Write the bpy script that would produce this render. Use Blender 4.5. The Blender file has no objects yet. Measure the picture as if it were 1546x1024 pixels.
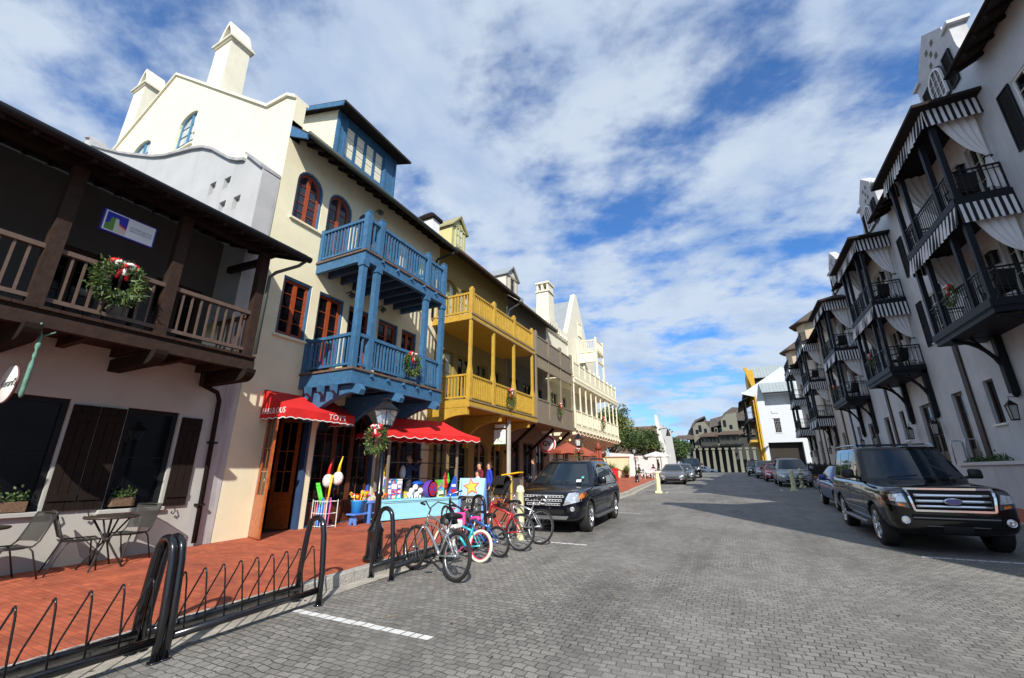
import bpy, bmesh, math, random
from mathutils import Vector, Matrix
R = math.radians
random.seed(7)
scn = bpy.context.scene
COL = scn.collection
PI = math.pi

# ---------- ground profile ----------
def zg(y):
    if y <= 0: return 0.0
    if y < 60: return 0.02*y
    return 1.2 + 0.30*(1-math.exp(-(y-60)/15.0))
SW = 0.15
XL, XR = -9.7, 8.27
def zs(y): return zg(y)+SW

# ---------- materials ----------
MATS = {}
def mat(name, col, rough=.6, metal=0., var=.1, scale=2.0, bump=0., bscale=60., streak=0., coat=0., spec=.5, emit=0., dirt=None, alpha=1., trans=0., ior=1.45):
    if name in MATS: return MATS[name]
    m = bpy.data.materials.new(name); m.use_nodes = True
    nt = m.node_tree; N = nt.nodes; L = nt.links
    b = N['Principled BSDF']
    b.inputs['Roughness'].default_value = rough
    b.inputs['Metallic'].default_value = metal
    b.inputs['Specular IOR Level'].default_value = spec
    b.inputs['IOR'].default_value = ior
    if coat: b.inputs['Coat Weight'].default_value = coat; b.inputs['Coat Roughness'].default_value = .03
    if trans: b.inputs['Transmission Weight'].default_value = trans
    if emit:
        b.inputs['Emission Color'].default_value = (*col, 1); b.inputs['Emission Strength'].default_value = emit
    if alpha < 1: b.inputs['Alpha'].default_value = alpha
    c = (*col, 1)
    geo = N.new('ShaderNodeNewGeometry')
    out = None
    if var > 0:
        no = N.new('ShaderNodeTexNoise'); no.inputs['Scale'].default_value = scale; no.inputs['Detail'].default_value = 6
        no.inputs['Roughness'].default_value = .6
        L.new(geo.outputs['Position'], no.inputs['Vector'])
        mr = N.new('ShaderNodeMapRange'); mr.inputs[1].default_value = .3; mr.inputs[2].default_value = .7
        mr.inputs[3].default_value = 1-var; mr.inputs[4].default_value = 1+var
        L.new(no.outputs['Fac'], mr.inputs[0])
        mx = N.new('ShaderNodeMix'); mx.data_type = 'RGBA'; mx.blend_type = 'MULTIPLY'; mx.inputs[0].default_value = 1
        mx.inputs[6].default_value = c
        L.new(mr.outputs[0], mx.inputs[7]); out = mx.outputs[2]
    if streak > 0:
        mp = N.new('ShaderNodeMapping'); mp.inputs['Scale'].default_value = (2.2, 2.2, .22)
        L.new(geo.outputs['Position'], mp.inputs['Vector'])
        n2 = N.new('ShaderNodeTexNoise'); n2.inputs['Scale'].default_value = 1.3; n2.inputs['Detail'].default_value = 7; n2.inputs['Roughness'].default_value = .65
        L.new(mp.outputs[0], n2.inputs['Vector'])
        r2 = N.new('ShaderNodeMapRange'); r2.inputs[1].default_value = .52; r2.inputs[2].default_value = .8; r2.inputs[3].default_value = 0; r2.inputs[4].default_value = streak
        L.new(n2.outputs['Fac'], r2.inputs[0])
        m2 = N.new('ShaderNodeMix'); m2.data_type = 'RGBA'
        L.new(r2.outputs[0], m2.inputs[0])
        if out: L.new(out, m2.inputs[6])
        else: m2.inputs[6].default_value = c
        d = dirt or tuple(v*.35 for v in col); m2.inputs[7].default_value = (*d, 1); out = m2.outputs[2]
    if out: L.new(out, b.inputs['Base Color'])
    else: b.inputs['Base Color'].default_value = c
    if bump > 0:
        nb = N.new('ShaderNodeTexNoise'); nb.inputs['Scale'].default_value = bscale; nb.inputs['Detail'].default_value = 4
        L.new(geo.outputs['Position'], nb.inputs['Vector'])
        bp = N.new('ShaderNodeBump'); bp.inputs['Strength'].default_value = bump; bp.inputs['Distance'].default_value = .02
        L.new(nb.outputs['Fac'], bp.inputs['Height']); L.new(bp.outputs[0], b.inputs['Normal'])
    MATS[name] = m
    return m

def printmat(name, base, scale=9., mixf=.6):
    # printed packaging: random coloured cells over a base colour
    m = mat(name, base, .45, var=0); nt = m.node_tree; N = nt.nodes; L = nt.links; b = N['Principled BSDF']
    geo = N.new('ShaderNodeNewGeometry'); v = N.new('ShaderNodeTexVoronoi'); v.distance = 'CHEBYCHEV'; v.inputs['Scale'].default_value = scale; L.new(geo.outputs['Position'], v.inputs['Vector'])
    hs = N.new('ShaderNodeHueSaturation'); hs.inputs['Saturation'].default_value = 1.5; L.new(v.outputs['Color'], hs.inputs['Color'])
    n = N.new('ShaderNodeTexNoise'); n.inputs['Scale'].default_value = scale*.8; L.new(geo.outputs['Position'], n.inputs['Vector'])
    r = N.new('ShaderNodeMapRange'); r.inputs[1].default_value = .45; r.inputs[2].default_value = .5; r.inputs[4].default_value = mixf; L.new(n.outputs['Fac'], r.inputs[0])
    x = N.new('ShaderNodeMix'); x.data_type = 'RGBA'; x.inputs[6].default_value = (*base, 1); L.new(r.outputs[0], x.inputs[0]); L.new(hs.outputs[0], x.inputs[7]); L.new(x.outputs[2], b.inputs['Base Color'])
    return m
def linemat(name, col, axis, pitch, width=.06, dark=.45, rough=.6, bump=.6, var=.1, metal=0., col2=None, duty=None):
    """surface with regular lines (boards, seams, shingle courses, stripes) across a world axis"""
    if name in MATS: return MATS[name]
    m = mat(name, col, rough=rough, var=var, metal=metal)
    nt = m.node_tree; N = nt.nodes; L = nt.links; b = N['Principled BSDF']
    src = b.inputs['Base Color'].links[0].from_socket if b.inputs['Base Color'].links else None
    geo = N.new('ShaderNodeNewGeometry'); sp = N.new('ShaderNodeSeparateXYZ'); L.new(geo.outputs['Position'], sp.inputs[0])
    if isinstance(axis, (tuple, list)):
        dt = N.new('ShaderNodeVectorMath'); dt.operation = 'DOT_PRODUCT'; dt.inputs[1].default_value = axis
        L.new(geo.outputs['Position'], dt.inputs[0]); s = dt.outputs['Value']
    else: s = sp.outputs[axis]
    dv = N.new('ShaderNodeMath'); dv.operation = 'DIVIDE'; dv.inputs[1].default_value = pitch; L.new(s, dv.inputs[0])
    fr = N.new('ShaderNodeMath'); fr.operation = 'FRACT'; L.new(dv.outputs[0], fr.inputs[0])
    lt = N.new('ShaderNodeMath'); lt.operation = 'LESS_THAN'; lt.inputs[1].default_value = duty if duty else width; L.new(fr.outputs[0], lt.inputs[0])
    mx = N.new('ShaderNodeMix'); mx.data_type = 'RGBA'; L.new(lt.outputs[0], mx.inputs[0])
    if src: L.new(src, mx.inputs[6])
    else: mx.inputs[6].default_value = (*col, 1)
    c2 = col2 or tuple(v*dark for v in col); mx.inputs[7].default_value = (*c2, 1)
    L.new(mx.outputs[2], b.inputs['Base Color'])
    if bump:
        sb = N.new('ShaderNodeBump'); sb.inputs['Strength'].default_value = bump; sb.inputs['Distance'].default_value = .015
        L.new(fr.outputs[0], sb.inputs['Height']); L.new(sb.outputs[0], b.inputs['Normal'])
    return m

# ---------- mesh builder (world coordinates) ----------
class MB:
    def __init__(s): s.v = []; s.f = []; s.mi = []; s.m = 0; s.sm = []; s.smooth = False
    def add(s, vs, fs):
        o = len(s.v); s.v += [tuple(v) for v in vs]
        for f in fs: s.f.append(tuple(i+o for i in f)); s.mi.append(s.m); s.sm.append(s.smooth)
        return s
    def quad(s, a, b, c, d): return s.add([a, b, c, d], [(0, 1, 2, 3)])
    def poly(s, pts): return s.add(pts, [tuple(range(len(pts)))])
    def box(s, x0, x1, y0, y1, z0, z1):
        if x0 > x1: x0, x1 = x1, x0
        if y0 > y1: y0, y1 = y1, y0
        if z0 > z1: z0, z1 = z1, z0
        return s.add([(x0,y0,z0),(x1,y0,z0),(x1,y1,z0),(x0,y1,z0),(x0,y0,z1),(x1,y0,z1),(x1,y1,z1),(x0,y1,z1)],
              [(0,3,2,1),(4,5,6,7),(0,1,5,4),(1,2,6,5),(2,3,7,6),(3,0,4,7)])
    def hexa(s, p):  # 8 points: bottom 4 ccw then top 4
        return s.add(p, [(0,3,2,1),(4,5,6,7),(0,1,5,4),(1,2,6,5),(2,3,7,6),(3,0,4,7)])
    def prism(s, pts, d):  # polygon pts (3D), extruded by vector d
        n = len(pts); d = Vector(d); P = [Vector(p) for p in pts]
        return s.add(P+[p+d for p in P], [tuple(reversed(range(n))), tuple(range(n, 2*n))]+[(i, (i+1) % n, (i+1) % n+n, i+n) for i in range(n)])
    def beam(s, p, q, w, h=None, up=(0, 0, 1), w2=None, h2=None):
        h = h or w; w2 = w2 or w; h2 = h2 or h
        p = Vector(p); q = Vector(q); d = (q-p).normalized(); u = Vector(up)
        if abs(d.dot(u)) > .97: u = Vector((0, 1, 0)) if abs(d.y) < .9 else Vector((1, 0, 0))
        a = d.cross(u).normalized(); b = a.cross(d)
        P = []
        for c, ww, hh in ((p, w, h), (q, w2, h2)):
            for i, j in ((-1,-1),(1,-1),(1,1),(-1,1)): P.append(c+a*ww/2*i+b*hh/2*j)
        return s.hexa(P)
    def tube(s, pts, r, n=8, closed=False, caps=True):
        pts = [Vector(p) for p in pts]; k = len(pts)
        rr = r if isinstance(r, (list, tuple)) else [r]*k
        V = []; F = []; prev = None
        for i, p in enumerate(pts):
            a = pts[i-1] if (i > 0 or closed) else p; b = pts[(i+1) % k] if (i < k-1 or closed) else p
            t = (b-a)
            if t.length < 1e-9: t = Vector((0, 0, 1))
            t.normalize()
            if prev is None:
                u = Vector((0, 0, 1)) if abs(t.z) < .9 else Vector((1, 0, 0))
                x = t.cross(u).normalized()
            else:
                x = prev-t*prev.dot(t)
                if x.length < 1e-6: x = t.orthogonal()
                x.normalize()
            prev = x; y = t.cross(x)
            for j in range(n):
                an = 2*PI*j/n; V.append(p+(x*math.cos(an)+y*math.sin(an))*rr[i])
        for i in range(k if closed else k-1):
            for j in range(n):
                F.append((i*n+j, i*n+(j+1) % n, ((i+1) % k)*n+(j+1) % n, ((i+1) % k)*n+j))
        if caps and not closed:
            F.append(tuple(reversed(range(n)))); F.append(tuple(range((k-1)*n, k*n)))
        o = s.smooth; s.smooth = True; s.add(V, F); s.smooth = o
        return s
    def lathe(s, prof, c=(0, 0, 0), n=16, axis='z', caps=True):
        V = []; F = []; c = Vector(c)
        for r, h in prof:
            for j in range(n):
                a = 2*PI*j/n; x = r*math.cos(a); y = r*math.sin(a)
                V.append(c+Vector({'z': (x, y, h), 'x': (h, x, y), 'y': (y, h, x)}[axis]))
        k = len(prof)
        for i in range(k-1):
            for j in range(n): F.append((i*n+j, i*n+(j+1) % n, (i+1)*n+(j+1) % n, (i+1)*n+j))
        if caps:
            if prof[0][0] > 1e-5: F.append(tuple(reversed(range(n))))
            if prof[-1][0] > 1e-5: F.append(tuple(range((k-1)*n, k*n)))
        o = s.smooth; s.smooth = True; s.add(V, F); s.smooth = o
        return s
    def torus(s, c, R_, r, axis='x', n=32, m=10, sx=1., sy=1.):
        pts = []
        for i in range(n):
            a = 2*PI*i/n; x = R_*math.cos(a)*sx; y = R_*math.sin(a)*sy
            pts.append(Vector(c)+Vector({'z': (x, y, 0), 'x': (0, x, y), 'y': (x, 0, y)}[axis]))
        return s.tube(pts, r, m, closed=True)
    def ball(s, c, r, n=10, m=7, sc=(1, 1, 1)):
        V = []; F = []
        for i in range(m+1):
            ph = PI*i/m
            for j in range(n):
                a = 2*PI*j/n
                V.append((c[0]+r*sc[0]*math.sin(ph)*math.cos(a), c[1]+r*sc[1]*math.sin(ph)*math.sin(a), c[2]+r*sc[2]*math.cos(ph)))
        for i in range(m):
            for j in range(n): F.append((i*n+j, (i+1)*n+j, (i+1)*n+(j+1) % n, i*n+(j+1) % n))
        o = s.smooth; s.smooth = True; s.add(V, F); s.smooth = o
        return s
    def grid(s, fn, nu, nv):
        V = [fn(i/nu, j/nv) for i in range(nu+1) for j in range(nv+1)]
        F = [(i*(nv+1)+j, (i+1)*(nv+1)+j, (i+1)*(nv+1)+j+1, i*(nv+1)+j+1) for i in range(nu) for j in range(nv)]
        return s.add(V, F)
    def xf(s, M, start=0):
        for i in range(start, len(s.v)): s.v[i] = tuple(M @ Vector(s.v[i]))
        return s
    def mesh(s, name, mats, org=(0, 0, 0)):
        me = bpy.data.meshes.new(name)
        ox, oy, oz = org
        me.from_pydata([(a-ox, b-oy, c-oz) for a, b, c in s.v], [], s.f)
        if not isinstance(mats, (list, tuple)): mats = [mats]
        for m in mats: me.materials.append(m)
        me.polygons.foreach_set('material_index', s.mi)
        me.polygons.foreach_set('use_smooth', s.sm)
        me.validate(); me.update()
        return me

def clean(me, merge=1e-4, recalc=True):
    bm = bmesh.new(); bm.from_mesh(me)
    bmesh.ops.remove_doubles(bm, verts=bm.verts, dist=merge)
    if recalc: bmesh.ops.recalc_face_normals(bm, faces=bm.faces)
    bm.to_mesh(me); bm.free(); me.update()

def thing(name, label, cat, loc=(0, 0, 0), group=None, rz=0):
    o = bpy.data.objects.new(name, None); COL.objects.link(o)
    o.location = loc; o.rotation_euler = (0, 0, rz); o.empty_display_size = .2
    o['label'] = label; o['category'] = cat
    if group: o['group'] = group
    ORG[o.name] = Vector(loc)
    return o
ORG = {}
def orgof(p):
    return ORG.get(p.name, Vector((0, 0, 0)))
def part(name, mb, m, parent, label=None, cleanup=True, bevel=0.):
    """mesh in world coordinates (or the thing's own, when its Empty sits at the origin) under its parent"""
    org = orgof(parent)
    me = mb.mesh(name, m, org)
    if cleanup: clean(me)
    if bevel > 0: bevel_mesh(me, bevel)
    o = bpy.data.objects.new(name, me); COL.objects.link(o); o.parent = parent
    if parent.type == 'MESH' and parent.parent is not None: pass
    ORG[o.name] = org
    if label: o['label'] = label
    return o
def bevel_mesh(me, w, seg=1):
    bm = bmesh.new(); bm.from_mesh(me)
    es = [e for e in bm.edges if len(e.link_faces) == 2 and e.calc_face_angle(0) > .6]
    bmesh.ops.bevel(bm, geom=es, offset=w, segments=seg, affect='EDGES', clamp_overlap=True)
    bm.to_mesh(me); bm.free(); me.update()
def solo(name, mb, m, label, cat, loc=(0, 0, 0), group=None, kind=None, cleanup=True):
    me = mb.mesh(name, m, loc)
    if cleanup: clean(me)
    o = bpy.data.objects.new(name, me); COL.objects.link(o); o.location = loc
    if label: o['label'] = label
    if cat: o['category'] = cat
    if group: o['group'] = group
    if kind: o['kind'] = kind
    return o
def dup(root, loc=None, rz=None, label=None, group=None, scale=None):
    kids = {}
    for o in bpy.data.objects:
        if o.parent: kids.setdefault(o.parent.name, []).append(o)
    def rec(o, par):
        c = o.copy(); COL.objects.link(c); c.parent = par
        for k in kids.get(o.name, []): rec(k, c)
        return c
    r = rec(root, None)
    if loc is not None: r.location = loc
    if rz is not None: r.rotation_euler = (0, 0, rz)
    if scale: r.scale = (scale,)*3
    if label: r['label'] = label
    if group: r['group'] = group
    return r

FONT = None
def text_mesh(mb, txt, size, M, depth=.004, bold=False, shear=0, align='CENTER', sx=1.):
    """solid lettering laid out in the local xy-plane of matrix M"""
    cu = bpy.data.curves.new('t', 'FONT'); cu.body = txt; cu.size = size; cu.extrude = depth; cu.shear = shear
    cu.align_x = align; cu.align_y = 'CENTER'; cu.resolution_u = 3
    if bold: cu.offset = size*.02
    o = bpy.data.objects.new('t', cu); me = o.to_mesh()
    S = Matrix.Diagonal((sx, 1, 1, 1))
    mb.add([M @ S @ v.co for v in me.vertices], [tuple(p.vertices) for p in me.polygons])
    o.to_mesh_clear(); bpy.data.objects.remove(o); bpy.data.curves.remove(cu)
def frame(o, x, y):  # matrix with origin o, local x axis, local y axis
    x = Vector(x).normalized(); y = Vector(y); z = x.cross(y).normalized(); y = z.cross(x)
    return Matrix(((x.x, y.x, z.x, o[0]), (x.y, y.y, z.y, o[1]), (x.z, y.z, z.z, o[2]), (0, 0, 0, 1)))

# ---------- shared materials ----------
stucco_white = mat('stucco_white', (.42,.42,.385), .85, var=.10, scale=1.2, bump=.25, bscale=90, streak=.3, dirt=(.36,.33,.31))
stucco_grey = mat('stucco_grey', (.42,.425,.425), .85, var=.08, scale=1.0, bump=.25, bscale=80, streak=.5, dirt=(.27,.27,.29))
stucco_cream = mat('stucco_cream', (.71,.655,.46), .85, var=.06, scale=1.5, bump=.35, bscale=60, streak=.18, dirt=(.6,.53,.35))
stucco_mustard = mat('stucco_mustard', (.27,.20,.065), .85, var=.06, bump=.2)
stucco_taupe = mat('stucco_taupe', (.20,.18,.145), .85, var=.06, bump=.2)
stucco_ivory = mat('stucco_ivory', (.70,.66,.53), .85, var=.06, bump=.15, bscale=30, streak=.25, dirt=(.6,.55,.42))
stucco_right = mat('stucco_right', (.53,.555,.575), .85, var=.10, scale=.9, bump=.25, streak=.4, dirt=(.30,.29,.29))
blue_paint = mat('blue_paint', (.040,.125,.24), .55, var=.22, scale=7, bump=.3, bscale=25, streak=.45, dirt=(.022,.060,.11))
blue_dark = mat('blue_dark', (.03,.06,.13), .6, var=.1)
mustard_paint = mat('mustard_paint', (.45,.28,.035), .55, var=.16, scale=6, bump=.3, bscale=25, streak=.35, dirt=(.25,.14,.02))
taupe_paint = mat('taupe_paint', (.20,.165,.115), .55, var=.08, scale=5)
ivory_paint = mat('ivory_paint', (.72,.67,.50), .55, var=.10, scale=5, streak=.25, dirt=(.45,.40,.28))
brown_wood = mat('brown_wood', (.034,.020,.015), .7, spec=.2, var=.25, scale=9, bump=.2, bscale=25)
dark_wood = mat('dark_wood', (.016,.011,.009), .8, spec=.15, var=.2, scale=6, bump=.2, bscale=25)
black_wood = mat('black_wood', (.010,.011,.013), .6, spec=.25, var=.2, scale=6)
red_wood = mat('red_wood', (.30,.055,.014), .35, var=.25, scale=10, coat=.2)
door_wood = mat('door_wood', (.36,.09,.018), .35, var=.3, scale=9, coat=.3)
olive_paint = mat('olive_paint', (.20,.18,.06), .5, var=.1)
white_paint = mat('white_paint', (.78,.78,.76), .5, var=.04)
roof_dark = linemat('roof_dark', (.020,.015,.013), 2, .11, .2, .4, .9, .8)
roof_metal = mat('roof_metal', (.33,.36,.38), .45, metal=.3, var=.08)
roof_seam = linemat('roof_seam', (.27,.31,.32), 0, .45, .10, .55, .5, .4)
pane_dark = mat('pane_dark', (.004,.005,.007), .05, var=.3, scale=1.5, spec=.38)
pane_blue = mat('pane_blue', (.025,.03,.04), .05, var=.3, scale=2, spec=.6)
pane_curtain = mat('pane_curtain', (.50,.53,.50), .15, var=.25, scale=3, spec=.6)
black_metal = mat('black_metal', (.008,.008,.010), .22, var=.1, coat=.5)
iron = mat('iron', (.010,.010,.012), .5, spec=.3, var=.2)
grey_metal = mat('grey_metal', (.20,.20,.20), .38, metal=.8, var=.1)
chrome = mat('chrome', (.75,.76,.78), .12, metal=1., var=0)
silver = mat('silver', (.55,.56,.58), .3, metal=.9, var=.05)
stucco_stained = mat('stucco_stained', (.42,.415,.41), .85, var=.12, scale=1.5, bump=.3, streak=.95, dirt=(.12,.12,.13))
verdigris = mat('verdigris', (.10,.22,.17), .7, var=.3, scale=20)
rubber = mat('rubber', (.018,.018,.018), .8, var=.1)
red_cloth = mat('red_cloth', (.58,.014,.014), .8, var=.14, scale=2.5, bump=.5, bscale=7)
white_cloth = mat('white_cloth', (.66,.655,.64), .8, var=.05)
brick_red = mat('brick_red', (.24,.075,.04), .8, var=.2)
cream_post = mat('cream_post', (.72,.70,.42), .6, var=.06, scale=8)
concrete = mat('concrete', (.33,.31,.28), .9, var=.15, scale=4, bump=.4, bscale=40, streak=.3)
white_mark = mat('white_mark', (.62,.62,.60), .8, var=.12, scale=14)
# ---------- ground, street, pavements ----------
def cobble():
    m = bpy.data.materials.new('cobble_setts'); m.use_nodes = True
    nt = m.node_tree; N = nt.nodes; L = nt.links; b = N['Principled BSDF']
    b.inputs['Roughness'].default_value = .72; b.inputs['Specular IOR Level'].default_value = .42
    geo = N.new('ShaderNodeNewGeometry')
    nz = N.new('ShaderNodeTexNoise'); nz.inputs['Scale'].default_value = 1.1; nz.inputs['Detail'].default_value = 3
    L.new(geo.outputs['Position'], nz.inputs['Vector'])
    s = N.new('ShaderNodeVectorMath'); s.operation = 'SUBTRACT'; s.inputs[1].default_value = (.5, .5, .5); L.new(nz.outputs['Color'], s.inputs[0])
    sc = N.new('ShaderNodeVectorMath'); sc.operation = 'SCALE'; sc.inputs['Scale'].default_value = .22; L.new(s.outputs[0], sc.inputs[0])
    nz2 = N.new('ShaderNodeTexNoise'); nz2.inputs['Scale'].default_value = 9; nz2.inputs['Detail'].default_value = 2
    L.new(geo.outputs['Position'], nz2.inputs['Vector'])
    s2 = N.new('ShaderNodeVectorMath'); s2.operation = 'SUBTRACT'; s2.inputs[1].default_value = (.5, .5, .5); L.new(nz2.outputs['Color'], s2.inputs[0])
    sc2 = N.new('ShaderNodeVectorMath'); sc2.operation = 'SCALE'; sc2.inputs['Scale'].default_value = .055; L.new(s2.outputs[0], sc2.inputs[0])
    ad = N.new('ShaderNodeVectorMath'); ad.operation = 'ADD'; L.new(geo.outputs['Position'], ad.inputs[0]); L.new(sc.outputs[0], ad.inputs[1])
    ad2 = N.new('ShaderNodeVectorMath'); ad2.operation = 'ADD'; L.new(ad.outputs[0], ad2.inputs[0]); L.new(sc2.outputs[0], ad2.inputs[1])
    br = N.new('ShaderNodeTexBrick'); br.offset = .5
    br.inputs['Scale'].default_value = 1; br.inputs['Brick Width'].default_value = .116; br.inputs['Row Height'].default_value = .086
    br.inputs['Mortar Size'].default_value = .0062; br.inputs['Mortar Smooth'].default_value = .6; br.inputs['Bias'].default_value = 0
    br.inputs['Color1'].default_value = (.168, .160, .145, 1); br.inputs['Color2'].default_value = (.248, .236, .215, 1); br.inputs['Mortar'].default_value = (.035, .032, .028, 1)
    L.new(ad2.outputs[0], br.inputs['Vector'])
    # joint depth varies over the street: worn, sand-filled patches against open joints
    pn = N.new('ShaderNodeTexNoise'); pn.inputs['Scale'].default_value = .55; pn.inputs['Detail'].default_value = 5; pn.inputs['Roughness'].default_value = .6
    L.new(geo.outputs['Position'], pn.inputs['Vector'])
    pr = N.new('ShaderNodeMapRange'); pr.inputs[1].default_value = .36; pr.inputs[2].default_value = .6; pr.inputs[3].default_value = .15; pr.inputs[4].default_value = 1
    L.new(pn.outputs['Fac'], pr.inputs[0])
    fill = N.new('ShaderNodeMix'); fill.data_type = 'RGBA'; fill.inputs[6].default_value = (.175, .168, .155, 1); L.new(pr.outputs[0], fill.inputs[0]); fill.inputs[7].default_value = (.048, .043, .038, 1)
    mm = N.new('ShaderNodeMix'); mm.data_type = 'RGBA'; L.new(br.outputs['Fac'], mm.inputs[0]); L.new(br.outputs['Color'], mm.inputs[6]); L.new(fill.outputs[2], mm.inputs[7])
    # fine grain
    fn = N.new('ShaderNodeTexNoise'); fn.inputs['Scale'].default_value = 75; fn.inputs['Detail'].default_value = 4; L.new(geo.outputs['Position'], fn.inputs['Vector'])
    fr = N.new('ShaderNodeMapRange'); fr.inputs[1].default_value = .3; fr.inputs[2].default_value = .7; fr.inputs[3].default_value = .8; fr.inputs[4].default_value = 1.2; L.new(fn.outputs['Fac'], fr.inputs[0])
    bn = N.new('ShaderNodeTexNoise'); bn.inputs['Scale'].default_value = .35; bn.inputs['Detail'].default_value = 7; bn.inputs['Roughness'].default_value = .65; L.new(geo.outputs['Position'], bn.inputs['Vector'])
    b2 = N.new('ShaderNodeMapRange'); b2.inputs[1].default_value = .3; b2.inputs[2].default_value = .7; b2.inputs[3].default_value = .72; b2.inputs[4].default_value = 1.25; L.new(bn.outputs['Fac'], b2.inputs[0])
    mu0 = N.new('ShaderNodeMath'); mu0.operation = 'MULTIPLY'; L.new(fr.outputs[0], mu0.inputs[0]); L.new(b2.outputs[0], mu0.inputs[1])
    # oil and tyre staining, stretched along the lanes
    sm = N.new('ShaderNodeMapping'); sm.inputs['Scale'].default_value = (1.0, .22, 1); L.new(geo.outputs['Position'], sm.inputs['Vector'])
    sn = N.new('ShaderNodeTexNoise'); sn.inputs['Scale'].default_value = 1.3; sn.inputs['Detail'].default_value = 6; sn.inputs['Roughness'].default_value = .7; L.new(sm.outputs[0], sn.inputs['Vector'])
    sr = N.new('ShaderNodeMapRange'); sr.inputs[1].default_value = .50; sr.inputs[2].default_value = .72; sr.inputs[3].default_value = 1; sr.inputs[4].default_value = .60; L.new(sn.outputs['Fac'], sr.inputs[0])
    mu = N.new('ShaderNodeMath'); mu.operation = 'MULTIPLY'; L.new(mu0.outputs[0], mu.inputs[0]); L.new(sr.outputs[0], mu.inputs[1])
    mx = N.new('ShaderNodeMix'); mx.data_type = 'RGBA'; mx.blend_type = 'MULTIPLY'; mx.inputs[0].default_value = 1
    L.new(mm.outputs[2], mx.inputs[6]); L.new(mu.outputs[0], mx.inputs[7]); L.new(mx.outputs[2], b.inputs['Base Color'])
    inv = N.new('ShaderNodeMath'); inv.operation = 'SUBTRACT'; inv.inputs[0].default_value = 1; L.new(br.outputs['Fac'], inv.inputs[1])
    h = N.new('ShaderNodeMath'); h.operation = 'MULTIPLY_ADD'; L.new(inv.outputs[0], h.inputs[0]); L.new(pr.outputs[0], h.inputs[1]); 
    fs = N.new('ShaderNodeMath'); fs.operation = 'MULTIPLY'; fs.inputs[1].default_value = .35; L.new(fn.outputs['Fac'], fs.inputs[0]); L.new(fs.outputs[0], h.inputs[2])
    bp = N.new('ShaderNodeBump'); bp.inputs['Strength'].default_value = .75; bp.inputs['Distance'].default_value = .012
    L.new(h.outputs[0], bp.inputs['Height']); L.new(bp.outputs[0], b.inputs['Normal'])
    MATS['cobble'] = m; return m
def brickpave(name, c1, c2, mort, bw, bh, rot=0., mixn=.25):
    m = bpy.data.materials.new(name); m.use_nodes = True
    nt = m.node_tree; N = nt.nodes; L = nt.links; b = N['Principled BSDF']; b.inputs['Roughness'].default_value = .85
    geo = N.new('ShaderNodeNewGeometry'); mp = N.new('ShaderNodeMapping'); mp.inputs['Rotation'].default_value = (0, 0, rot); L.new(geo.outputs['Position'], mp.inputs['Vector'])
    br = N.new('ShaderNodeTexBrick'); br.inputs['Scale'].default_value = 1; br.inputs['Brick Width'].default_value = bw; br.inputs['Row Height'].default_value = bh
    br.inputs['Mortar Size'].default_value = .004; br.inputs['Mortar Smooth'].default_value = .3
    br.inputs['Color1'].default_value = (*c1, 1); br.inputs['Color2'].default_value = (*c2, 1); br.inputs['Mortar'].default_value = (*mort, 1)
    L.new(mp.outputs[0], br.inputs['Vector'])
    n = N.new('ShaderNodeTexNoise'); n.inputs['Scale'].default_value = 2.2; n.inputs['Detail'].default_value = 8; n.inputs['Roughness'].default_value = .7; L.new(geo.outputs['Position'], n.inputs['Vector'])
    r = N.new('ShaderNodeMapRange'); r.inputs[1].default_value = .3; r.inputs[2].default_value = .7; r.inputs[3].default_value = 1-mixn; r.inputs[4].default_value = 1+mixn; L.new(n.outputs['Fac'], r.inputs[0])
    mx = N.new('ShaderNodeMix'); mx.data_type = 'RGBA'; mx.blend_type = 'MULTIPLY'; mx.inputs[0].default_value = 1
    L.new(br.outputs['Color'], mx.inputs[6]); L.new(r.outputs[0], mx.inputs[7]); L.new(mx.outputs[2], b.inputs['Base Color'])
    iv = N.new('ShaderNodeMath'); iv.operation = 'SUBTRACT'; iv.inputs[0].default_value = 1; L.new(br.outputs['Fac'], iv.inputs[1])
    bp = N.new('ShaderNodeBump'); bp.inputs['Strength'].default_value = .5; bp.inputs['Distance'].default_value = .006; L.new(iv.outputs[0], bp.inputs['Height']); L.new(bp.outputs[0], b.inputs['Normal'])
    return m
cob = cobble()
pav = brickpave('brick_paving', (.42,.100,.042), (.33,.068,.030), (.20,.062,.034), .20, .066, .0, .35)
def granite():
    m = mat('kerb_granite', (.36,.34,.31), .9, var=.25, scale=14, bump=.8, bscale=35, streak=.5, dirt=(.10,.09,.08)); return m
granite()

YS = [-30,-14,-8,-4,0]+[2*i for i in range(1, 31)]+[63,66,70,75,80,88,96,105,120,150,200,300,500,900,1600]
def strip(mb, xl, xr, ys, dz):
    V = []; 
    for y in ys: V += [(xl(y), y, zg(y)+dz), (xr(y), y, zg(y)+dz)]
    mb.add(V, [(2*i, 2*i+1, 2*i+3, 2*i+2) for i in range(len(ys)-1)])
def kl(y):  # left kerb line
    pts = [(-40,-5.2),(24.6,-5.2),(26.4,-5.42),(40,-6.25),(60,-7.4),(75,-8.2),(400,-8.2)]
    for (a, xa), (b_, xb) in zip(pts, pts[1:]):
        if a <= y <= b_: return xa+(xb-xa)*(y-a)/(b_-a)
    return pts[-1][1]
KR = 5.95
mb = MB(); strip(mb, lambda y: -700, lambda y: 700, YS, -.03)
solo('ground', mb, mat('ground_sand', (.22,.20,.15), .95, var=.2, scale=.2), 'sandy ground around the street and buildings', None, kind='structure')
ys = [y for y in YS if -30 <= y <= 150]
mb = MB(); strip(mb, lambda y: kl(y)-.02, lambda y: KR+.02 if y < 74 else 4.4, ys, 0)
solo('road', mb, cob, 'grey street paved with small stone setts', None, kind='structure')
mb = MB(); yy = [y for y in YS if y <= 75]; yl = sorted(set(yy+[24.6, 26.4, 40]))
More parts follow.
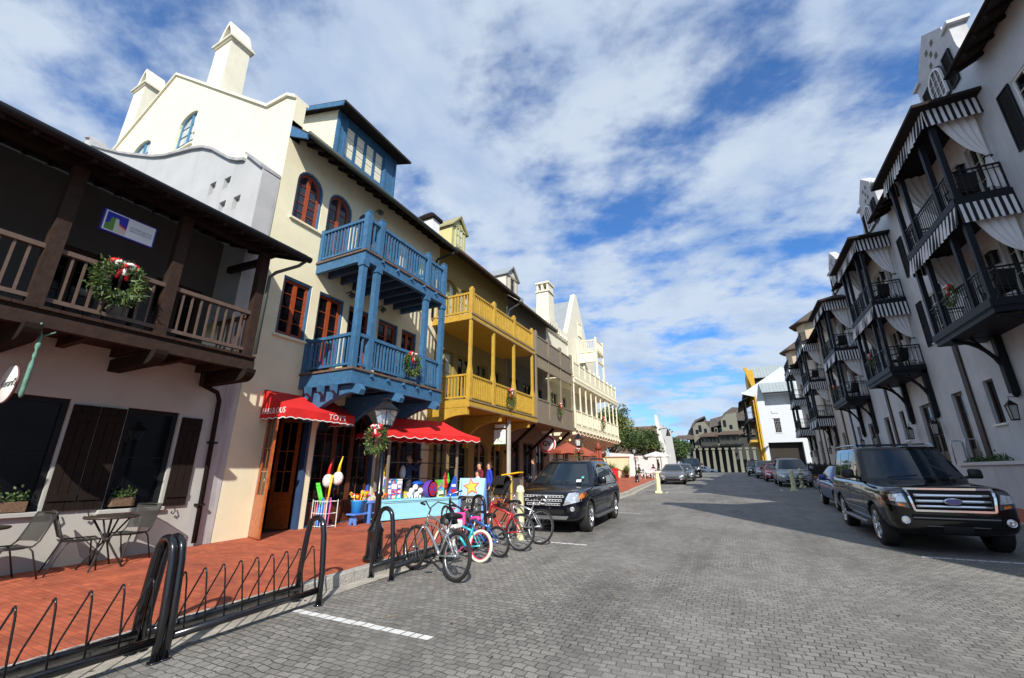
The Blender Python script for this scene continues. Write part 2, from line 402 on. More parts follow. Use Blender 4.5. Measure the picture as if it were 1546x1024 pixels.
strip(mb, lambda y: -9.9 if y < 33.8 else -26, lambda y: kl(y)-.14, yl, SW)
solo('brick_pavement', mb, pav, 'red brick pavement along the left shops', None, kind='structure')
mb = MB(); strip(mb, lambda y: KR+.14, lambda y: 9.2, [y for y in YS if y <= 74], SW)
solo('far_pavement', mb, pav, 'red brick pavement on the shaded side of the street', None, kind='structure')
def kerb(side):
    mb = MB(); y = -14.; rnd = random.Random(3 if side < 0 else 4)
    while y < 72:
        ln = rnd.uniform(.9, 1.5); y2 = min(y+ln, 72)
        for a, b_ in ((y, y2-.012),):
            if side < 0: x0a, x1a, x0b, x1b = kl(a)-.15, kl(a)-.0, kl(b_)-.15, kl(b_)-.0
            else: x0a, x1a, x0b, x1b = KR, KR+.15, KR, KR+.15
            j = rnd.uniform(-.006, .006); k = rnd.uniform(0, .006)
            za, zb = zg(a), zg(b_)
            mb.hexa([(x0a+j,a,za-.02),(x1a+j,a,za-.02),(x1b+j,b_,zb-.02),(x0b+j,b_,zb-.02),(x0a+j,a,za+SW+.006+k),(x1a+j,a,za+SW+.006+k),(x1b+j,b_,zb+SW+.006+k),(x0b+j,b_,zb+SW+.006+k)])
        y = y2
    me = solo('kerb', mb, MATS['kerb_granite'], 'rough granite kerb stones along the left pavement' if side < 0 else 'granite kerb stones along the shaded right pavement', None, kind='structure')
    bevel_mesh(me.data, .012)
kerb(-1); kerb(1)
mb = MB(); strip(mb, lambda y: kl(y)+.0, lambda y: kl(y)+.24, [y for y in sorted(set(ys+[24.6,26.4,40])) if y <= 60], .004)
solo('gutter_strip', mb, mat('gutter_concrete', (.36,.33,.28), .9, var=.25, scale=5, bump=.4, streak=0), 'worn concrete gutter strip beside the left kerb', None, kind='structure')
# painted bay lines: white setts laid in a row
def markline(x0, x1, y, w=.11, seed=1, yend=None):
    mb = MB(); rnd = random.Random(seed); x = x0; yend = y if yend is None else yend
    while x < x1-.03:
        l = rnd.uniform(.10, .17); x2 = min(x+l, x1); t = (x-x0)/(x1-x0); yy_ = y+(yend-y)*t
        j = rnd.uniform(-.006, .006); g = .008
        mb.quad(*[(px, py, zg(py)+.004) for px, py in ((x+g, yy_-w/2+j), (x2-g, yy_-w/2+j), (x2-g+.01, yy_+w/2+j), (x+g+.01, yy_+w/2+j))])
        x = x2
    return mb
def lmark(name, label, *a, **k): solo(name, markline(*a, **k), white_mark, label, None, kind='structure')
lmark('bay_line', 'white bay line of painted setts in the left foreground', -4.88, -2.88, 3.98, .10)
lmark('bay_line', 'white bay line in front of the large black SUV on the right', 2.72, 5.9, 10.62, .10, 2)
lmark('bay_line', 'white bay line in front of the dark car on the left', -4.9, -2.95, 9.35, .09, 3)
lmark('bay_line', 'short white bay line behind the dark car on the left', -4.9, -3.0, 15.5, .09, 4)
lmark('bay_line', 'white bay line beside the far left cream bollard', -5.1, -3.55, 25.7, .10, 5)
lmark('bay_line', 'white bay line beside the right cream bollard', 2.2, 5.9, 29.7, .12, 6)
mb = MB()
for x, y in ((-3.55, 25.9), (2.25, 29.9)):
    for i in range(5): mb.quad(*[(px, py, zg(py)+.0085) for px, py in ((x-.05, y-.25+i*.25), (x+.05, y-.25+i*.25), (x+.05, y-.03+i*.25), (x-.05, y-.03+i*.25))])
solo('bay_tick', mb, white_mark, 'short painted ticks ending the bay lines beside the bollards', None, kind='structure')

# ---------- sky, sun, camera ----------
w = bpy.data.worlds.new('World'); scn.world = w; w.use_nodes = True
nt = w.node_tree; N = nt.nodes; L = nt.links
bg = N['Background']; sky = N.new('ShaderNodeTexSky'); sky.sky_type = 'NISHITA'; sky.sun_disc = False
SUN = Vector((.62, -1, .82)).normalized()
sky.sun_elevation = math.asin(SUN.z); sky.sun_rotation = math.atan2(SUN.x, SUN.y); sky.air_density = 1.0; sky.dust_density = .25; sky.ozone_density = 3.0
tc = N.new('ShaderNodeTexCoord'); sp = N.new('ShaderNodeSeparateXYZ'); L.new(tc.outputs['Generated'], sp.inputs[0])
def mth(op, a, b_=None, c=None, clamp=False):
    n = N.new('ShaderNodeMath'); n.operation = op; n.use_clamp = clamp
    for i, v in enumerate((a, b_, c)):
        if v is None: continue
        if isinstance(v, (int, float)): n.inputs[i].default_value = v
        else: L.new(v, n.inputs[i])
    return n.outputs[0]
zc = mth('MAXIMUM', sp.outputs[2], 0.0); den = mth('ADD', zc, .16)
cx = mth('DIVIDE', sp.outputs[0], den); cy = mth('DIVIDE', sp.outputs[1], den)
cb = N.new('ShaderNodeCombineXYZ'); L.new(cx, cb.inputs[0]); L.new(cy, cb.inputs[1])
def cnoise(scale, detail, rough, sc=(1, 1, 1), rot=0., loc=(0, 0, 0), dist=0.):
    mp = N.new('ShaderNodeMapping'); mp.inputs['Scale'].default_value = sc; mp.inputs['Rotation'].default_value = (0, 0, rot); mp.inputs['Location'].default_value = loc
    L.new(cb.outputs[0], mp.inputs['Vector'])
    n = N.new('ShaderNodeTexNoise'); n.inputs['Scale'].default_value = scale; n.inputs['Detail'].default_value = detail; n.inputs['Roughness'].default_value = rough; n.inputs['Distortion'].default_value = dist
    L.new(mp.outputs[0], n.inputs['Vector']); return n.outputs['Fac']
big = cnoise(1.5, 3, .5, (1, 1.0, 1), R(-25), (3.3, 1.2, 0), .1)
mid = cnoise(3.6, 6, .50, (1, 1.15, 1), R(-30), (5.1, 7.7, 0), .15)
fin = cnoise(15, 6, .6, (1, 1.3, 1), R(-30), (1.1, 2.7, 0), .1)
v = mth('MULTIPLY_ADD', mid, .65, mth('MULTIPLY_ADD', big, .50, mth('MULTIPLY', fin, .18)))
cr = N.new('ShaderNodeMapRange'); cr.interpolation_type = 'SMOOTHSTEP'; cr.inputs[1].default_value = .50; cr.inputs[2].default_value = .72; cr.inputs[3].default_value = .05; cr.inputs[4].default_value = .93
L.new(v, cr.inputs[0])
hz = N.new('ShaderNodeMapRange'); hz.inputs[1].default_value = 0; hz.inputs[2].default_value = .30; hz.inputs[3].default_value = .55; hz.inputs[4].default_value = 0; L.new(sp.outputs[2], hz.inputs[0])
fac = mth('MAXIMUM', cr.outputs[0], hz.outputs[0])
shade = N.new('ShaderNodeMix'); shade.data_type = 'RGBA'; shade.inputs[6].default_value = (9.4, 10.8, 12.6, 1); shade.inputs[7].default_value = (6.0, 7.9, 11.2, 1)
sh = N.new('ShaderNodeMapRange'); sh.inputs[1].default_value = .45; sh.inputs[2].default_value = .68; L.new(cnoise(2.4, 6, .6, (1, .8, 1), R(-30), (9.1, 3.3, 0), .2), sh.inputs[0])
L.new(sh.outputs[0], shade.inputs[0])
tint = N.new('ShaderNodeMix'); tint.data_type = 'RGBA'; tint.blend_type = 'MULTIPLY'; tint.inputs[0].default_value = 1; tint.inputs[7].default_value = (.75, 1.75, 2.75, 1)
L.new(sky.outputs[0], tint.inputs[6])
mx = N.new('ShaderNodeMix'); mx.data_type = 'RGBA'; L.new(fac, mx.inputs[0]); L.new(tint.outputs[2], mx.inputs[6]); L.new(shade.outputs[2], mx.inputs[7])
L.new(mx.outputs[2], bg.inputs['Color']); bg.inputs['Strength'].default_value = .055
sl = bpy.data.lights.new('sun', 'SUN'); sl.energy = 5.0; sl.angle = R(.53); sl.color = (1, .945, .86)
so = bpy.data.objects.new('sun', sl); COL.objects.link(so); so.rotation_euler = (-SUN).to_track_quat('-Z', 'Y').to_euler(); so.location = (40, -60, 60)
cam = bpy.data.cameras.new('camera'); co = bpy.data.objects.new('camera', cam); COL.objects.link(co); scn.camera = co
cam.sensor_width = 36; cam.lens = 640/1546*36; cam.clip_end = 4000; cam.clip_start = .05
fy = Vector((337, 200, 640)).normalized(); p_ = math.atan2(200, 640); fz = Vector((0, -math.cos(p_), math.sin(p_))); fx = fy.cross(fz)
Mw = Matrix((fx, fy, fz))  # rows: world axes in camera space (x right, y down, z forward)
rt = Mw.col[0]; dn = Mw.col[1]; fw = Mw.col[2]
co.matrix_world = Matrix(((rt.x, -dn.x, -fw.x, 0), (rt.y, -dn.y, -fw.y, 0), (rt.z, -dn.z, -fw.z, 1.65), (0, 0, 0, 1)))
scn.view_settings.view_transform = 'Standard'; scn.view_settings.look = 'None'; scn.view_settings.exposure = .35; scn.view_settings.gamma = 1
# ---------- building kit ----------
def outline(ya, yb, za, zb, arch=0., k=8):
    """closed outline of an opening, (u, v) pairs; arch = rise of the curved head"""
    P = [(ya, za), (yb, za)]
    if arch <= 0: return P+[(yb, zb), (ya, zb)]
    c = (ya+yb)/2; r = (yb-ya)/2
    for i in range(k+1):
        a = PI*i/k; P.append((c+r*math.cos(a), zb-arch+arch*math.sin(a)))
    return P
class Face:
    """a facade plane: F(u, v, d) gives the point u along it, height v, d out from it"""
    def __init__(s, kind, c): s.kind = kind; s.c = c
    def __call__(s, u, v, d=0.):
        if s.kind == 'L': return (s.c+d, u, v)        # looks towards +x
        if s.kind == 'R': return (s.c-d, u, v)        # looks towards -x
        return (u, s.c-d, v)                          # looks towards -y
def facade(mb, F, u0, u1, v0, v1, ops, depth=.2, k=8):
    us = sorted({u0, u1, *[o[0] for o in ops], *[o[1] for o in ops]}); vs = sorted({v0, v1, *[o[2] for o in ops], *[o[3] for o in ops]})
    us = [u for u in us if u0-1e-6 <= u <= u1+1e-6]; vs = [v for v in vs if v0-1e-6 <= v <= v1+1e-6]
    for a, b in zip(us, us[1:]):
        for c, d in zip(vs, vs[1:]):
            m = ((a+b)/2, (c+d)/2)
            if any(o[0] < m[0] < o[1] and o[2] < m[1] < o[3] for o in ops): continue
            mb.quad(F(a, c), F(b, c), F(b, d), F(a, d))
    for o in ops:
        ya, yb, za, zb = o[:4]; arch = o[4] if len(o) > 4 else 0
        P = outline(ya, yb, za, zb, arch, k)
        n = len(P)
        for i in range(n):
            p, q = P[i], P[(i+1) % n]
            mb.quad(F(*p), F(*q), F(*q, -depth), F(*p, -depth))
        if arch:
            for i in range(2, n-1):
                p, q = P[i], P[i+1]
                mb.quad(F(*p), F(*q), F(q[0], zb), F(p[0], zb))
            # cells of the wall beside the arch are covered by the strips above
def ring(mb, F, P, Q, d0, d1):
    """solid ring between outline P (outer) and Q (inner) from depth d0 to d1"""
    n = len(P)
    V = [F(*p, d) for d in (d0, d1) for p in P]+[F(*q, d) for d in (d0, d1) for q in Q]
    Fs = []
    for i in range(n):
        j = (i+1) % n
        Fs += [(n+i, n+j, 3*n+j, 3*n+i), (i, 2*n+i, 2*n+j, j), (i, j, n+j, n+i), (2*n+i, 3*n+i, 3*n+j, 2*n+j)]
    mb.add(V, Fs)
def fbox(mb, F, u0, u1, v0, v1, d0, d1):
    mb.hexa([F(u0, v0, d0), F(u1, v0, d0), F(u1, v0, d1), F(u0, v0, d1), F(u0, v1, d0), F(u1, v1, d0), F(u1, v1, d1), F(u0, v1, d1)])
def window(root, F, o, fm, pm, inset=.12, nx=1, nz=3, outer=None, sill=None, name='window', leaves=2, fw=.055, kick=0., kickm=None, lab=None):
    ya, yb, za, zb = o[:4]; arch = o[4] if len(o) > 4 else 0
    if outer:
        mb = MB(); P = outline(ya, yb, za, zb, arch); t = .05
        Q = outline(ya+t, yb-t, za+t, zb-t, max(arch-t*.6, 0)); ring(mb, F, P, Q, -inset-.05, -.03)
        part(name+'_surround', mb, outer, root)
        ya += t; yb -= t; za += t; zb -= t; arch = max(arch-t*.6, 0)
    mb = MB(); P = outline(ya, yb, za, zb, arch); Q = outline(ya+fw, yb-fw, za+fw, zb-fw, max(arch-fw*.6, 0))
    ring(mb, F, P, Q, -inset-.05, -inset+.02)
    d0, d1 = -inset-.035, -inset+.016
    zt = zb-fw
    def top(u):
        if not arch: return zt
        c = (ya+yb)/2; r = (yb-ya)/2-fw; a = max(arch-fw*.6, .01); x = max(-1, min(1, (u-c)/r))
        return zt-a+a*math.sqrt(max(0, 1-x*x))
    lw = (yb-ya-2*fw)/leaves
    for i in range(1, leaves):
        u = ya+fw+lw*i; fbox(mb, F, u-fw*.8, u+fw*.8, za+fw, top(u)-.002, -inset-.04, -inset+.018)
    for l in range(leaves):
        a = ya+fw+lw*l; b = a+lw
        for i in range(1, nx+1):
            u = a+(b-a)*i/(nx+1); fbox(mb, F, u-.012, u+.012, za+fw+kick, top(u)-.002, d0, d1-.012)
    for j in range(1, nz+1):
        v = za+kick+(zb-arch*.3-za-kick)*j/(nz+1)
        ul, ur = ya+fw, yb-fw
        if v > zb-arch and arch:
            c = (ya+yb)/2; r = (yb-ya)/2-fw; q = math.sqrt(max(0, 1-((v-(zb-arch))/arch)**2)); ul, ur = c-r*q, c+r*q
        fbox(mb, F, ul, ur, v-.008, v+.008, d0+.001, d1-.014)
    if kick: fbox(mb, F, ya+fw, yb-fw, za+fw*.5, za+kick, -inset-.036, -inset+.004)
    w = part(name, mb, fm, root, lab)
    pb = MB(); pb.poly([F(*q, -inset-.02) for q in Q]); part('pane', pb, pm, w)
    if sill:
        sb = MB(); fbox(sb, F, o[0]-.07, o[1]+.07, o[2]-.07, o[2]-.001, -.02, .07); part('sill', sb, sill, root, bevel=.008)
    return w
def backing(mb, F, o, d=.25):
    fbox(mb, F, o[0]-.1, o[1]+.1, o[2]-.1, o[3]+.1, -d-.03, -d)
def railing(mb, p, q, z0, h, sp=.13, bw=.035, rail=.07, bottom=.12, dz=0.):
    """straight timber railing between ground points p and q; z0 = deck height"""
    p = Vector((*p, 0)); q = Vector((*q, 0)); d = q-p; L_ = d.length; n = max(1, int(L_/sp))
    for hh, t, w_ in ((h-rail/2, rail, rail*1.25), (bottom, .06, .06)):
        a = p+Vector((0, 0, z0+hh)); b = q+Vector((0, 0, z0+hh)); mb.beam(a, b, w_, t)
    for i in range(1, n):
        c = p+d*i/n; mb.box(c.x-bw/2, c.x+bw/2, c.y-bw/2, c.y+bw/2, z0+bottom+.025, z0+h-rail+.004)
def iron_rail(mb, p, q, z0, h=1.0, sp=.14):
    p = Vector((*p, 0)); q = Vector((*q, 0)); d = q-p; n = max(1, int(d.length/sp))
    for hh, t in ((h, .045), (h-.13, .022), (.09, .025)): mb.beam(p+Vector((0,0,z0+hh)), q+Vector((0,0,z0+hh)), t, t)
    for i in range(n+1):
        c = p+d*i/n; r = .009 if 0 < i < n else .02
        mb.box(c.x-r, c.x+r, c.y-r, c.y+r, z0, z0+h-.01)
def post(mb, x, y, z0, z1, w=.13):
    mb.box(x-w/2, x+w/2, y-w/2, y+w/2, z0, z1)
def louvre_shutter(mb, F, u0, u1, v0, v1, d=.05):
    P = [(u0, v0), (u1, v0), (u1, v1), (u0, v1)]; t = .05; Q = [(u0+t, v0+t), (u1-t, v0+t), (u1-t, v1-t), (u0+t, v1-t)]
    ring(mb, F, P, Q, .012, d)
    n = int((v1-v0-2*t)/.055)
    for i in range(n):
        v = v0+t+(v1-v0-2*t)*(i+.5)/n
        a, b = u0+t*.9, u1-t*.9
        mb.hexa([F(a, v-.03, d-.008), F(b, v-.03, d-.008), F(b, v-.02, d-.003), F(a, v-.02, d-.003), F(a, v+.02, .018), F(b, v+.02, .018), F(b, v+.03, .024), F(a, v+.03, .024)])
def plank_shutter(mb, F, u0, u1, v0, v1, d=.045):
    n = max(2, round((u1-u0)/.12))
    for i in range(n):
        a = u0+(u1-u0)*i/n; b = u0+(u1-u0)*(i+1)/n; fbox(mb, F, a+.004, b-.004, v0, v1, .02, d)
    for v in (v0+.2, v1-.2): fbox(mb, F, u0+.01, u1-.01, v-.05, v+.05, d-.001, d+.02)
def leafball(mb, c, rad, n, size, rnd, hole=0., flat=None, mats=2, squash=(1, 1, 1)):
    """many small leaf-sized quads spread through a volume"""
    for i in range(n):
        while True:
            p = Vector((rnd.uniform(-1, 1), rnd.uniform(-1, 1), rnd.uniform(-1, 1)))
            if hole < p.length <= 1: break
        p = Vector((p.x*squash[0], p.y*squash[1], p.z*squash[2]))*rad+Vector(c)
        leaf(mb, p, size*rnd.uniform(.6, 1.35), rnd, mats)
def leaf(mb, p, s, rnd, mats=2):
    a = Vector((rnd.gauss(0, 1), rnd.gauss(0, 1), rnd.gauss(0, 1))).normalized(); b = a.orthogonal().normalized()
    b = (b*math.cos(1)+a.cross(b)*math.sin(rnd.uniform(0, 6))).normalized()
    mb.m = rnd.randrange(mats)
    mb.quad(p-a*s*.5, p+b*s*.28, p+a*s*.5, p-b*s*.28)
    mb.m = 0
leaf_a = mat('leaf_dark', (.032,.062,.018), .6, var=.3, scale=8)
leaf_b = mat('leaf_mid', (.065,.115,.025), .55, var=.3, scale=8)
leaf_c = mat('leaf_pale', (.15,.17,.04), .55, var=.3, scale=8)
bow_red = mat('bow_red', (.62,.012,.02), .4, var=.1)
bow_white = mat('bow_white', (.75,.74,.72), .5, var=.05)
def wreath(F, u, v, r, label, group, seed, n=900, d=.08):
    """round evergreen wreath with a red and white bow, hung flat on a railing"""
    rnd = random.Random(seed)
    t = thing('wreath', label, 'wreath', F(u, v, d), group)
    mb = MB()
    for i in range(n):
        a = rnd.uniform(0, 2*PI); rr = r*(.72+rnd.gauss(0, .14)); sx = rnd.gauss(0, .07)
        dirv = a+rnd.gauss(0, .7); L_ = rnd.uniform(.04, .085)*r/.32
        p = Vector(F(u+rr*math.cos(a), v+rr*math.sin(a), d+abs(sx)+.01))
        q = Vector(F(u+rr*math.cos(a)+L_*math.cos(dirv), v+rr*math.sin(a)+L_*math.sin(dirv), d+abs(sx)+rnd.uniform(0, .05)))
        s = (q-p).cross(Vector((rnd.gauss(0, 1), rnd.gauss(0, 1), rnd.gauss(0, 1)))).normalized()*.012*r/.32*rnd.uniform(.7, 1.4)
        mb.m = rnd.choice((0, 0, 1, 1, 2)); mb.quad(p-s, p+s, q+s*.4, q-s*.4)
    mb.m = 0
    part('greenery', mb, [leaf_a, leaf_b, leaf_c], t, cleanup=False)
    b = MB(); bc = (u, v+r*.78)
    for sgn in (-1, 1):
        for m_, sc in ((0, 1.), (1, .7)):
            b.m = m_
            P = []
            for k in range(9):
                a = 2*PI*k/8; P.append((bc[0]+sgn*(r*.27+r*.24*math.cos(a))*sc, bc[1]+(r*.07+r*.15*math.sin(a))*sc+(.03*r if m_ else 0), d+.09+.03*m_+.02*math.sin(a)))
            b.tube([F(*p) for p in P], .030*r/.32*(1.25 if not m_ else .9), 5, closed=False)
        b.m = 0
        b.tube([F(bc[0], bc[1], d+.11), F(bc[0]+sgn*r*.14, bc[1]-r*.3, d+.11), F(bc[0]+sgn*r*.2, bc[1]-r*.62, d+.10)], [.02*r/.32, .03*r/.32, .024*r/.32], 5)
    b.m = 1; b.tube([F(bc[0], bc[1], d+.13), F(bc[0]+.02, bc[1]-r*.42, d+.12)], [.02*r/.32, .03*r/.32], 5)
    b.m = 0; b.ball(F(bc[0], bc[1]+r*.03, d+.13), .04*r/.32, 8, 6)
    part('bow', b, [bow_red, bow_white], t)
    return t
FL = Face('L', XL)
W8 = 'evergreen wreaths hung on the balconies'
# ===== brown balcony building =====
A = thing('balcony_shop_building', 'grey-white shop building with dark brown timber balcony at the left edge', 'building', (XL, 2, zs(2)))
opsA = [(2.15,3.0,1.06,2.80),(3.78,4.62,1.03,2.76),(.5,1.35,1.06,2.80),(-1.4,-.5,.2,2.8),(-3.4,-2.5,1.06,2.8)]
upA = [(4.05,5.0,3.85,5.7),(2.3,3.2,3.85,5.75),(.7,1.7,3.85,5.75),(-1.2,-.2,3.85,5.75),(3.35,3.85,4.3,5.5)]
FU = Face('L', XL-1.0)
mb = MB(); facade(mb, FL, -6, 5.2, -.1, 3.75, opsA, .16)
mb.quad((-9.7,-6,-.1),(-16,-6,-.1),(-16,-6,6.7),(-9.7,-6,6.7)); part('wall', mb, stucco_white, A)
mb = MB(); facade(mb, FL, 5.2, 5.68, -.1, 9.0, []); part('stained_pier', mb, stucco_stained, A)
mb = MB(); facade(mb, FU, -6, 5.2, 3.7, 7.1, upA, .16); mb.quad((XL-1,-6,3.74),(XL,-6,3.74),(XL,5.2,3.74),(XL-1,5.2,3.74)); part('porch_wall', mb, mat('porch_shade', (.11,.10,.095), .85, var=.1, streak=.3), A)  # deep porch shade put into this wall's colour
# firewall with the swept top
prof = [(-9.7,9.03),(-10.40,9.62),(-10.55,9.74),(-10.58,9.56),(-10.9,9.66),(-11.3,9.86),(-11.8,10.20),(-12.4,10.62),(-13.0,10.93),(-13.7,11.15),(-14.5,11.33),(-15.4,11.55),(-16.2,11.82),(-17.2,12.25),(-18.4,12.78),(-19.4,13.25),(-21,14.05),(-22.8,15.0),(-23.1,15.5),(-23.9,15.85)]
holes = [(-11.97,9.17),(-11.27,9.1),(-10.61,8.29),(-11.25,8.33)]
FA = Face('F', 5.2)
mb = MB()
base = 5.0
hx = sorted(holes)
ops = [(x-.15, x+.15, z-.20, z+.20) for x, z in holes]
facade(mb, FA, -12.4, -9.7, base, 8.95, [o for o in ops if o[3] < 8.95], .12)
facade(mb, FA, -12.4, -9.7, 8.95, 9.40, [], .12) if False else None
# upper part: polygon strips under the profile
def ztop(x):
    for (xa, za), (xb, zb) in zip(prof, prof[1:]):
        if xb <= x <= xa: return za+(zb-za)*(x-xa)/(xb-xa) if xa != xb else zb
    return prof[-1][1]
xs = sorted({p[0] for p in prof}|{-12.4}|{o[0] for o in ops}|{o[1] for o in ops})
for a, b in zip(xs, xs[1:]):
    lo = 8.95 if a >= -12.4-1e-6 else base
    m = (a+b)/2
    ho = [o for o in ops if o[3] >= 8.95 and o[0]-1e-6 <= m <= o[1]+1e-6]
    za, zb = ztop(a+1e-6), ztop(b-1e-6)
    if ho:
        o = ho[0]
        if o[2] > lo: mb.quad((a,5.2,lo),(b,5.2,lo),(b,5.2,o[2]),(a,5.2,o[2]))
        mb.quad((a,5.2,o[3]),(b,5.2,o[3]),(b,5.2,zb),(a,5.2,za))
    else: mb.quad((a,5.2,lo),(b,5.2,lo),(b,5.2,zb),(a,5.2,za))
for o in ops:
    if o[3] >= 8.95:
        P = [(o[0],o[2]),(o[1],o[2]),(o[1],o[3]),(o[0],o[3])]
        for i in range(4): mb.quad(FA(*P[i]), FA(*P[(i+1)%4]), FA(*P[(i+1)%4], -.12), FA(*P[i], -.12))
fbx = MB()
for x, z in holes: mb.box(x-.14, x+.14, 5.30, 5.34, z-.2, z+.2)
mb.quad((-24,5.2,base),(-24,5.62,base),(-24,5.62,15.8),(-24,5.2,15.8))
for (xa, za), (xb, zb) in zip(prof, prof[1:]): mb.quad((xa,5.2,za),(xb,5.2,zb),(xb,5.62,zb),(xa,5.62,za))
for o in ops: mb.quad(FA(o[0],o[2],-.12),FA(o[1],o[2],-.12),FA(o[1],o[3],-.12),FA(o[0],o[3],-.12))
part('swept_gable_wall', mb, stucco_grey, A)
mb = MB()
for (xa, za), (xb, zb) in zip(prof, prof[1:]):
    if abs(xa-xb) < .05: continue
    mb.hexa([(xa,5.12,za),(xa,5.68,za),(xb,5.68,zb),(xb,5.12,zb),(xa,5.12,za+.09),(xa,5.68,za+.09),(xb,5.68,zb+.09),(xb,5.12,zb+.09)])
part('coping', mb, mat('coping_grey', (.33,.33,.34), .9, var=.2, scale=3), A)
# roof over the balcony
mb = MB()
xe, ze = -7.78, 6.06
mb.prism([(xe, -6.4, ze), (xe, -6.4, ze+.10), (-14.5, -6.4, ze+.10+2.45), (-14.5, -6.4, ze+2.45)], (0, 11.85, 0))
r_ = part('roof', mb, roof_dark, A)
mb = MB()
for i in range(38):
    y = -6.2+i*.31; mb.beam((xe+.04, y, ze-.05), (-9.9, y, ze-.05+.36*2.1), .06, .11)
mb.box(xe-.03, xe+.0, -6.4, 5.45, ze-.06, ze+.13)
part('rafters', mb, dark_wood, A)
mb = MB(); mb.tube([(xe+.06, -6.4, ze+.03), (xe+.06, 5.5, ze+.01)], .07, 8); part('gutter', mb, iron, A)
mb = MB(); mb.tube([(xe+.02,5.42,ze-.02),(xe-.1,5.36,ze-.14),(-8.22,5.1,5.72),(-8.30,5.03,5.6),(-8.30,5.02,3.9)], .035, 8); part('downpipe', mb, mat('pipe_grey', (.06,.075,.07), .5), A)
mb = MB(); mb.tube([(-9.2,4.62,3.52),(-9.5,4.78,3.35),(-9.62,5.18,3.25),(-9.62,5.25,3.1),(-9.62,5.32,.32)], .045, 8)
for z in (1.0, 2.2): mb.box(-9.7,-9.56,5.22,5.36,z,z+.04)
part('downpipe', mb, dark_wood, A)
# balcony
bal = MB(); bal.box(-9.70,-8.34,-6,5.06,3.74,3.83)
for i in range(46): bal.box(-8.345,-8.27,-6+.24*i,-6+.24*i+.232,3.80,3.845)
bal.box(-8.42,-8.30,-6,5.05,3.56,3.738)
for i in range(16): bal.box(-9.7,-8.42,-5.8+i*.7,-5.7+i*.7,3.6,3.738)
bal.box(-9.7,-8.42,4.93,5.05,3.56,3.738)
B_ = part('balcony', bal, brown_wood, A)
for y in (-1.2, .45, 1.93, 3.42, 4.93):
    mb = MB(); pts = [(-9.7,y-.09,3.34),(-8.62,y-.09,3.34)]
    for k in range(6):
        a = -PI/2+PI/2*k/5; pts.append((-8.40+.24*math.cos(a)*1.0, y-.09, 3.56+.22*math.sin(a)))
    pts.append((-9.7, y-.09, 3.55)); mb.prism(pts, (0, .18, 0)); part('bracket', mb, dark_wood, B_)
    mb = MB(); post(mb, -8.40, y-.03, 3.83, 6.12, .17); part('post', mb, brown_wood, B_)
ya = -5.6
for y in (-1.2, .45, 1.93, 3.42, 4.93):
    mb = MB(); railing(mb, (-8.40, ya+.06), (-8.40, y-.10), 3.83, .93, .145, .03, .07, .14); part('railing', mb, mat('brown_rail', (.10,.065,.05), .6, var=.15, scale=8), B_); ya = y
mb = MB(); railing(mb, (-8.5, 4.93), (-9.7, 4.93), 3.83, .93, .145, .03, .07, .14); part('railing', mb, MATS['brown_rail'], B_)
mb = MB(); mb.box(-8.49,-8.31,-6,5.1,6.1,6.24); mb.beam((-8.4,4.93,5.95),(-9.7,4.93,6.02),.1,.14); part('header_beam', mb, dark_wood, A)
for o in opsA[:3]+[opsA[4]]:
    window(A, FL, o, black_wood, pane_dark, .08, 0, 1, sill=stucco_white, leaves=1, fw=.08)
window(A, FL, opsA[3], dark_wood, pane_dark, .1, 0, 0, name='door', leaves=1, fw=.1, kick=.6)
for o in upA[:4]: window(A, FU, o, mat('door_brown', (.045,.022,.012), .5), pane_dark, .1, 0, 2, name='door', leaves=2, fw=.08, kick=.6)
window(A, FU, upA[4], dark_wood, pane_dark, .1, 0, 1, leaves=1)
for u0, u1, v0, v1 in ((3.03,3.39,1.05,2.72),(3.40,3.76,1.05,2.72),(4.66,5.04,1.03,2.68),(1.4,1.76,1.05,2.72),(1.77,2.12,1.05,2.72),(.1,.46,1.05,2.72)):
    mb = MB(); plank_shutter(mb, FL, u0, u1, v0, v1); part('shutter', mb, dark_wood, A)
    um = (u0+u1)/2; mb = MB(); mb.tube([FL(um, v0-.02, .06), FL(um+.03, v0-.10, .07), FL(um-.005, v0-.15, .07), FL(um-.04, v0-.12, .07), FL(um-.02, v0-.10, .07)], .010, 6); part('shutter_dog', mb, iron, A)
planter_m = mat('basket', (.16,.10,.06), .9, var=.4, scale=30, bump=.6, bscale=60)
for i, (u0, u1, lb) in enumerate(((3.86,4.2,'woven planter of low greenery on the sill of the window between the brown shutters'),(2.3,2.85,'leafy planter on the sill of the leftmost dark shop window'))):
    t = thing('window_planter', lb, 'planter', FL((u0+u1)/2, 1.08, -.03)); mb = MB(); fbox(mb, FL, u0, u1, 1.065, 1.22, -.07, .07); part('trough', mb, planter_m, t, bevel=.01)
    mb = MB(); rnd = random.Random(i); 
    for k in range(160): leaf(mb, Vector(FL(rnd.uniform(u0, u1), 1.22+abs(rnd.gauss(0, .07)), rnd.uniform(-.06, .09))), .06, rnd)
    part('plants', mb, [leaf_a, leaf_b], t, cleanup=False)

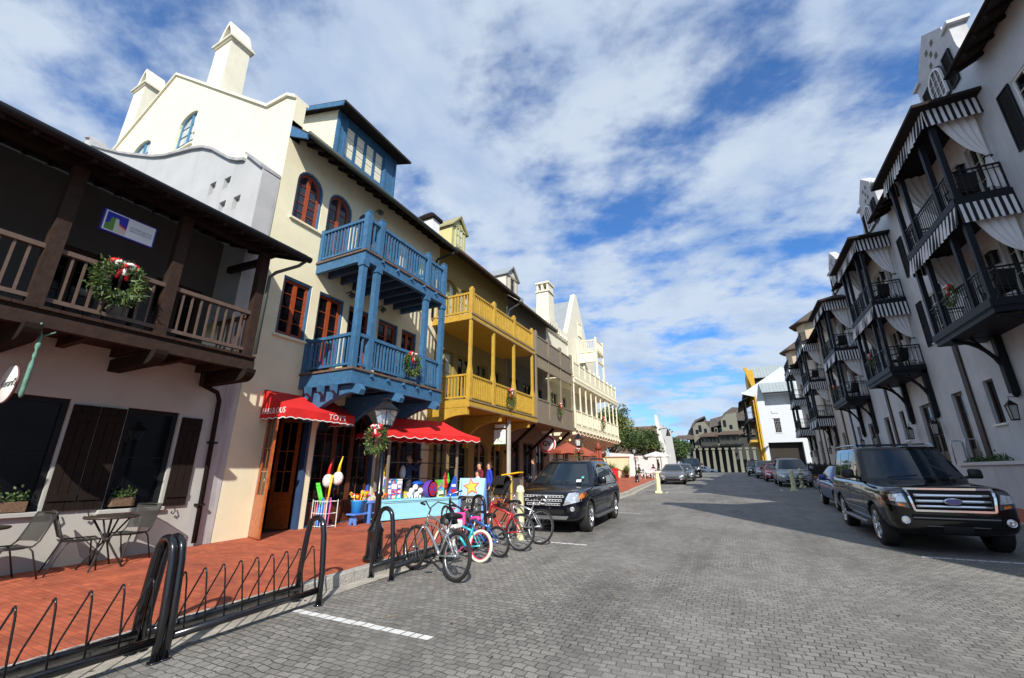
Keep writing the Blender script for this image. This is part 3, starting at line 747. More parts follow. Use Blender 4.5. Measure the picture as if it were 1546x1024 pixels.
# ===== cream toy shop with the blue balconies =====
B = thing('cream_toy_shop_building', 'tall cream stucco building with blue timber balconies, red window sashes and two chimneys', 'building', (XL, 9, zs(9)))
f3 = [(6.15,7.0,8.17,9.80,.42),(7.22,8.1,7.2,9.76,.42),(8.36,9.24,7.2,9.74,.42),(9.5,10.38,7.2,9.72,.42),(10.66,11.5,8.17,9.70,.42)]
f2 = [(6.25,7.1,4.92,6.5),(7.35,8.22,4.02,6.47),(8.42,9.32,4.02,6.44),(9.65,10.58,4.02,6.42),(10.78,11.56,4.92,6.4)]
f1 = [(6.45,7.68,.1,3.05),(7.84,10.0,.3,3.48,.8),(10.3,12.25,.3,3.3,.5)]
mb = MB(); facade(mb, FL, 5.7, 12.66, 0, 11.0, f3+f2+f1, .2)
mb.quad((-9.7,12.66,0),(-18,12.66,0),(-18,12.66,10),(-9.7,12.66,10)); part('wall', mb, stucco_cream, B)
gp = [(-9.7,0),(-9.7,11.75),(-10.12,12.02),(-11.05,12.05),(-18.0,16.92),(-26.,12.6),(-26,0)]
gw = [(-16.5,-15.2,12.45,14.08,.45),(-19.95,-18.5,12.3,14.15,.45)]
FG = Face('F', 5.7)
mb = MB()
def gz(x):
    for (xa, za), (xb, zb) in zip(gp[1:], gp[2:-1]):
        if xb <= x <= xa: return za+(zb-za)*(x-xa)/(xb-xa)
xs = sorted({p[0] for p in gp[1:-1]}|{g[0] for g in gw}|{g[1] for g in gw})
for a, b in zip(xs, xs[1:]):
    g = [g for g in gw if g[0]-1e-6 <= a and b <= g[1]+1e-6]
    if g:
        g = g[0]; mb.quad(FG(a,0),FG(b,0),FG(b,g[2]),FG(a,g[2])); mb.quad(FG(a,g[3]),FG(b,g[3]),FG(b,gz(b)),FG(a,gz(a)))
    else: mb.quad(FG(a,0),FG(b,0),FG(b,gz(b)),FG(a,gz(a)))
facade(mb, FG, -16.5, -15.2, 12.45, 14.08, [gw[0]], .2); facade(mb, FG, -19.95, -18.5, 12.3, 14.15, [gw[1]], .2)
mb.quad((-9.7,5.7,10.4),(-9.7,6.02,10.4),(-9.7,6.02,11.75),(-9.7,5.7,11.75))
for (xa, za), (xb, zb) in zip(gp[1:], gp[2:-1]):
    mb.quad((xa,5.7,za),(xb,5.7,zb),(xb,6.02,zb),(xa,6.02,za)); mb.quad((xa,6.02,za-1.6),(xb,6.02,zb-1.6),(xb,6.02,zb),(xa,6.02,za))
part('gable_wall', mb, mat('stucco_gable', (.74,.69,.50), .85, var=.05, bump=.3, streak=.2, dirt=(.55,.50,.34)), B)
mb = MB()
for (xa, za), (xb, zb) in zip(gp[1:], gp[2:-1]):
    mb.hexa([(xa,5.63,za),(xa,6.09,za),(xb,6.09,zb),(xb,5.63,zb),(xa,5.63,za+.10),(xa,6.09,za+.10),(xb,6.09,zb+.10),(xb,5.63,zb+.10)])
part('coping', mb, stucco_ivory, B)
for g in gw: window(B, FG, g, mat('blue_sash', (.07,.20,.33), .5), pane_curtain, .1, 0, 3, sill=stucco_ivory, leaves=2, fw=.07)
for x0, x1, zb, zt in ((-15.42,-14.32,13.0,16.78),(-22.05,-20.95,13.0,17.95)):
    mb = MB(); y0, y1 = 5.72, 6.40; t = .10
    mb.hexa([(x0-.05,y0,zb),(x1+.06,y0,zb),(x1+.06,y1+.04,zb),(x0-.05,y1+.04,zb),(x0+t*.6,y0,zt),(x1-t*.6,y0,zt),(x1-t*.6,y1,zt),(x0+t*.6,y1,zt)])
    ch = part('chimney', mb, stucco_ivory, B)
    mb = MB(); mb.box(x0+.02,x1-.02,y0-.05,y1+.05,zt,zt+.07); mb.box(x0-.06,x1+.06,y0-.11,y1+.11,zt+.07,zt+.13); mb.box(x0+.0,x1-.0,y0-.07,y1+.07,zt+.131,zt+.24); part('cornice', mb, stucco_ivory, ch)
    mb = MB(); xm = (x0+x1)/2; hw = (x1-x0)/2-.03; P = []
    for k in range(15):
        q = 1-k/7; P.append((xm+hw*q, zt+.24+.98*(1-abs(q)**1.5)))
    Q = [(xm+(p[0]-xm)*.66, zt+.24+(p[1]-zt-.24)*.80) for p in P]
    n = len(P); V = [(p[0], y, p[1]) for y in (y0, y1) for p in P]+[(q[0], y, q[1]) for y in (y0, y1) for q in Q]; Fs = []
    for i in range(n-1): Fs += [(i, i+1, n+i+1, n+i), (2*n+i, 2*n+i+1, 3*n+i+1, 3*n+i), (i, 2*n+i, 2*n+i+1, i+1), (n+i, n+i+1, 3*n+i+1, 3*n+i)]
    mb.add(V, Fs); mb.m = 1; mb.poly([(q[0], y0+.22, q[1]) for q in Q])
    part('arched_cap', mb, [stucco_ivory, mat('cap_dark', (.06,.05,.035), .9)], ch)  # second material: dark sheet set back in the arched opening
# roof
def rz(x): return 10.28+.74*(-8.95-x)
mb = MB(); mb.prism([(-8.95,6.05,rz(-8.95)-.09),(-8.95,6.05,rz(-8.95)),(-18,6.05,rz(-18)),(-18,6.05,rz(-18)-.3)], (0, 6.75, 0))
mb.prism([(-18,6.05,rz(-18)-.3),(-18,6.05,rz(-18)),(-26,6.05,12.3),(-26,6.05,12.0)], (0, 6.75, 0))
mb.prism([(-8.95,5.72,rz(-8.95)-.09),(-8.95,5.72,rz(-8.95)),(-9.69,5.72,rz(-9.69)),(-9.69,5.72,rz(-9.69)-.1)], (0, .34, 0))
part('roof', mb, roof_dark, B)
mb = MB()
for i in range(19): mb.beam((-8.99, 5.9+i*.37, 10.14), (-9.72, 5.9+i*.37, 10.62), .07, .12)
mb.box(-9.7,-9.0,5.74,12.78,10.30,10.34) if False else None
part('rafters', mb, dark_wood, B)
mb = MB(); mb.prism([(-8.93,5.70,10.05),(-8.93,5.70,10.20),(-9.7,5.70,10.80),(-9.7,5.70,10.45)], (0, .05, 0)); part('rake_board', mb, blue_paint, B)
mb = MB(); mb.tube([(-8.90,5.72,10.22),(-8.90,12.78,10.20)], .075, 8); part('gutter', mb, mat('copper_gutter', (.035,.045,.035), .5), B)
mb = MB(); mb.tube([(-8.9,12.62,10.2),(-8.95,12.55,10.0),(-9.55,12.35,9.8),(-9.62,12.32,9.6),(-9.62,12.3,7.3)], .045, 8); part('downpipe', mb, iron, B)
# dormer
clap = linemat('clapboard_cream', (.80,.75,.56), 2, .135, .09, .45, .7, .9, .04)
mb = MB(); mb.prism([(-10.2,7.45,11.2),(-10.2,7.45,13.2),(-13.2,7.45,14.1),(-13.9,7.45,13.9)], (0, 2.75, 0)); D = part('dormer', mb, clap, B)
mb = MB(); mb.prism([(-9.62,7.2,13.02),(-9.62,7.2,13.11),(-13.4,7.2,14.36),(-13.4,7.2,14.24)], (0, 3.25, 0)); part('dormer_roof', mb, roof_dark, D)
FD = Face('L', -10.2)
mb = MB(); fbox(mb, FD, 7.42, 7.80, 11.2, 13.14, .002, .06); fbox(mb, FD, 9.58, 10.22, 11.2, 13.14, .002, .06); fbox(mb, FD, 7.8, 9.58, 12.88, 13.14, .002, .06); fbox(mb, FD, 7.8, 9.58, 11.2, 11.62, .002, .06)
for u in (7.44, 7.72, 9.6, 10.1): fbox(mb, FD, u, u+.09, 11.2, 13.0, .06, .09)
mb.beam((-9.65,7.18,12.97),(-13.3,7.18,14.2),.03,.16); part('dormer_trim', mb, blue_paint, D)
for i in range(4):
    a = 7.80+i*.445; window(D, FD, (a, a+.445, 11.62, 12.88), blue_paint, pane_curtain, .0, 0, 2, leaves=1, fw=.06)
# windows and doors
for i, o in enumerate(f3): window(B, FL, o, red_wood, pane_blue, .12, 0, 4 if i in (0, 4) else 5, outer=blue_paint, sill=stucco_cream if i in (0, 4) else None, name='window' if i in (0, 4) else 'door', fw=.065)
for i, o in enumerate(f2): window(B, FL, o, red_wood, pane_dark, .12, 0, 3 if i in (0, 4) else 4, outer=blue_paint, sill=stucco_cream if i in (0, 4) else None, name='window' if i in (0, 4) else 'door', fw=.07)
window(B, FL, f1[1], mat('shop_wood', (.10,.028,.012), .4, coat=.2), pane_dark, .16, 1, 3, outer=blue_dark, name='shopfront', leaves=3, fw=.09, kick=.55)
window(B, FL, f1[2], MATS['shop_wood'], pane_dark, .16, 1, 3, outer=blue_dark, name='shopfront', leaves=2, fw=.09, kick=.55)
# open doorway: dark room behind, frame, one leaf swung out
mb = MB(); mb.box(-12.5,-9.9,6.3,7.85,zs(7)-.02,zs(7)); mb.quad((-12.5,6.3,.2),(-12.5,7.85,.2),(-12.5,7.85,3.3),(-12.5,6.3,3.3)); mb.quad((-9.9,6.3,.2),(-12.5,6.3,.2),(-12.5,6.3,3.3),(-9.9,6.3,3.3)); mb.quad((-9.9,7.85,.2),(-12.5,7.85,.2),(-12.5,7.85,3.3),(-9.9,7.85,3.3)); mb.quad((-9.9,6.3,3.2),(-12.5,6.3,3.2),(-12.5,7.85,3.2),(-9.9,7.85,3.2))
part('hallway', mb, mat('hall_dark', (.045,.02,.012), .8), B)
mb = MB(); P = outline(6.45,7.68,.28,3.05); Q = outline(6.53,7.60,.2,2.96); ring(mb, FL, P, Q, -.19, .01); part('door_frame', mb, blue_dark, B)
def leafdoor(root, hinge, ang, w_, z0, z1, m, pm):
    mb = MB(); c, s = math.cos(ang), math.sin(ang); hx, hy = hinge
    F = lambda u, v, d=0.: (hx+c*u-s*d, hy+s*u+c*d, v)
    ring(mb, F, [(0,z0),(w_,z0),(w_,z1),(0,z1)], [(.09,z0+.85),(w_-.09,z0+.85),(w_-.09,z1-.1),(.09,z1-.1)], -.025, .025)
    fbox(mb, F, .085, w_-.085, z0+.12, z0+.86, -.015, .015)
    for v in (z0+1.35, z0+1.85): fbox(mb, F, .09, w_-.09, v-.012, v+.012, -.012, .012)
    fbox(mb, F, w_/2-.012, w_/2+.012, z0+.85, z1-.1, -.011, .011)
    mb2 = MB(); fbox(mb2, F, .09, w_-.09, z0+.86, z1-.1, -.004, .004); k = MB()
    for sd in (-1, 1): k.tube([F(w_-.06, z0+.98, .03*sd), F(w_-.06, z0+.98, .06*sd), F(w_-.06, z0+1.2, .06*sd), F(w_-.06, z0+1.2, .03*sd)], .008, 6)
    fbox(k, F, .14, w_-.14, z0+.15, z0+.42, .016, .019); fbox(k, F, .14, w_-.14, z0+.15, z0+.42, -.019, -.016)
    d = part('door', mb, m, root, 'glazed wooden door standing open'); part('pane', mb2, pm, d); part('handle', k, mat('brass', (.35,.22,.10), .35, metal=.8), d)
leafdoor(B, (-9.68, 6.47), R(-18), .66, .30, 2.98, door_wood, pane_dark)
leafdoor(B, (-9.98, 7.60), R(-165), .62, .30, 2.98, door_wood, pane_dark)
# wall lamps
for y, z in ((9.02,10.05),(8.25,6.75),(9.55,6.75)):
    mb = MB(); mb.tube([(-9.7,y,z),(-9.52,y,z+.03),(-9.45,y,z-.04)], .018, 6); mb.lathe([(.02,.0),(.07,-.02),(.10,-.10),(.10,-.11)], (-9.45,y,z-.04), 12); mb.lathe([(.045,-.1),(.04,-.17),(.0,-.19)], (-9.45,y,z-.04), 10)
    part('wall_lamp', mb, mat('pewter', (.12,.12,.13), .4, metal=.7), B)
# blue balconies
def blue_balcony(zt, zb_beam, posts, rail_top, nm):
    y0, y1, x1 = 7.12, 10.72, -7.85
    mb = MB(); mb.box(-9.7, x1+.04, y0-.04, y1+.04, zt-.05, zt); 
    deck = part(nm, mb, mat('deck_brown', (.13,.085,.06), .7, var=.25, scale=7), B)
    mb = MB(); mb.box(x1-.12, x1, y0, y1, zb_beam, zt-.052); mb.box(-9.7, x1-.12, y0, y0+.1, zb_beam, zt-.052); mb.box(-9.7, x1-.12, y1-.1, y1, zb_beam, zt-.052)
    for i in range(1, 6): mb.beam((x1+.07, y0+i*.6, zt-.11), (x1+.001, y0+i*.6, zt-.11), .06, .07)
    part('frame_beam', mb, blue_paint, deck)
    mb = MB()
    for i in range(1, 8): mb.box(-9.7, x1-.125, y0+i*.45-.04, y0+i*.45+.04, zb_beam+.03, zt-.055)
    part('joist', mb, blue_dark, deck)
    yy = [y0+.05, 7.66, 9.78, y1-.09]; h = rail_top-zt
    for a, b in zip(yy, yy[1:]):
        mb = MB(); railing(mb, (x1-.08, a+.08), (x1-.08, b-.08), zt, h, .115, .04, .08, .11); part('railing', mb, blue_paint, deck)
    for y in (yy[0], yy[-1]):
        mb = MB(); railing(mb, (x1-.16, y), (-9.68, y), zt, h, .125, .04, .08, .11); part('railing', mb, blue_paint, deck)
    mb = MB(); post(mb, -9.62, yy[0], zt, zt+h+.04, .12); post(mb, -9.62, yy[-1], zt, zt+h+.04, .12); part('half_post', mb, blue_paint, deck)
    return deck, yy
d2, yy = blue_balcony(7.22, 6.90, None, 8.20, 'upper_balcony')
for y in yy:
    mb = MB(); post(mb, -7.93, y, 7.2, 8.36, .155); mb.hexa([(-7.93-.09,y-.09,8.36),(-7.93+.09,y-.09,8.36),(-7.93+.09,y+.09,8.36),(-7.93-.09,y+.09,8.36),(-7.93-.04,y-.04,8.42),(-7.93+.04,y-.04,8.42),(-7.93+.04,y+.04,8.42),(-7.93-.04,y+.04,8.42)]); part('newel', mb, blue_paint, d2)
d1, yy = blue_balcony(4.05, 3.66, None, 4.95, 'lower_balcony')
for y in yy:
    mb = MB(); post(mb, -7.93, y, 4.03, 6.9, .15); mb.box(-8.03,-7.83,y-.10,y+.10,6.62,6.9) if False else None
    mb.beam((-7.93,y,6.75),(-7.93,y,6.9),.2,.2); part('post', mb, blue_paint, d1)
for y in (7.35, 8.75, 10.35):
    mb = MB(); pts = [(-9.69,y-.08,2.85),(-9.45,y-.08,2.85)]
    for k in range(7):
        a = k/6; pts.append((-9.4+1.45*a, y-.08, 2.95+.52*math.sin(a*PI/2)))
    pts += [(-7.72,y-.08,3.40),(-7.66,y-.08,3.52),(-7.75,y-.08,3.655),(-9.69,y-.08,3.655)]; mb.prism(pts, (0,.16,0)); part('bracket', mb, blue_paint, d1)
for i in range(3): mb = MB(); mb.hexa([(-9.3+i*.45,7.02,3.50),(-9.18+i*.45,7.02,3.50),(-9.18+i*.45,7.13,3.42),(-9.3+i*.45,7.13,3.42),(-9.3+i*.45,6.98,3.655),(-9.18+i*.45,6.98,3.655),(-9.18+i*.45,7.13,3.655),(-9.3+i*.45,7.13,3.655)]); part('beam_end', mb, blue_paint, d1)
# red shop awning
mb = MB(); ya, yb = 6.24, 8.2; xo = -8.75
def aw(u, v):  # canopy surface
    return (XL+.02+(xo-XL-.02)*v, ya+(yb-ya)*u, 3.50+(3.02-3.50)*v+.012*math.sin(u*9)*v)
mb.grid(aw, 10, 3)
n = 26
for i in range(n):
    a, b = i/n, (i+1)/n
    za = 2.80+.035*abs(math.sin(a*PI*9)); zb = 2.80+.035*abs(math.sin(b*PI*9)); pa, pb = aw(a, 1), aw(b, 1)
    mb.m = 0; mb.quad(pa, pb, (pb[0]+.01, pb[1], zb), (pa[0]+.01, pa[1], za))
    mb.m = 1; mb.quad((pa[0]+.014, pa[1], za+.002), (pb[0]+.014, pb[1], zb+.002), (pb[0]+.014, pb[1], zb-.022), (pa[0]+.014, pa[1], za-.022))
mb.m = 0
for y in (ya, yb):
    for i in range(8):
        a, b = i/8, (i+1)/8; xa = XL+.02+(xo-XL-.02)*a; xb = XL+.02+(xo-XL-.02)*b
        za = 2.80+.03*abs(math.sin(a*PI*4)); zb = 2.80+.03*abs(math.sin(b*PI*4))
        mb.m = 0; mb.quad((xa,y,za),(xb,y,zb),(xb,y,3.50-.48*b),(xa,y,3.50-.48*a))
        mb.m = 1; mb.quad((xa,y-.004,za+.002),(xb,y-.004,zb+.002),(xb,y-.004,zb-.022),(xa,y-.004,za-.022))
mb.m = 0
aws = part('shop_awning', mb, [red_cloth, white_cloth], B, cleanup=False)
mb = MB()
text_mesh(mb, 'FABULOUS', .19, frame((-9.20, ya-.012, 2.965), (1,0,.0), (0,0,1)), .003, sx=.88)
part('lettering', mb, white_cloth, aws, cleanup=False); mb = MB()
text_mesh(mb, 'TOYS', .19, frame((xo+.028, 7.62, 2.925), (0,1,0), (0,0,1)), .003, sx=1.1)
part('lettering', mb, white_cloth, aws, cleanup=False)
mb = MB()
for y in (6.4, 8.1): mb.tube([(XL,y,3.0),(xo,y,2.95)], .015, 6)
part('awning_arm', mb, iron, aws)
wreath(FL, 9.12, 4.52, .33, 'wreath with red and white bow on the blue balcony railing', W8, 2, 1300, 1.90)
wreath(Face('L', -8.34), 2.66, 4.47, .335, 'largest wreath with red and white bow, on the dark brown balcony rail', W8, 1, 2600, .05)

# ===== mustard, taupe and ivory buildings =====
def simple_balcony(root, nm, x1, y0, y1, zt, th, m, rail_h, posts, post_w, solid=False, open_side=True, zpost=None, sp=.13, posttop=None, fas=None):
    mb = MB(); mb.box(-9.7, x1, y0, y1, zt-th, zt); dk = part(nm, mb, m, root)
    if fas: 
        fb = MB(); fb.box(x1, x1+.03, y0-.02, y1, zt-.05, zt+.01); fb.box(x1, x1+.02, y0, y1, zt-th+.0, zt-th+.05); part('trim', fb, fas, dk)
    for a, b in zip(posts, posts[1:]):
        mb = MB()
        if solid:
            for i in range(int((b-a)/.14)): mb.box(x1-.09, x1-.05, a+.07+i*.14, a+.07+i*.14+.134, zt+.02, zt+rail_h-.07)
            mb.box(x1-.12, x1-.02, a+.05, b-.05, zt+rail_h-.07, zt+rail_h); mb.box(x1-.11, x1-.03, a+.05, b-.05, zt, zt+.09)
        else: railing(mb, (x1-.07, a+.07), (x1-.07, b-.07), zt, rail_h, sp, .045, .07, .10)
        part('railing', mb, m, dk)
    if open_side:
        mb = MB(); railing(mb, (x1-.12, posts[0]), (-9.68, posts[0]), zt, rail_h, sp, .045, .07, .10); part('railing', mb, m, dk)
    for y in posts:
        mb = MB(); zp = posttop if posttop else zt+rail_h+.16
        post(mb, x1-.07, y, zt, zt+rail_h+(.16 if not posttop else 0), post_w)
        if posttop:
            w1 = post_w*.62; mb.hexa([(x1-.07-i*post_w/2, y-j*post_w/2, zt+rail_h) for i, j in ((1,1),(-1,1),(-1,-1),(1,-1))]+[(x1-.07-i*w1/2, y-j*w1/2, zt+rail_h+.35) for i, j in ((1,1),(-1,1),(-1,-1),(1,-1))]); post(mb, x1-.07, y, zt+rail_h+.35, posttop, w1)
        else: mb.ball((x1-.07, y, zt+rail_h+.17), post_w*.42, 8, 5)
        part('post' if posttop else 'newel', mb, m, dk)
    return dk
C = thing('mustard_building', 'mustard yellow building with two yellow timber balconies', 'building', (XL, 15.5, zs(15.5)))
cw = [(13.1,14.0,7.3,9.4,.35),(14.25,15.2,7.3,9.4,.35),(16.0,17.0,7.3,9.4,.35),(17.3,18.2,7.3,9.4,.35),(13.0,14.0,4.08,6.3),(14.3,15.4,4.08,6.3),(15.8,16.8,4.08,6.3),(17.1,18.1,4.08,6.3),(12.95,13.75,.3,2.9),(13.95,15.3,.3,3.0,.6),(15.75,16.9,.3,2.9,.4),(17.2,18.3,.3,2.9,.4)]
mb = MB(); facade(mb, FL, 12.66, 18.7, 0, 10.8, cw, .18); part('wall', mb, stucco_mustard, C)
for i, o in enumerate(cw): window(C, FL, o, olive_paint, pane_curtain if i in (0, 1) else (pane_dark if i != 4 else pane_curtain), .12, 0, 3, name='door' if i > 1 else 'window', leaves=2, fw=.08, kick=.5 if i > 3 else .0)
dk = simple_balcony(C, 'upper_balcony', -7.9, 12.42, 18.16, 7.26, .24, mustard_paint, .86, [12.5,14.2,16.02,17.98], .15, fas=mat('trim_brown', (.25,.18,.09), .6))
dk = simple_balcony(C, 'lower_balcony', -7.9, 12.42, 18.30, 4.06, .27, mustard_paint, .92, [12.5,14.2,16.02,17.98], .17, posttop=7.02, fas=MATS['trim_brown'])
for y in (12.5, 14.9, 17.6):
    mb = MB(); pts = [(-9.69,y-.07,2.55),(-9.5,y-.07,2.55)]
    for k in range(8): a = PI/2*k/7; pts.append((-9.5+1.35*(1-math.cos(a)), y-.07, 2.75+.78*math.sin(a)))
    pts += [(-7.98,y-.07,3.53),(-7.98,y-.07,3.78),(-9.69,y-.07,3.78)]; mb.prism(pts, (0,.14,0)); part('bracket', mb, mustard_paint, dk)
mb = MB(); mb.prism([(-9.0,12.72,10.28),(-9.0,12.72,10.40),(-18,12.72,16.9),(-18,12.72,16.6)], (0, 6.0, 0)); part('roof', mb, roof_dark, C)
mb = MB(); mb.tube([(-8.95,12.75,10.38),(-8.95,18.72,10.36)], .07, 8); part('gutter', mb, mat('gutter_brown', (.09,.06,.045), .5), C)
def gable_dormer(root, y0, y1, x, z0, z1, zr, m, rm, trim, win_m, arch, depth=2.2, lab=None):
    mb = MB(); ym = (y0+y1)/2
    mb.prism([(x,y0,z0),(x,y1,z0),(x,y1,z1),(x,ym,zr-.08),(x,y0,z1)], (-depth,0,0)); D = part('dormer', mb, m, root)
    mb = MB(); o = .12; s = (zr-z1)/(ym-y0)
    for sg in (-1, 1):
        ye = y0-o if sg < 0 else y1+o; mb.prism([(x+.16,ym,zr+.02),(x+.16,ye,z1-o*s),(x+.16,ye,z1-o*s+.07),(x+.16,ym,zr+.10)], (-depth-.1,0,0))
    part('dormer_roof', mb, rm, D)
    F = Face('L', x); mb = MB()
    for a, b in ((y0-.01, y0+.10), (y1-.10, y1+.01)): fbox(mb, F, a, b, z0, z1+.02, .002, .03)
    fbox(mb, F, y0, y1, z1-.05, z1+.04, .03, .06)
    for sg in (-1, 1): mb.beam((x+.12, ym, zr), (x+.12, y0-.08 if sg < 0 else y1+.08, z1-.06), .03, .1)
    part('dormer_trim', mb, trim, D)
    window(D, F, (ym-.27, ym+.27, z0+.15, z1-.08+(.25 if arch else 0), .25 if arch else 0), trim, win_m, -.04, 0, 2, leaves=2 if arch else 1, fw=.05)
    return D
clapY = linemat('clapboard_yellow', (.72,.64,.30), 2, .11, .12, .5, .7, .9, .04)
gable_dormer(C, 14.8, 15.95, -10.7, 11.6, 13.2, 13.8, clapY, mat('dormer_roof_green', (.30,.27,.14), .7), mat('olive_trim', (.42,.42,.20), .6), pane_curtain, True)
mb = MB(); mb.box(-11.4,-10.6,13.2,13.7,11.4,12.55); c_ = part('chimney', mb, white_paint, C); mb = MB(); mb.box(-11.5,-10.5,13.1,13.8,12.55,12.7); mb.hexa([(-11.5,13.1,12.7),(-10.5,13.1,12.7),(-10.5,13.8,12.7),(-11.5,13.8,12.7),(-11.2,13.3,12.95),(-10.8,13.3,12.95),(-10.8,13.6,12.95),(-11.2,13.6,12.95)]); part('cap', mb, dark_wood, c_)
D_ = thing('taupe_building', 'taupe building with solid boarded balcony fronts and dark porch openings', 'building', (XL, 21, zs(21)))
dw = [(19.0,20.0,7.3,9.2),(21.2,22.2,7.3,9.2),(19.0,20.1,4.08,6.3),(20.7,21.8,4.08,6.3),(22.3,23.3,4.08,6.3),(18.9,20.2,.35,3.1),(20.6,21.9,.35,3.1),(22.3,23.4,.4,3.1)]
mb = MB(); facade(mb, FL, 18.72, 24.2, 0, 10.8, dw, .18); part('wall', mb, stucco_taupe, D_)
for i, o in enumerate(dw): window(D_, FL, o, mat('dark_frame', (.04,.035,.03), .5), pane_dark, .1, 0, 2, name='door' if i > 1 else 'window', leaves=2, fw=.08, kick=.4 if i > 4 else 0)
simple_balcony(D_, 'upper_balcony', -7.88, 18.32, 23.75, 7.28, .16, taupe_paint, .86, [18.4,20.0,21.8,23.6], .15, True, False)
dk = simple_balcony(D_, 'lower_balcony', -7.88, 18.32, 23.75, 4.05, .22, taupe_paint, .95, [18.4,20.0,21.8,23.6], .14, True, False, posttop=7.12)
mb = MB()
for a, b in zip([18.4,20.0,21.8],[20.0,21.8,23.6]):
    mb.box(-7.98,-7.92,a+.06,b-.06,6.5,6.56)
    n = 8
    for i in range(n): mb.box(-7.97,-7.93,a+.1+i*(b-a-.2)/n,a+.1+i*(b-a-.2)/n+.09,6.56,7.1)
part('fretwork', mb, taupe_paint, dk)
for y in (18.5, 20.9, 23.3):
    mb = MB(); mb.beam((-9.66,y,2.5),(-8.1,y,3.75),.1,.12); part('bracket', mb, dark_wood, dk)
mb = MB(); mb.prism([(-9.0,18.75,10.1),(-9.0,18.75,10.24),(-18,18.75,16.6),(-18,18.75,16.4)], (0, 5.5, 0)); part('roof', mb, roof_dark, D_)
mb = MB(); mb.tube([(-8.95,18.75,10.2),(-8.95,24.25,10.18)], .07, 8); part('gutter', mb, MATS['gutter_brown'], D_)
mb = MB(); mb.tube([(-8.9,18.9,10.3),(-9.1,18.8,10.1),(-9.55,18.7,9.85),(-9.62,18.68,9.6),(-9.62,18.66,7.3)], .05, 8); mb.box(-9.05,-8.85,18.72,18.98,10.2,10.42); part('downpipe', mb, mat('zinc', (.40,.42,.40), .4, metal=.6), D_)
gable_dormer(D_, 20.6, 22.1, -10.75, 11.6, 13.1, 13.75, mat('grey_board', (.60,.58,.50), .7, var=.05), roof_metal, mat('taupe_trim', (.34,.29,.21), .6), pane_dark, False)
mb = MB(); mb.box(-12.2,-11.5,22.2,22.7,12,14.0); part('chimney', mb, white_paint, D_)
for y, z in ((21.9,3.35),(23.4,3.35)):
    t = thing('string_bulb', 'small yellow bulb under the taupe balcony, %s the hanging sign' % ('nearer' if y < 22 else 'farther from'), 'light bulb', (-8.1, y, z+.2)); mb = MB(); mb.tube([(-8.1,y,z+.48),(-8.1,y,z+.05)], .01, 5); part('cord', mb, iron, t); mb = MB(); mb.ball((-8.1,y,z), .055, 8, 6); part('bulb', mb, mat('bulb_glow', (1,.62,.18), .4, emit=3, var=0), t)

E_ = thing('ivory_building', 'long ivory building with colonnaded porches, bracketed deck, chimney and steep gable', 'building', (XL, 29, zs(29)))
ew = [(24.8+i*1.75, 25.9+i*1.75, 4.3, 6.5) for i in range(6)]+[(24.8+i*1.75, 25.9+i*1.75, .8, 3.2) for i in range(6)]
mb = MB(); facade(mb, FL, 24.2, 35.2, 0, 10.9, ew, .18)
mb.box(-16,-9.72,24.22,24.5,0,10.6); mb.quad((-9.7,35.2,0),(-20,35.2,0),(-20,35.2,10),(-9.7,35.2,10)); part('wall', mb, stucco_ivory, E_)
for i, o in enumerate(ew): window(E_, FL, o, mat('ivory_frame', (.45,.40,.28), .6), pane_dark, .1, 0, 2, name='door', leaves=2, fw=.08)
mb = MB(); mb.box(-9.9,-9.55,24.22,28.2,10.9,11.12); mb.box(-9.85,-9.6,24.22,28.2,10.5,10.9)
for i in range(9): mb.box(-9.62,-9.5,24.4+i*.42,24.55+i*.42,10.62,10.9)
part('parapet_cornice', mb, stucco_ivory, E_)
mb = MB(); mb.hexa([(-10.5,24.4,10.6),(-9.55,24.4,10.6),(-9.55,25.5,10.6),(-10.5,25.5,10.6),(-10.42,24.45,13.2),(-9.58,24.45,13.2),(-9.58,25.4,13.2),(-10.42,25.4,13.2)])
mb.box(-10.75,-9.5,24.35,25.9,10.6,11.3); ch = part('chimney', mb, stucco_ivory, E_)
mb = MB(); mb.box(-10.50,-9.50,24.38,25.48,13.2,13.3); mb.box(-10.42,-10.3,24.45,25.4,13.3,13.8); mb.box(-9.7,-9.58,24.45,25.4,13.3,13.8); mb.box(-10.1,-9.95,24.45,25.4,13.3,13.8); mb.box(-10.5,-9.5,24.38,25.48,13.8,13.92); part('cap', mb, stucco_ivory, ch)
# steep gable in the street front with its metal roof behind
mb = MB(); mb.prism([(-9.68,28.2,0),(-9.68,34.6,0),(-9.68,34.6,10.6),(-9.68,33.1,12.0),(-9.68,31.0,15.3),(-9.68,30.5,15.3),(-9.68,28.6,11.9),(-9.68,28.2,11.3)], (-.35,0,0)); part('gable', mb, stucco_ivory, E_)
mb = MB(); mb.prism([(-10.03,28.3,11.0),(-10.03,30.75,14.9),(-10.03,30.95,14.9),(-10.03,33.9,11.0)], (-9,0,0)); part('roof', mb, roof_metal, E_)
window(E_, FL, (30.9,31.7,11.9,13.0), ivory_paint, pane_curtain, -.06, 0, 1)
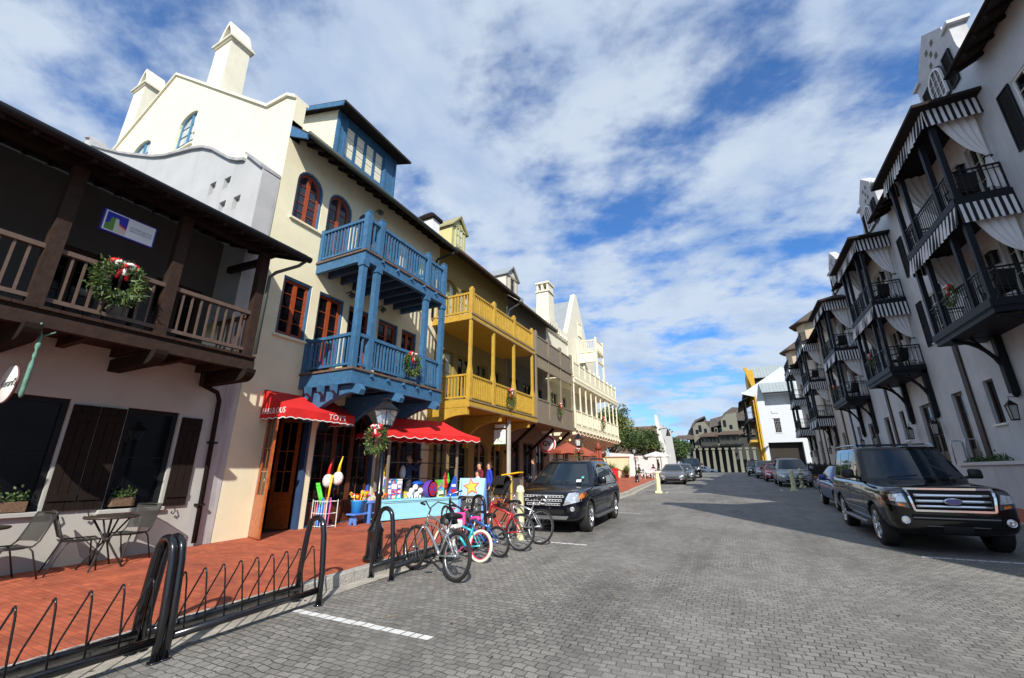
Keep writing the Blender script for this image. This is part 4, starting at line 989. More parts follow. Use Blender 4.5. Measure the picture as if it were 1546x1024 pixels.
# two porch levels
P1 = [24.1+i*1.18 for i in range(10)]
dk = simple_balcony(E_, 'upper_porch', -7.9, 24.0, 34.8, 7.3, .18, ivory_paint, .78, P1[::1], .12, True, False)
dk2 = simple_balcony(E_, 'lower_porch', -7.9, 24.0, 34.8, 4.25, .2, ivory_paint, .9, P1, .12, False, False, posttop=7.12, sp=.16)
mb = MB()
for i in range(44): mb.box(-7.9,-7.80,24.05+i*.245,24.15+i*.245,6.98,7.11); mb.box(-7.9,-7.80,24.05+i*.245,24.15+i*.245,3.93,4.05)
mb.box(-7.98,-7.86,24,34.8,6.75,6.95); part('dentils', mb, ivory_paint, dk2)
for i in range(15):
    y = 24.2+i*.74; mb = MB(); pts = [(-9.66,y,3.2),(-9.2,y,3.2),(-8.9,y,3.5),(-8.5,y,3.5),(-8.3,y,3.7),(-7.95,y,3.72),(-7.78,y,3.9),(-7.8,y,4.04),(-9.66,y,4.04)]; mb.prism(pts, (0,.16,0)); part('bracket', mb, ivory_paint, dk2)
# small look-out balcony
mb = MB(); mb.box(-9.68,-8.05,30.2,32.2,10.25,10.38); mb.box(-8.2,-8.08,30.25,32.15,9.5,9.65); mb.box(-9.6,-8.08,30.25,30.4,9.5,10.24); mb.box(-9.6,-8.08,30.27,30.38,9.5,9.6); lk = part('lookout_balcony', mb, ivory_paint, E_)
mb = MB(); railing(mb, (-9.6,30.28),(-8.13,30.28),10.38,.85,.14,.035); railing(mb, (-8.13,30.28),(-8.13,32.12),10.38,.85,.14,.035); part('railing', mb, ivory_paint, lk)
for x, y in ((-8.13,30.28),(-8.13,32.12),(-9.58,30.28)):
    mb = MB(); post(mb, x, y, 7.3, 11.4, .13); part('post', mb, ivory_paint, lk)
wreath(Face('L', -7.88), 15.4, 4.52, .36, 'wreath with small red bow on the mustard balcony front', W8, 3, 500, .03)
wreath(Face('L', -7.86), 21.1, 4.75, .33, 'wreath with red bow on the taupe boarded balcony', W8, 4, 400, .03)
wreath(Face('L', -7.88), 29.8, 4.9, .40, 'wreath with red bow on the ivory porch railing', W8, 5, 350, .03)
# ===== right side: white townhouses with striped valances =====
FR = Face('R', XR)
stripe_m = None
def stripes(name, axis, pitch=.30):
    return linemat(name, (.66,.67,.68), axis, pitch, .5, 1, .8, 0, .05, col2=(.012,.013,.017), duty=.5)
st_y = linemat('awning_stripe_front', (.66,.67,.68), 1, .25, .5, 1, .8, 0, .05, col2=(.008,.009,.012), duty=.5); st_x = linemat('awning_stripe_side', (.66,.67,.68), 0, .155, .5, 1, .8, 0, .05, col2=(.008,.009,.012), duty=.5)
cloth_shade = mat('drape_cloth', (.72,.72,.72), .85, var=.05)
AX = 7.0
def valance(root, y0, y1, zt, h, x1=AX):
    mb = MB(); n = int((y1-y0)/.10); mb.m = 0
    rnd = random.Random(int(y0*10+zt))
    for i in range(n):
        a = y0+(y1-y0)*i/n; b = y0+(y1-y0)*(i+1)/n; wa = .035*math.sin(a*21+rnd.random()*.5); wb = .035*math.sin(b*21)
        wa = .03*math.sin(a*20.9); wb = .03*math.sin(b*20.9)
        mb.quad((x1, a, zt), (x1, b, zt), (x1-.10+wb, b, zt-h), (x1-.10+wa, a, zt-h))
    mb.m = 1; n = int((XR-x1)/.10)
    for yy_ in (y0, y1):
        for i in range(n):
            a = x1+(XR-x1)*i/n; b = x1+(XR-x1)*(i+1)/n; wa = .025*math.sin(a*20.9); wb = .025*math.sin(b*20.9); s = -1 if yy_ == y0 else 1
            mb.quad((a, yy_, zt), (b, yy_, zt), (b, yy_+s*.05+wb, zt-h), (a, yy_+s*.05+wa, zt-h))
    return part('striped_valance', mb, [st_y, st_x], root, cleanup=False)
def drape(root, y, z1, z0, near=True):
    """curtain gathered from the valance to a tie on the wall, tail hanging below"""
    mb = MB(); zt = z1; tie = (XR-.10, y, z0+1.28)
    def f(u, v):
        x = AX+.20+(XR-.05-AX-.20)*u
        top = Vector((x, y, zt)); low = Vector((AX+.35+(tie[0]-AX-.35)*(1-(1-u)*(.12)), y, tie[2]+(1-u)*.35))
        s = v; p = top*(1-s)+Vector(tie)*s
        sag = (1-u)*math.sin(s*PI)*.42
        p.x -= 0*s; p.z -= sag*.75; p.x -= sag*.10
        p.y += .05*math.sin(u*26)*(1-s*.75)
        return tuple(p)
    mb.grid(f, 18, 10)
    def g(u, v):
        x = XR-.16+(u-.5)*(.10+.42*v); return (x, y+.04*math.sin(u*20), tie[2]-v*1.05+.06*math.sin(u*7)*v)
    mb.grid(g, 10, 8); mb.smooth = False
    o = part('drape', mb, cloth_shade, root, cleanup=False)
    for p in o.data.polygons: p.use_smooth = True
    k = MB(); k.torus((tie[0]-.02, y, tie[2]), .07, .02, 'z', 10, 6); part('tie_back', k, black_wood, o)
frame_cream = mat('frame_cream', (.55,.53,.45), .5, var=.06)
brown_door = mat('brown_door', (.075,.042,.025), .45, var=.2, scale=8)
slate_paint = mat('slate_paint', (.010,.012,.017), .55, spec=.25, var=.15)
def cgable(yc, zb):
    """outline (y, z) of the curved street gable, near side first"""
    P = [(yc-2.15, zb)]
    for k in range(7): a = PI/2*k/6; P.append((yc-2.15+.75*math.sin(a)*1.0, zb+.9*(1-math.cos(a))+.0*k))
    P += [(yc-1.40, zb+1.55),(yc-1.05, zb+1.55),(yc-1.05, zb+1.9),(yc, zb+2.75),(yc+1.05, zb+1.9),(yc+1.05, zb+1.55),(yc+1.40, zb+1.55)]
    for k in range(7): a = PI/2*(6-k)/6; P.append((yc+2.15-.75*math.sin(a), zb+.9*(1-math.cos(a))))
    P.append((yc+2.15, zb)); return P
def townhouse(y0, n, label, full=True, gable=True, levels=2, top_open=False, length=9.05, g0=None, lowdeck=True, wallm=None):
    """y0 = near corner of the balcony tower"""
    wallm = wallm or stucco_right
    ya = y0-4.15 if g0 is None else g0; yb = ya+length
    t = thing('townhouse', label, 'house', (XR, y0, zs(y0)), 'white townhouses with striped balconies')
    zf = zs(y0)+ (1.35 if y0 < 30 else .9)
    ops = [(y0+.3,y0+2.1,zf,4.62),(y0+4.3,y0+4.98,3.2,4.7),(y0-2.35,y0-1.4,zf,4.65)]
    up = []
    for z in (6.25, 9.5): up += [(y0+.55,y0+1.45,z,z+2.35),(y0+2.0,y0+3.3,z,z+2.35)]
    sh = [(y0-2.75,y0-1.45,6.85,8.75),(y0-2.75,y0-1.45,10.15,11.95)]
    ops = [o for o in ops+up+sh if o[0] > ya and o[1] < yb]
    zt = 14.2 if gable else 13.3
    mb = MB(); facade(mb, FR, ya, yb, 0, zt, ops, .16)
    mb.quad((XR,ya,0),(18,ya,0),(18,ya,zt-.2),(XR,ya,zt-.2)); mb.quad((XR,yb,0),(18,yb,0),(18,yb,zt-.2),(XR,yb,zt-.2)); part('wall', mb, wallm, t)
    for o in ops:
        if o in up: window(t, FR, o, frame_cream, pane_dark, .10, 0, 2, name='door', leaves=2, fw=.07, kick=.4)
        elif o in sh:
            window(t, FR, o, white_paint, pane_dark, .05, 2, 3, leaves=1, fw=.05, sill=white_paint)
            for a, b in ((o[0]-.62, o[0]-.06),(o[1]+.06, o[1]+.62)):
                mb = MB(); louvre_shutter(mb, FR, a, b, o[2]-.05, o[3]+.05); part('shutter', mb, slate_paint, t)
        elif o[2] < 3: window(t, FR, o, brown_door, pane_dark, .13, 0, 2, name='door', leaves=2 if o[1]-o[0] > 1.2 else 1, fw=.11, kick=.5)
        else: window(t, FR, o, brown_door, pane_dark, .12, 0, 0, leaves=1, sill=white_paint)
    # timber pilasters on the ground floor
    for y in (y0+6.02, y0-3.03):
        if ya+.1 < y < yb-.1: mb = MB(); mb.box(XR-.07, XR-.002, y-.16, y+.16, zf, 6.9); part('pilaster', mb, mat('pilaster_brown', (.04,.026,.02), .6, var=.2), t)
    # street gable
    if gable:
        yc = y0+1.3; P = cgable(yc, 14.2); go = (yc-.62, yc+.42, 13.95, 15.35)
        mb = MB(); mb.prism([(XR+.001, p[0], p[1]) for p in P], (.42, 0, 0))
        for dy, dz in ((-.35,1.45),(.05,1.45),(-.15,1.15),(-.35,.85),(.05,.85)): pass
        part('curved_gable', mb, mat('gable_grey', (.46,.46,.475), .9, var=.15, scale=1.5, bump=.3, streak=.55, dirt=(.19,.19,.20)), t)
        mb = MB()
        for dy, dz in ((-.33,2.0),(.12,2.0),(-.10,1.72),(-.33,1.42),(.12,1.42)): mb.box(XR-.012, XR-.001, yc+dy-.10, yc+dy+.07, 14.2+dz-.09, 14.2+dz+.09)
        part('hole_plate', mb, mat('hole_dark', (.13,.11,.09), .8), t)  # five gable holes, their dark insides put on as flat plates
        [part('coping', MB().box(XR-.08, XR+.5, yc+q-.265, yc+q+.265, 15.72, 15.84), stucco_right, t) for q in (-1.285, 1.285)]
        o = (yc-.5, yc+.5, 13.9, 15.3, .45); window(t, Face('R', XR-.085), o, white_paint, pane_dark, -.02, 2, 3, outer=slate_paint, leaves=1, fw=.05)
        for a, b in ((o[0]-.58, o[0]-.08),(o[1]+.08, o[1]+.58)):
            mb = MB(); louvre_shutter(mb, FR, a, b, 13.85, 15.15, .07); part('shutter', mb, slate_paint, t)
    # main eaves each side of the gable
    mb = MB(); segs = [(ya, y0-.65), (y0+3.55, yb)] if gable else [(ya, yb)]
    ze = 13.25 if gable else 12.9
    for a, b in segs:
        mb = MB(); mb.prism([(XR-.75,a,ze),(XR-.75,a,ze+.12),(XR+4.5,a,ze+2.75),(XR+4.5,a,ze+2.6)], (0,b-a,0)); part('roof', mb, roof_dark, t)
    for a, b in segs:
        mb = MB()
        k = int((b-a)/.6)
        for i in range(k): mb.beam((XR-.72, a+.3+i*.6, ze-.05), (XR, a+.3+i*.6, ze+.32), .08, .13)
        mb.tube([(XR-.78,a,ze+.08),(XR-.78,b,ze+.06)], .06, 8); part('eaves_timber', mb, dark_wood, t)
    # balcony tower
    y1 = y0+3.95
    decks = [6.0, 9.25]+([12.75] if top_open else [])
    posts = [y0+.08, y0+.98, y0+2.95, y1-.08]
    for k, z in enumerate(decks):
        mb = MB(); mb.box(AX, XR-.002, y0, y1, z, z+.24); mb.box(AX+.02, XR-.01, y0+.02, y1-.02, z-.14, z-.001) if k == 0 else None; mb.box(AX-.03, AX-.001, y0-.03, y1+.03, z+.04, z+.26); mb.box(AX, XR-.01, y0-.03, y0-.001, z+.04, z+.26)
        if k == 0:
            pass
        dk = part('balcony', mb, slate_paint, t)
        top = decks[k+1] if k+1 < len(decks) else (12.75 if not top_open else None)
        if top:
            for y in posts:
                mb = MB(); mb.box(AX+.03, AX+.17, y-.075, y+.075, z+.24, top+.02); part('post', mb, slate_paint, dk)
        for p, q in (((AX+.08, y0+.08), (AX+.08, y1-.08)), ((AX+.08, y0+.08), (XR-.02, y0+.08)), ((AX+.08, y1-.08), (XR-.02, y1-.08))):
            mb = MB(); iron_rail(mb, p, q, z+.24, .95); part('railing', mb, iron, dk)
        if k > 0 or (k == 0 and not lowdeck): valance(dk, y0-.02, y1+.02, z+.05, .66)
        if top: drape(dk, y0+.16, top-.08, z+.24)
        if top and full: drape(dk, y1-.16, top-.08, z+.24)
        mb = MB(); mb.box(XR-.14, XR-.04, y0+1.62, y0+1.78, z+1.9, z+2.25); mb.box(XR-.18, XR-.002, y0+1.60, y0+1.80, z+2.25, z+2.29); mb.box(XR-.16, XR-.03, y0+1.61, y0+1.79, z+1.86, z+1.9); part('wall_lantern', mb, iron, dk)
    if not top_open:
        zr = 12.78; mb = MB()
        A_ = [(AX-.38,y0-.42,zr),(XR-.0,y0-.42,zr),(XR-.0,y1+.42,zr),(AX-.38,y1+.42,zr)]
        B2 = [(AX-.38,y0-.42,zr+.10),(XR-.0,y0-.42,zr+.10),(XR-.0,y1+.42,zr+.10),(AX-.38,y1+.42,zr+.10)]
        mb.hexa(A_+B2); mb.hexa([(a[0],a[1],zr+.101) for a in A_]+[(XR-.5,y0+.9,zr+.72),(XR-.0,y0+.9,zr+.72),(XR-.0,y1-.9,zr+.72),(XR-.5,y1-.9,zr+.72)])
        rf = part('tower_roof', mb, roof_dark, t); valance(rf, y0-.08, y1+.08, zr+.03, .66, AX-.06)
    # brackets and hanging lanterns
    for y in (y0+.12, y0+3.05):
        mb = MB(); mb.beam((XR-.11,y,4.0),(XR-.11,y,6.0),.20,.20); mb.beam((AX+.1,y,5.92),(XR-.05,y,5.92),.12,.12)
        pts = [(AX+.12+1.05*math.sin(a), y, 5.80-1.45*(1-math.cos(a))) for a in [PI/2*i/8 for i in range(9)]]
        mb.tube(pts, .062, 6); mb.beam((AX+.86,y,5.38),(AX+.55,y,5.92),.07,.07); mb.lathe([(.02,3.86),(.09,3.93),(.09,4.05)], (XR-.09,y,0), 8)
        part('bracket', mb, black_wood, t)
        mb = MB(); c = (XR-.30, y); mb.tube([(XR-.05,y,3.86),(c[0],c[1],3.9),(c[0],c[1],3.78)], .012, 5); mb.hexa([(c[0]-.12,c[1]-.12,3.62),(c[0]+.12,c[1]-.12,3.62),(c[0]+.12,c[1]+.12,3.62),(c[0]-.12,c[1]+.12,3.62),(c[0]-.02,c[1]-.02,3.78),(c[0]+.02,c[1]-.02,3.78),(c[0]+.02,c[1]+.02,3.78),(c[0]-.02,c[1]+.02,3.78)])
        for sx in (-.1, .1):
            for sy in (-.1, .1): mb.beam((c[0]+sx*.7,c[1]+sy*.7,3.2),(c[0]+sx,c[1]+sy,3.62),.018,.018)
        mb.box(c[0]-.08,c[0]+.08,c[1]-.08,c[1]+.08,3.16,3.2); ln = part('hanging_lantern', mb, iron, t)
        mb = MB(); mb.hexa([(c[0]-.065,c[1]-.065,3.2),(c[0]+.065,c[1]-.065,3.2),(c[0]+.065,c[1]+.065,3.2),(c[0]-.065,c[1]+.065,3.2),(c[0]-.09,c[1]-.09,3.62),(c[0]+.09,c[1]-.09,3.62),(c[0]+.09,c[1]+.09,3.62),(c[0]-.09,c[1]+.09,3.62)]); part('glass', mb, mat('lantern_glass', (.35,.35,.33), .1, spec=.8), ln)
    return t
t1 = townhouse(15.8, 1, 'nearest white townhouse, its striped balcony tower cut by the right edge of the photo', g0=10.9, length=10.0)
t2 = townhouse(24.8, 2, 'second white townhouse with striped balcony tower and hanging lanterns, above the large black SUV', g0=20.9, length=9.1)
t3 = townhouse(33.95, 3, 'third white townhouse, the farthest one with a tower roof over its striped balconies', g0=30.0, length=10.95)
t4 = townhouse(45.4, 4, 'fourth townhouse with an open railed deck on top of its striped balconies, farther left', full=False, gable=False, top_open=True, g0=40.95, length=11.0, lowdeck=False, wallm=mat('stucco_right_warm', (.55,.48,.40), .85, var=.1))
t5 = townhouse(56.6, 5, 'farthest townhouse with three striped deck edges beside the white corner building', full=False, gable=False, top_open=True, g0=51.95, length=10.5, lowdeck=False, wallm=MATS['stucco_right_warm'])
# cream lantern-shaped dormers above the last two
for y0, t, z in ((46.5, t4, 13.3), (57, t5, 13.3)):
    mb = MB(); mb.lathe([(1.5,z),(1.5,z+1.6)], (XR+.3, y0, 0), 8); d = part('dormer', mb, mat('dormer_cream', (.62,.50,.34), .8), t)
    mb = MB(); mb.lathe([(2.1,z+1.5),(2.1,z+1.62),(0,z+3.0)], (XR+.3, y0, 0), 8); part('dormer_roof', mb, mat('roof_brown', (.09,.065,.05), .8), d)
for o in bpy.data.objects:
    if o.name.startswith('dormer') and o.type == 'MESH':
        for p in o.data.polygons: p.use_smooth = False
# balcony furniture: dark wicker chairs
def wicker_chair(loc, rz, label, group):
    t = thing('wicker_chair', label, 'chair', (0, 0, 0), group); wm = mat('wicker_dark', (.018,.017,.016), .7, var=.3, scale=40)
    mb = MB(); mb.box(-.27,.27,-.25,.25,.36,.44); part('seat', mb, wm, t, bevel=.02)
    mb = MB(); mb.hexa([(-.27,.2,.44),(.27,.2,.44),(.27,.26,.44),(-.27,.26,.44),(-.24,.32,.95),(.24,.32,.95),(.24,.37,.95),(-.24,.37,.95)]); part('backrest', mb, wm, t, bevel=.02)
    for s in (-1, 1):
        mb = MB(); mb.tube([(s*.27,-.25,.42),(s*.29,-.25,.64),(s*.28,.25,.68)], .03, 6); part('arm', mb, wm, t)
        for y in (-.22, .22): mb = MB(); mb.box(s*.24-.025, s*.24+.025, y-.025, y+.025, 0, .37); part('leg', mb, wm, t)
    t.location = loc; t.rotation_euler = (0, 0, rz); return t
WG = 'wicker chairs on the striped balconies'
wc = wicker_chair((7.55, 16.45, 6.24), R(200), 'dark wicker chair on the lower deck of the nearest striped balcony tower', WG)
dup(wc, (7.55, 16.45, 9.49), R(190), 'dark wicker chair on the upper deck of the nearest striped balcony tower')
dup(wc, (7.6, 25.5, 6.24), R(215), 'dark wicker chair on the lower deck of the second striped tower, over the black SUV')
dup(wc, (7.6, 25.5, 9.49), R(195), 'dark wicker chair on the upper deck of the second striped tower')
dup(wc, (7.6, 34.7, 6.24), R(205), 'dark wicker chair on the lower deck of the third striped tower')
dup(wc, (7.6, 34.7, 9.49), R(190), 'dark wicker chair on the upper deck of the third striped tower')
dup(wc, (7.6, 46.2, 9.49), R(190), 'dark wicker chair on the middle deck of the fourth striped tower')
FW = Face('R', AX+.02)
wreath(FW, 17.6, 7.02, .36, 'shaded wreath with red and white bow on the nearest striped tower', W8, 11, 600, .0)
wreath(FW, 26.9, 7.02, .34, 'shaded wreath with red bow on the second striped tower', W8, 12, 400, .0)
wreath(FW, 36.2, 7.02, .34, 'shaded wreath with red bow on the third striped tower', W8, 13, 350, .0)

# neighbour just outside the frame whose shadow crosses the street
nb = thing('corner_house', 'white stucco house with tiled roof beside the nearest striped townhouse, shading the street', 'house', (XR, 6, zs(6)))
mb = MB(); mb.prism([(XR,1.75,0),(XR,10.8,0),(XR,10.8,9.6),(XR,4.2,12.6),(XR,2.4,14.6),(XR,1.75,14.6)], (9,0,0)); part('wall', mb, stucco_right, nb)
mb = MB(); mb.box(XR-.25,XR+9.2,1.6,2.6,14.6,14.8); part('coping', mb, stucco_right, nb)

# retaining wall, planting, steps rail
tw = thing('terrace_wall', 'low white capped wall in front of the right townhouses, beside the large black SUV', 'wall', (7.75, 16, zs(16)))
mb = MB()
yy_ = list(range(11, 24))
for a, b in zip(yy_, yy_[1:]): mb.hexa([(7.78,a,zg(a)),(8.2,a,zg(a)),(8.2,b,zg(b)),(7.78,b,zg(b)),(7.78,a,1.86),(8.2,a,1.86),(8.2,b,1.86),(7.78,b,1.86)])
part('wall', mb, stucco_right, tw)
mb = MB(); mb.box(7.72,8.26,11,23.05,1.86,1.97); part('cap', mb, mat('cap_white', (.62,.62,.63), .7, var=.08), tw)
mb = MB(); mb.box(7.9, XR-.0, 11.0, 23, 1.70, 1.88); part('terrace', mb, concrete, tw)
t = thing('terrace_plants', 'low green plants on the white terrace wall at the right', 'plants', (8.0, 21.5, 1.95)); mb = MB(); rnd = random.Random(5)
for k in range(420): leaf(mb, Vector((8.0+rnd.gauss(0,.1), rnd.uniform(20.2, 22.6), 1.97+abs(rnd.gauss(0,.10)))), .11, rnd)
part('leaves', mb, [leaf_a, leaf_b], t, cleanup=False)
for i, y in enumerate((22.4, 23.6)):
    mb = MB(); mb.tube([(7.9,y,1.9),(7.9,y,2.75),(7.94,y,2.82),(8.2,y,2.82),(8.24,y,2.75),(8.24,y,1.9)], .022, 8)
    solo('handrail', mb, silver, ('nearer' if i == 0 else 'farther')+' looped steel handrail on the terrace wall at the right', 'handrail', (7.9, y, 1.9), 'steel handrails on the terrace')
# iron fence further along
fe = thing('iron_fence', 'black iron railing fence along the shaded pavement behind the blue car', 'fence', (7.2, 34, zs(34)))
for k in range(12):
    a = 27+k*2.6; b = a+2.6; mb = MB()
    for i in range(20):
        y = a+i*.13; mb.box(7.19,7.21,y-.01,y+.01,zs(y),zs(y)+1.15)
    for h in (.12, 1.05): mb.beam((7.2,a,zs(a)+h),(7.2,b,zs(b)+h),.03,.04)
    part('panel', mb, iron, fe)
    mb = MB(); mb.box(7.15,7.25,a-.05,a+.05,zs(a),zs(a)+1.3); part('post', mb, iron, fe)

# ===== white corner building with the yellow side, end of the right row =====
G = thing('white_corner_building', 'white gabled building with yellow side gallery at the far end of the right row', 'building', (4.4, 75, zg(75)))
gw_ = mat('white_wall_cool', (.52,.55,.58), .8, var=.03, bump=.1); yel = mat('yellow_wall', (.48,.28,.02), .7, var=.1)
FE = Face('F', 75.)
mb = MB(); o1 = [(4.95,9.3,1.3,5.75),(6.15,7.0,7.15,9.2),(5.4,9.0,11.2,13.4)]
facade(mb, FE, 4.4, 14, 1.2, 13.0, [o1[0], o1[1], (5.4,9.0,11.2,13.0)], 1.6)
mb.poly([(4.4,75,13.0),(5.4,75,13.0),(5.4,75,14.0),(9.0,75,14.0),(9.0,75,13.0),(14,75,13.0),(14,75,13.4),(8.4,75,16.95),(3.0,75,13.55),(2.5,75,13.5),(2.5,75,13.2),(4.4,75,12.6)])
mb.poly([(4.4,75.01,1.2),(4.4,90,1.2),(4.4,90,13),(4.4,75.01,13)]); part('wall', mb, gw_, G)
mb = MB(); mb.prism([(5.2,73.7,13.0),(9.6,73.7,13.0),(9.6,74.95,14.55),(5.0,74.95,14.55)], (0,0,.08)); part('terrace_roof', mb, roof_seam, G)
window(G, FE, (6.15,7.0,7.15,9.2), mat('grey_frame', (.45,.45,.45), .5), pane_dark, .05, 3, 4, leaves=1, fw=.05, sill=gw_)
mb = MB(); mb.box(6.1,7.05,74.9,74.99,9.25,9.33); mb.box(6.1,6.9,74.92,74.99,10.0,10.4); part('drip_mould', mb, gw_, G)
mb = MB(); mb.box(5.4,9.0,76.3,76.4,11.2,13.4); part('terrace_back', mb, mat('terrace_grey', (.5,.52,.54), .8), G)
FE2 = Face('F', 76.3); window(G, FE2, (6.6,8.2,11.25,13.1), gw_, pane_dark, .0, 0, 0, leaves=3, fw=.1, name='door')
mb = MB(); mb.box(4.9,9.4,76.0,80,1.2,5.9); part('passage', mb, mat('passage_dark', (.025,.02,.015), .8), G)
mb = MB(); mb.box(4.18,4.39,74.98,90,1.2,12.8); mb.box(3.9,4.17,75.2,75.5,1.2,12.2); mb.box(3.9,4.17,77,77.3,1.2,12.2); mb.box(3.9,4.17,80,80.3,1.2,12.2); part('side_wall', mb, yel, G)
for z in (5.9, 9.0):
    mb = MB(); mb.box(2.7,4.17,75.6,90,z,z+.35); dk = part('side_balcony', mb, mustard_paint if z < 6 else black_wood, G)
    mb = MB(); iron_rail(mb, (2.75,75.7),(2.75,90),z+.35,1.1,.2); iron_rail(mb, (2.75,75.7),(4.1,75.7),z+.35,1.1,.15); part('railing', mb, iron, dk)
for z, x in ((11.9, 1.9), (8.6, 2.3)):
    mb = MB(); mb.prism([(x,75.3,z),(4.17,75.3,z+1.2),(4.17,75.3,z+1.3),(x,75.3,z+.12)], (0,14,0)); part('canopy', mb, black_wood, G)
for y in (75.8, 79, 82, 85):
    mb = MB(); mb.box(2.75,2.9,y-.07,y+.07,6.2,12.1); part('post', mb, black_wood, G)
mb = MB(); mb.prism([(3.40,76.5,17.6),(3.82,76.5,17.75),(4.75,76.5,14.2),(4.25,76.5,14.0)], (0,.6,0)); mb.prism([(3.75,77.1,17.3),(4.7,77.1,17.3),(4.7,77.1,12.5),(3.75,77.1,12.5)], (0,8,0)); part('yellow_gable', mb, yel, G)
mb = MB(); mb.prism([(3.9,78.6,16.2),(15,78.6,16.2),(15,80.6,18.3),(3.9,80.6,18.3)], (0,0,.12)); mb.box(4.6,15,82.4,84.8,13,15.4) if False else None; part('rear_roof', mb, roof_seam, G)
mb = MB(); mb.box(4.75,14,79.2,79.4,12,16.7); part('rear_wall', mb, black_wood, G)
mb = MB(); mb.prism([(8.4,75.2,16.8),(2.6,75.2,13.2),(2.6,75.2,13.05),(8.4,75.2,16.6)], (0,12,0)); mb.prism([(8.4,75.2,16.8),(14.2,75.2,13.2),(14.2,75.2,13.05),(8.4,75.2,16.6)], (0,12,0)); part('roof', mb, roof_metal, G)

# ===== dark-roofed building with the tall columns closing the street =====
H = thing('column_building', 'greenish-grey building with dark roofs and a row of tall columns closing the street', 'building', (-4, 110, zg(110)))
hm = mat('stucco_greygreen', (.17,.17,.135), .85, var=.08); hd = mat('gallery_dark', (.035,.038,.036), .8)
FH = Face('F', 108.)
hw_ = []
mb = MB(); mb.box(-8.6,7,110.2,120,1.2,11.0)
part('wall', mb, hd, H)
mb = MB(); mb.prism([(-8.8,109.6,9.4),(7,109.6,9.4),(7,113,13.2),(-7.2,113,13.0)], (0,.3,.2)); part('mansard', mb, mat('roof_slate_brown', (.085,.072,.066), .8, var=.3, scale=2), H)
for u in (-7.6,-4.4,-3.0,-1.9,2.6,3.9):
    mb = MB(); mb.box(u,u+.7,109.0,111,9.9,11.2); dm = part('dormer', mb, hm, H); mb = MB(); mb.box(u+.12,u+.58,108.96,108.99,10.0,11.0); part('pane', mb, pane_dark, dm)
mb = MB(); 
facade(mb, FH, -7.4, 1.9, 6.7, 9.6, [(-6.4,-5.6,7.0,8.9),(-3.9,-3.1,7.0,8.9),(-1.2,-.4,7.0,9.0),(.6,1.2,7.0,8.9)], .4)
mb.prism([(-7.4,108,9.6),(-7.4,108,11.4),(-6.6,108,12.4),(-4.8,108,12.6),(-3.9,108,11.0),(-3.9,108,9.6)], (0,2,0)); mb.prism([(-1.4,108,9.6),(-1.4,108,12.8),(-.2,108,14.0),(1.9,108,14.3),(1.9,108,9.6)], (0,2,0)); part('upper_wall', mb, hm, H)
for o in [(-6.4,-5.6,7.0,8.9),(-3.9,-3.1,7.0,8.9),(-1.2,-.4,7.0,9.0),(.6,1.2,7.0,8.9)]: window(H, FH, o, hd, pane_dark, .2, 0, 1, name='door')
for u, v in ((-6.2,10.3),(-5.1,10.1),(-1.0,11.2),(.2,10.7),(-6.9,9.9)):
    mb = MB(); fbox(mb, FH, u, u+.6, v, v+(1.5 if u in (-6.2,-1.0) else .9), .01, .06); part('window', mb, pane_dark, H)
for i in range(12):
    x = -9.0+i*1.32; mb = MB(); z0 = zg(107); mb.hexa([(x-.32,106.6,z0),(x+.32,106.6,z0),(x+.32,107.2,z0),(x-.32,107.2,z0),(x-.22,106.7,6.2),(x+.22,106.7,6.2),(x+.22,107.1,6.2),(x-.22,107.1,6.2)]); mb.box(x-.38,x+.38,106.5,107.3,6.2,6.6); part('column', mb, hm, H)
for x0, x1, z in ((-12.0,-7.6,6.6),(-6.0,-2.6,7.1),(-2.2,2.4,7.4)):
    mb = MB(); mb.box(x0,x1,106.4,108,z-.35,z); dk = part('balcony', mb, black_wood, H)
    mb = MB(); iron_rail(mb, (x0,106.5),(x1,106.5),z,1.0,.25); mb.box(x0,x1,106.45,106.5,z+.05,z+.75); part('railing', mb, hd, dk)
    for k in range(5):
        mb = MB(); xx = x0+.15+(x1-x0-.3)*k/4; mb.box(xx-.06,xx+.06,106.5,106.62,z,z+2.0); part('post', mb, hd, dk)
    mb = MB(); mb.prism([(x0-.6,105.9,z+1.95),(x1+.3,105.9,z+1.95),(x1+.3,108.5,z+3.0),(x0+1.2,108.5,z+3.0)], (0,0,.12)); part('balcony_roof', mb, MATS['roof_brown'], dk)
rb = mat('roof_slate_brown', (.13,.11,.10), .8, var=.25, scale=2)
mb = MB(); mb.prism([(-9.4,109,8.9),(-7.5,111,12.8),(-4.6,111,13.6),(-3.8,109,11.0)], (0,6,0)); mb.prism([(-4.2,109,11.2),(-3.6,111,13.4),(-1.0,111,14.0),(-1.4,109,11.8)], (0,6,0)); mb.prism([(-1.7,108.6,12.7),(-.6,108.6,14.3),(1.3,108.6,15.6),(4,108.6,15.2),(4,108.6,12.5)], (0,8,0)); mb.prism([(-7.5,107.8,11.3),(-6.6,107.8,12.6),(-4.6,107.8,13.6),(-4.6,107.8,13.9),(-6.8,107.8,13.0),(-7.7,107.8,11.4)], (0,6,0)); part('roof', mb, rb, H)
from mathutils.bvhtree import BVHTree
DG = None
def baked(me_obj):
    """mesh with its modifiers applied, object removed"""
    bpy.context.view_layer.update()
    dg = bpy.context.evaluated_depsgraph_get(); ev = me_obj.evaluated_get(dg); m = bpy.data.meshes.new_from_object(ev); return m
glass_car = mat('car_glass', (.010,.018,.026), .02, var=0, spec=.8)
tyre = mat('tyre', (.014,.014,.014), .75, var=.1)
alloy = mat('alloy', (.62,.63,.65), .22, metal=.95, var=0)
lamp_clear = mat('lamp_clear', (.62,.65,.68), .08, metal=.6, var=.4, scale=25, coat=1)
lamp_amber = mat('lamp_amber', (.75,.20,.02), .15, coat=1)
trim_black = mat('trim_black', (.012,.012,.013), .5)
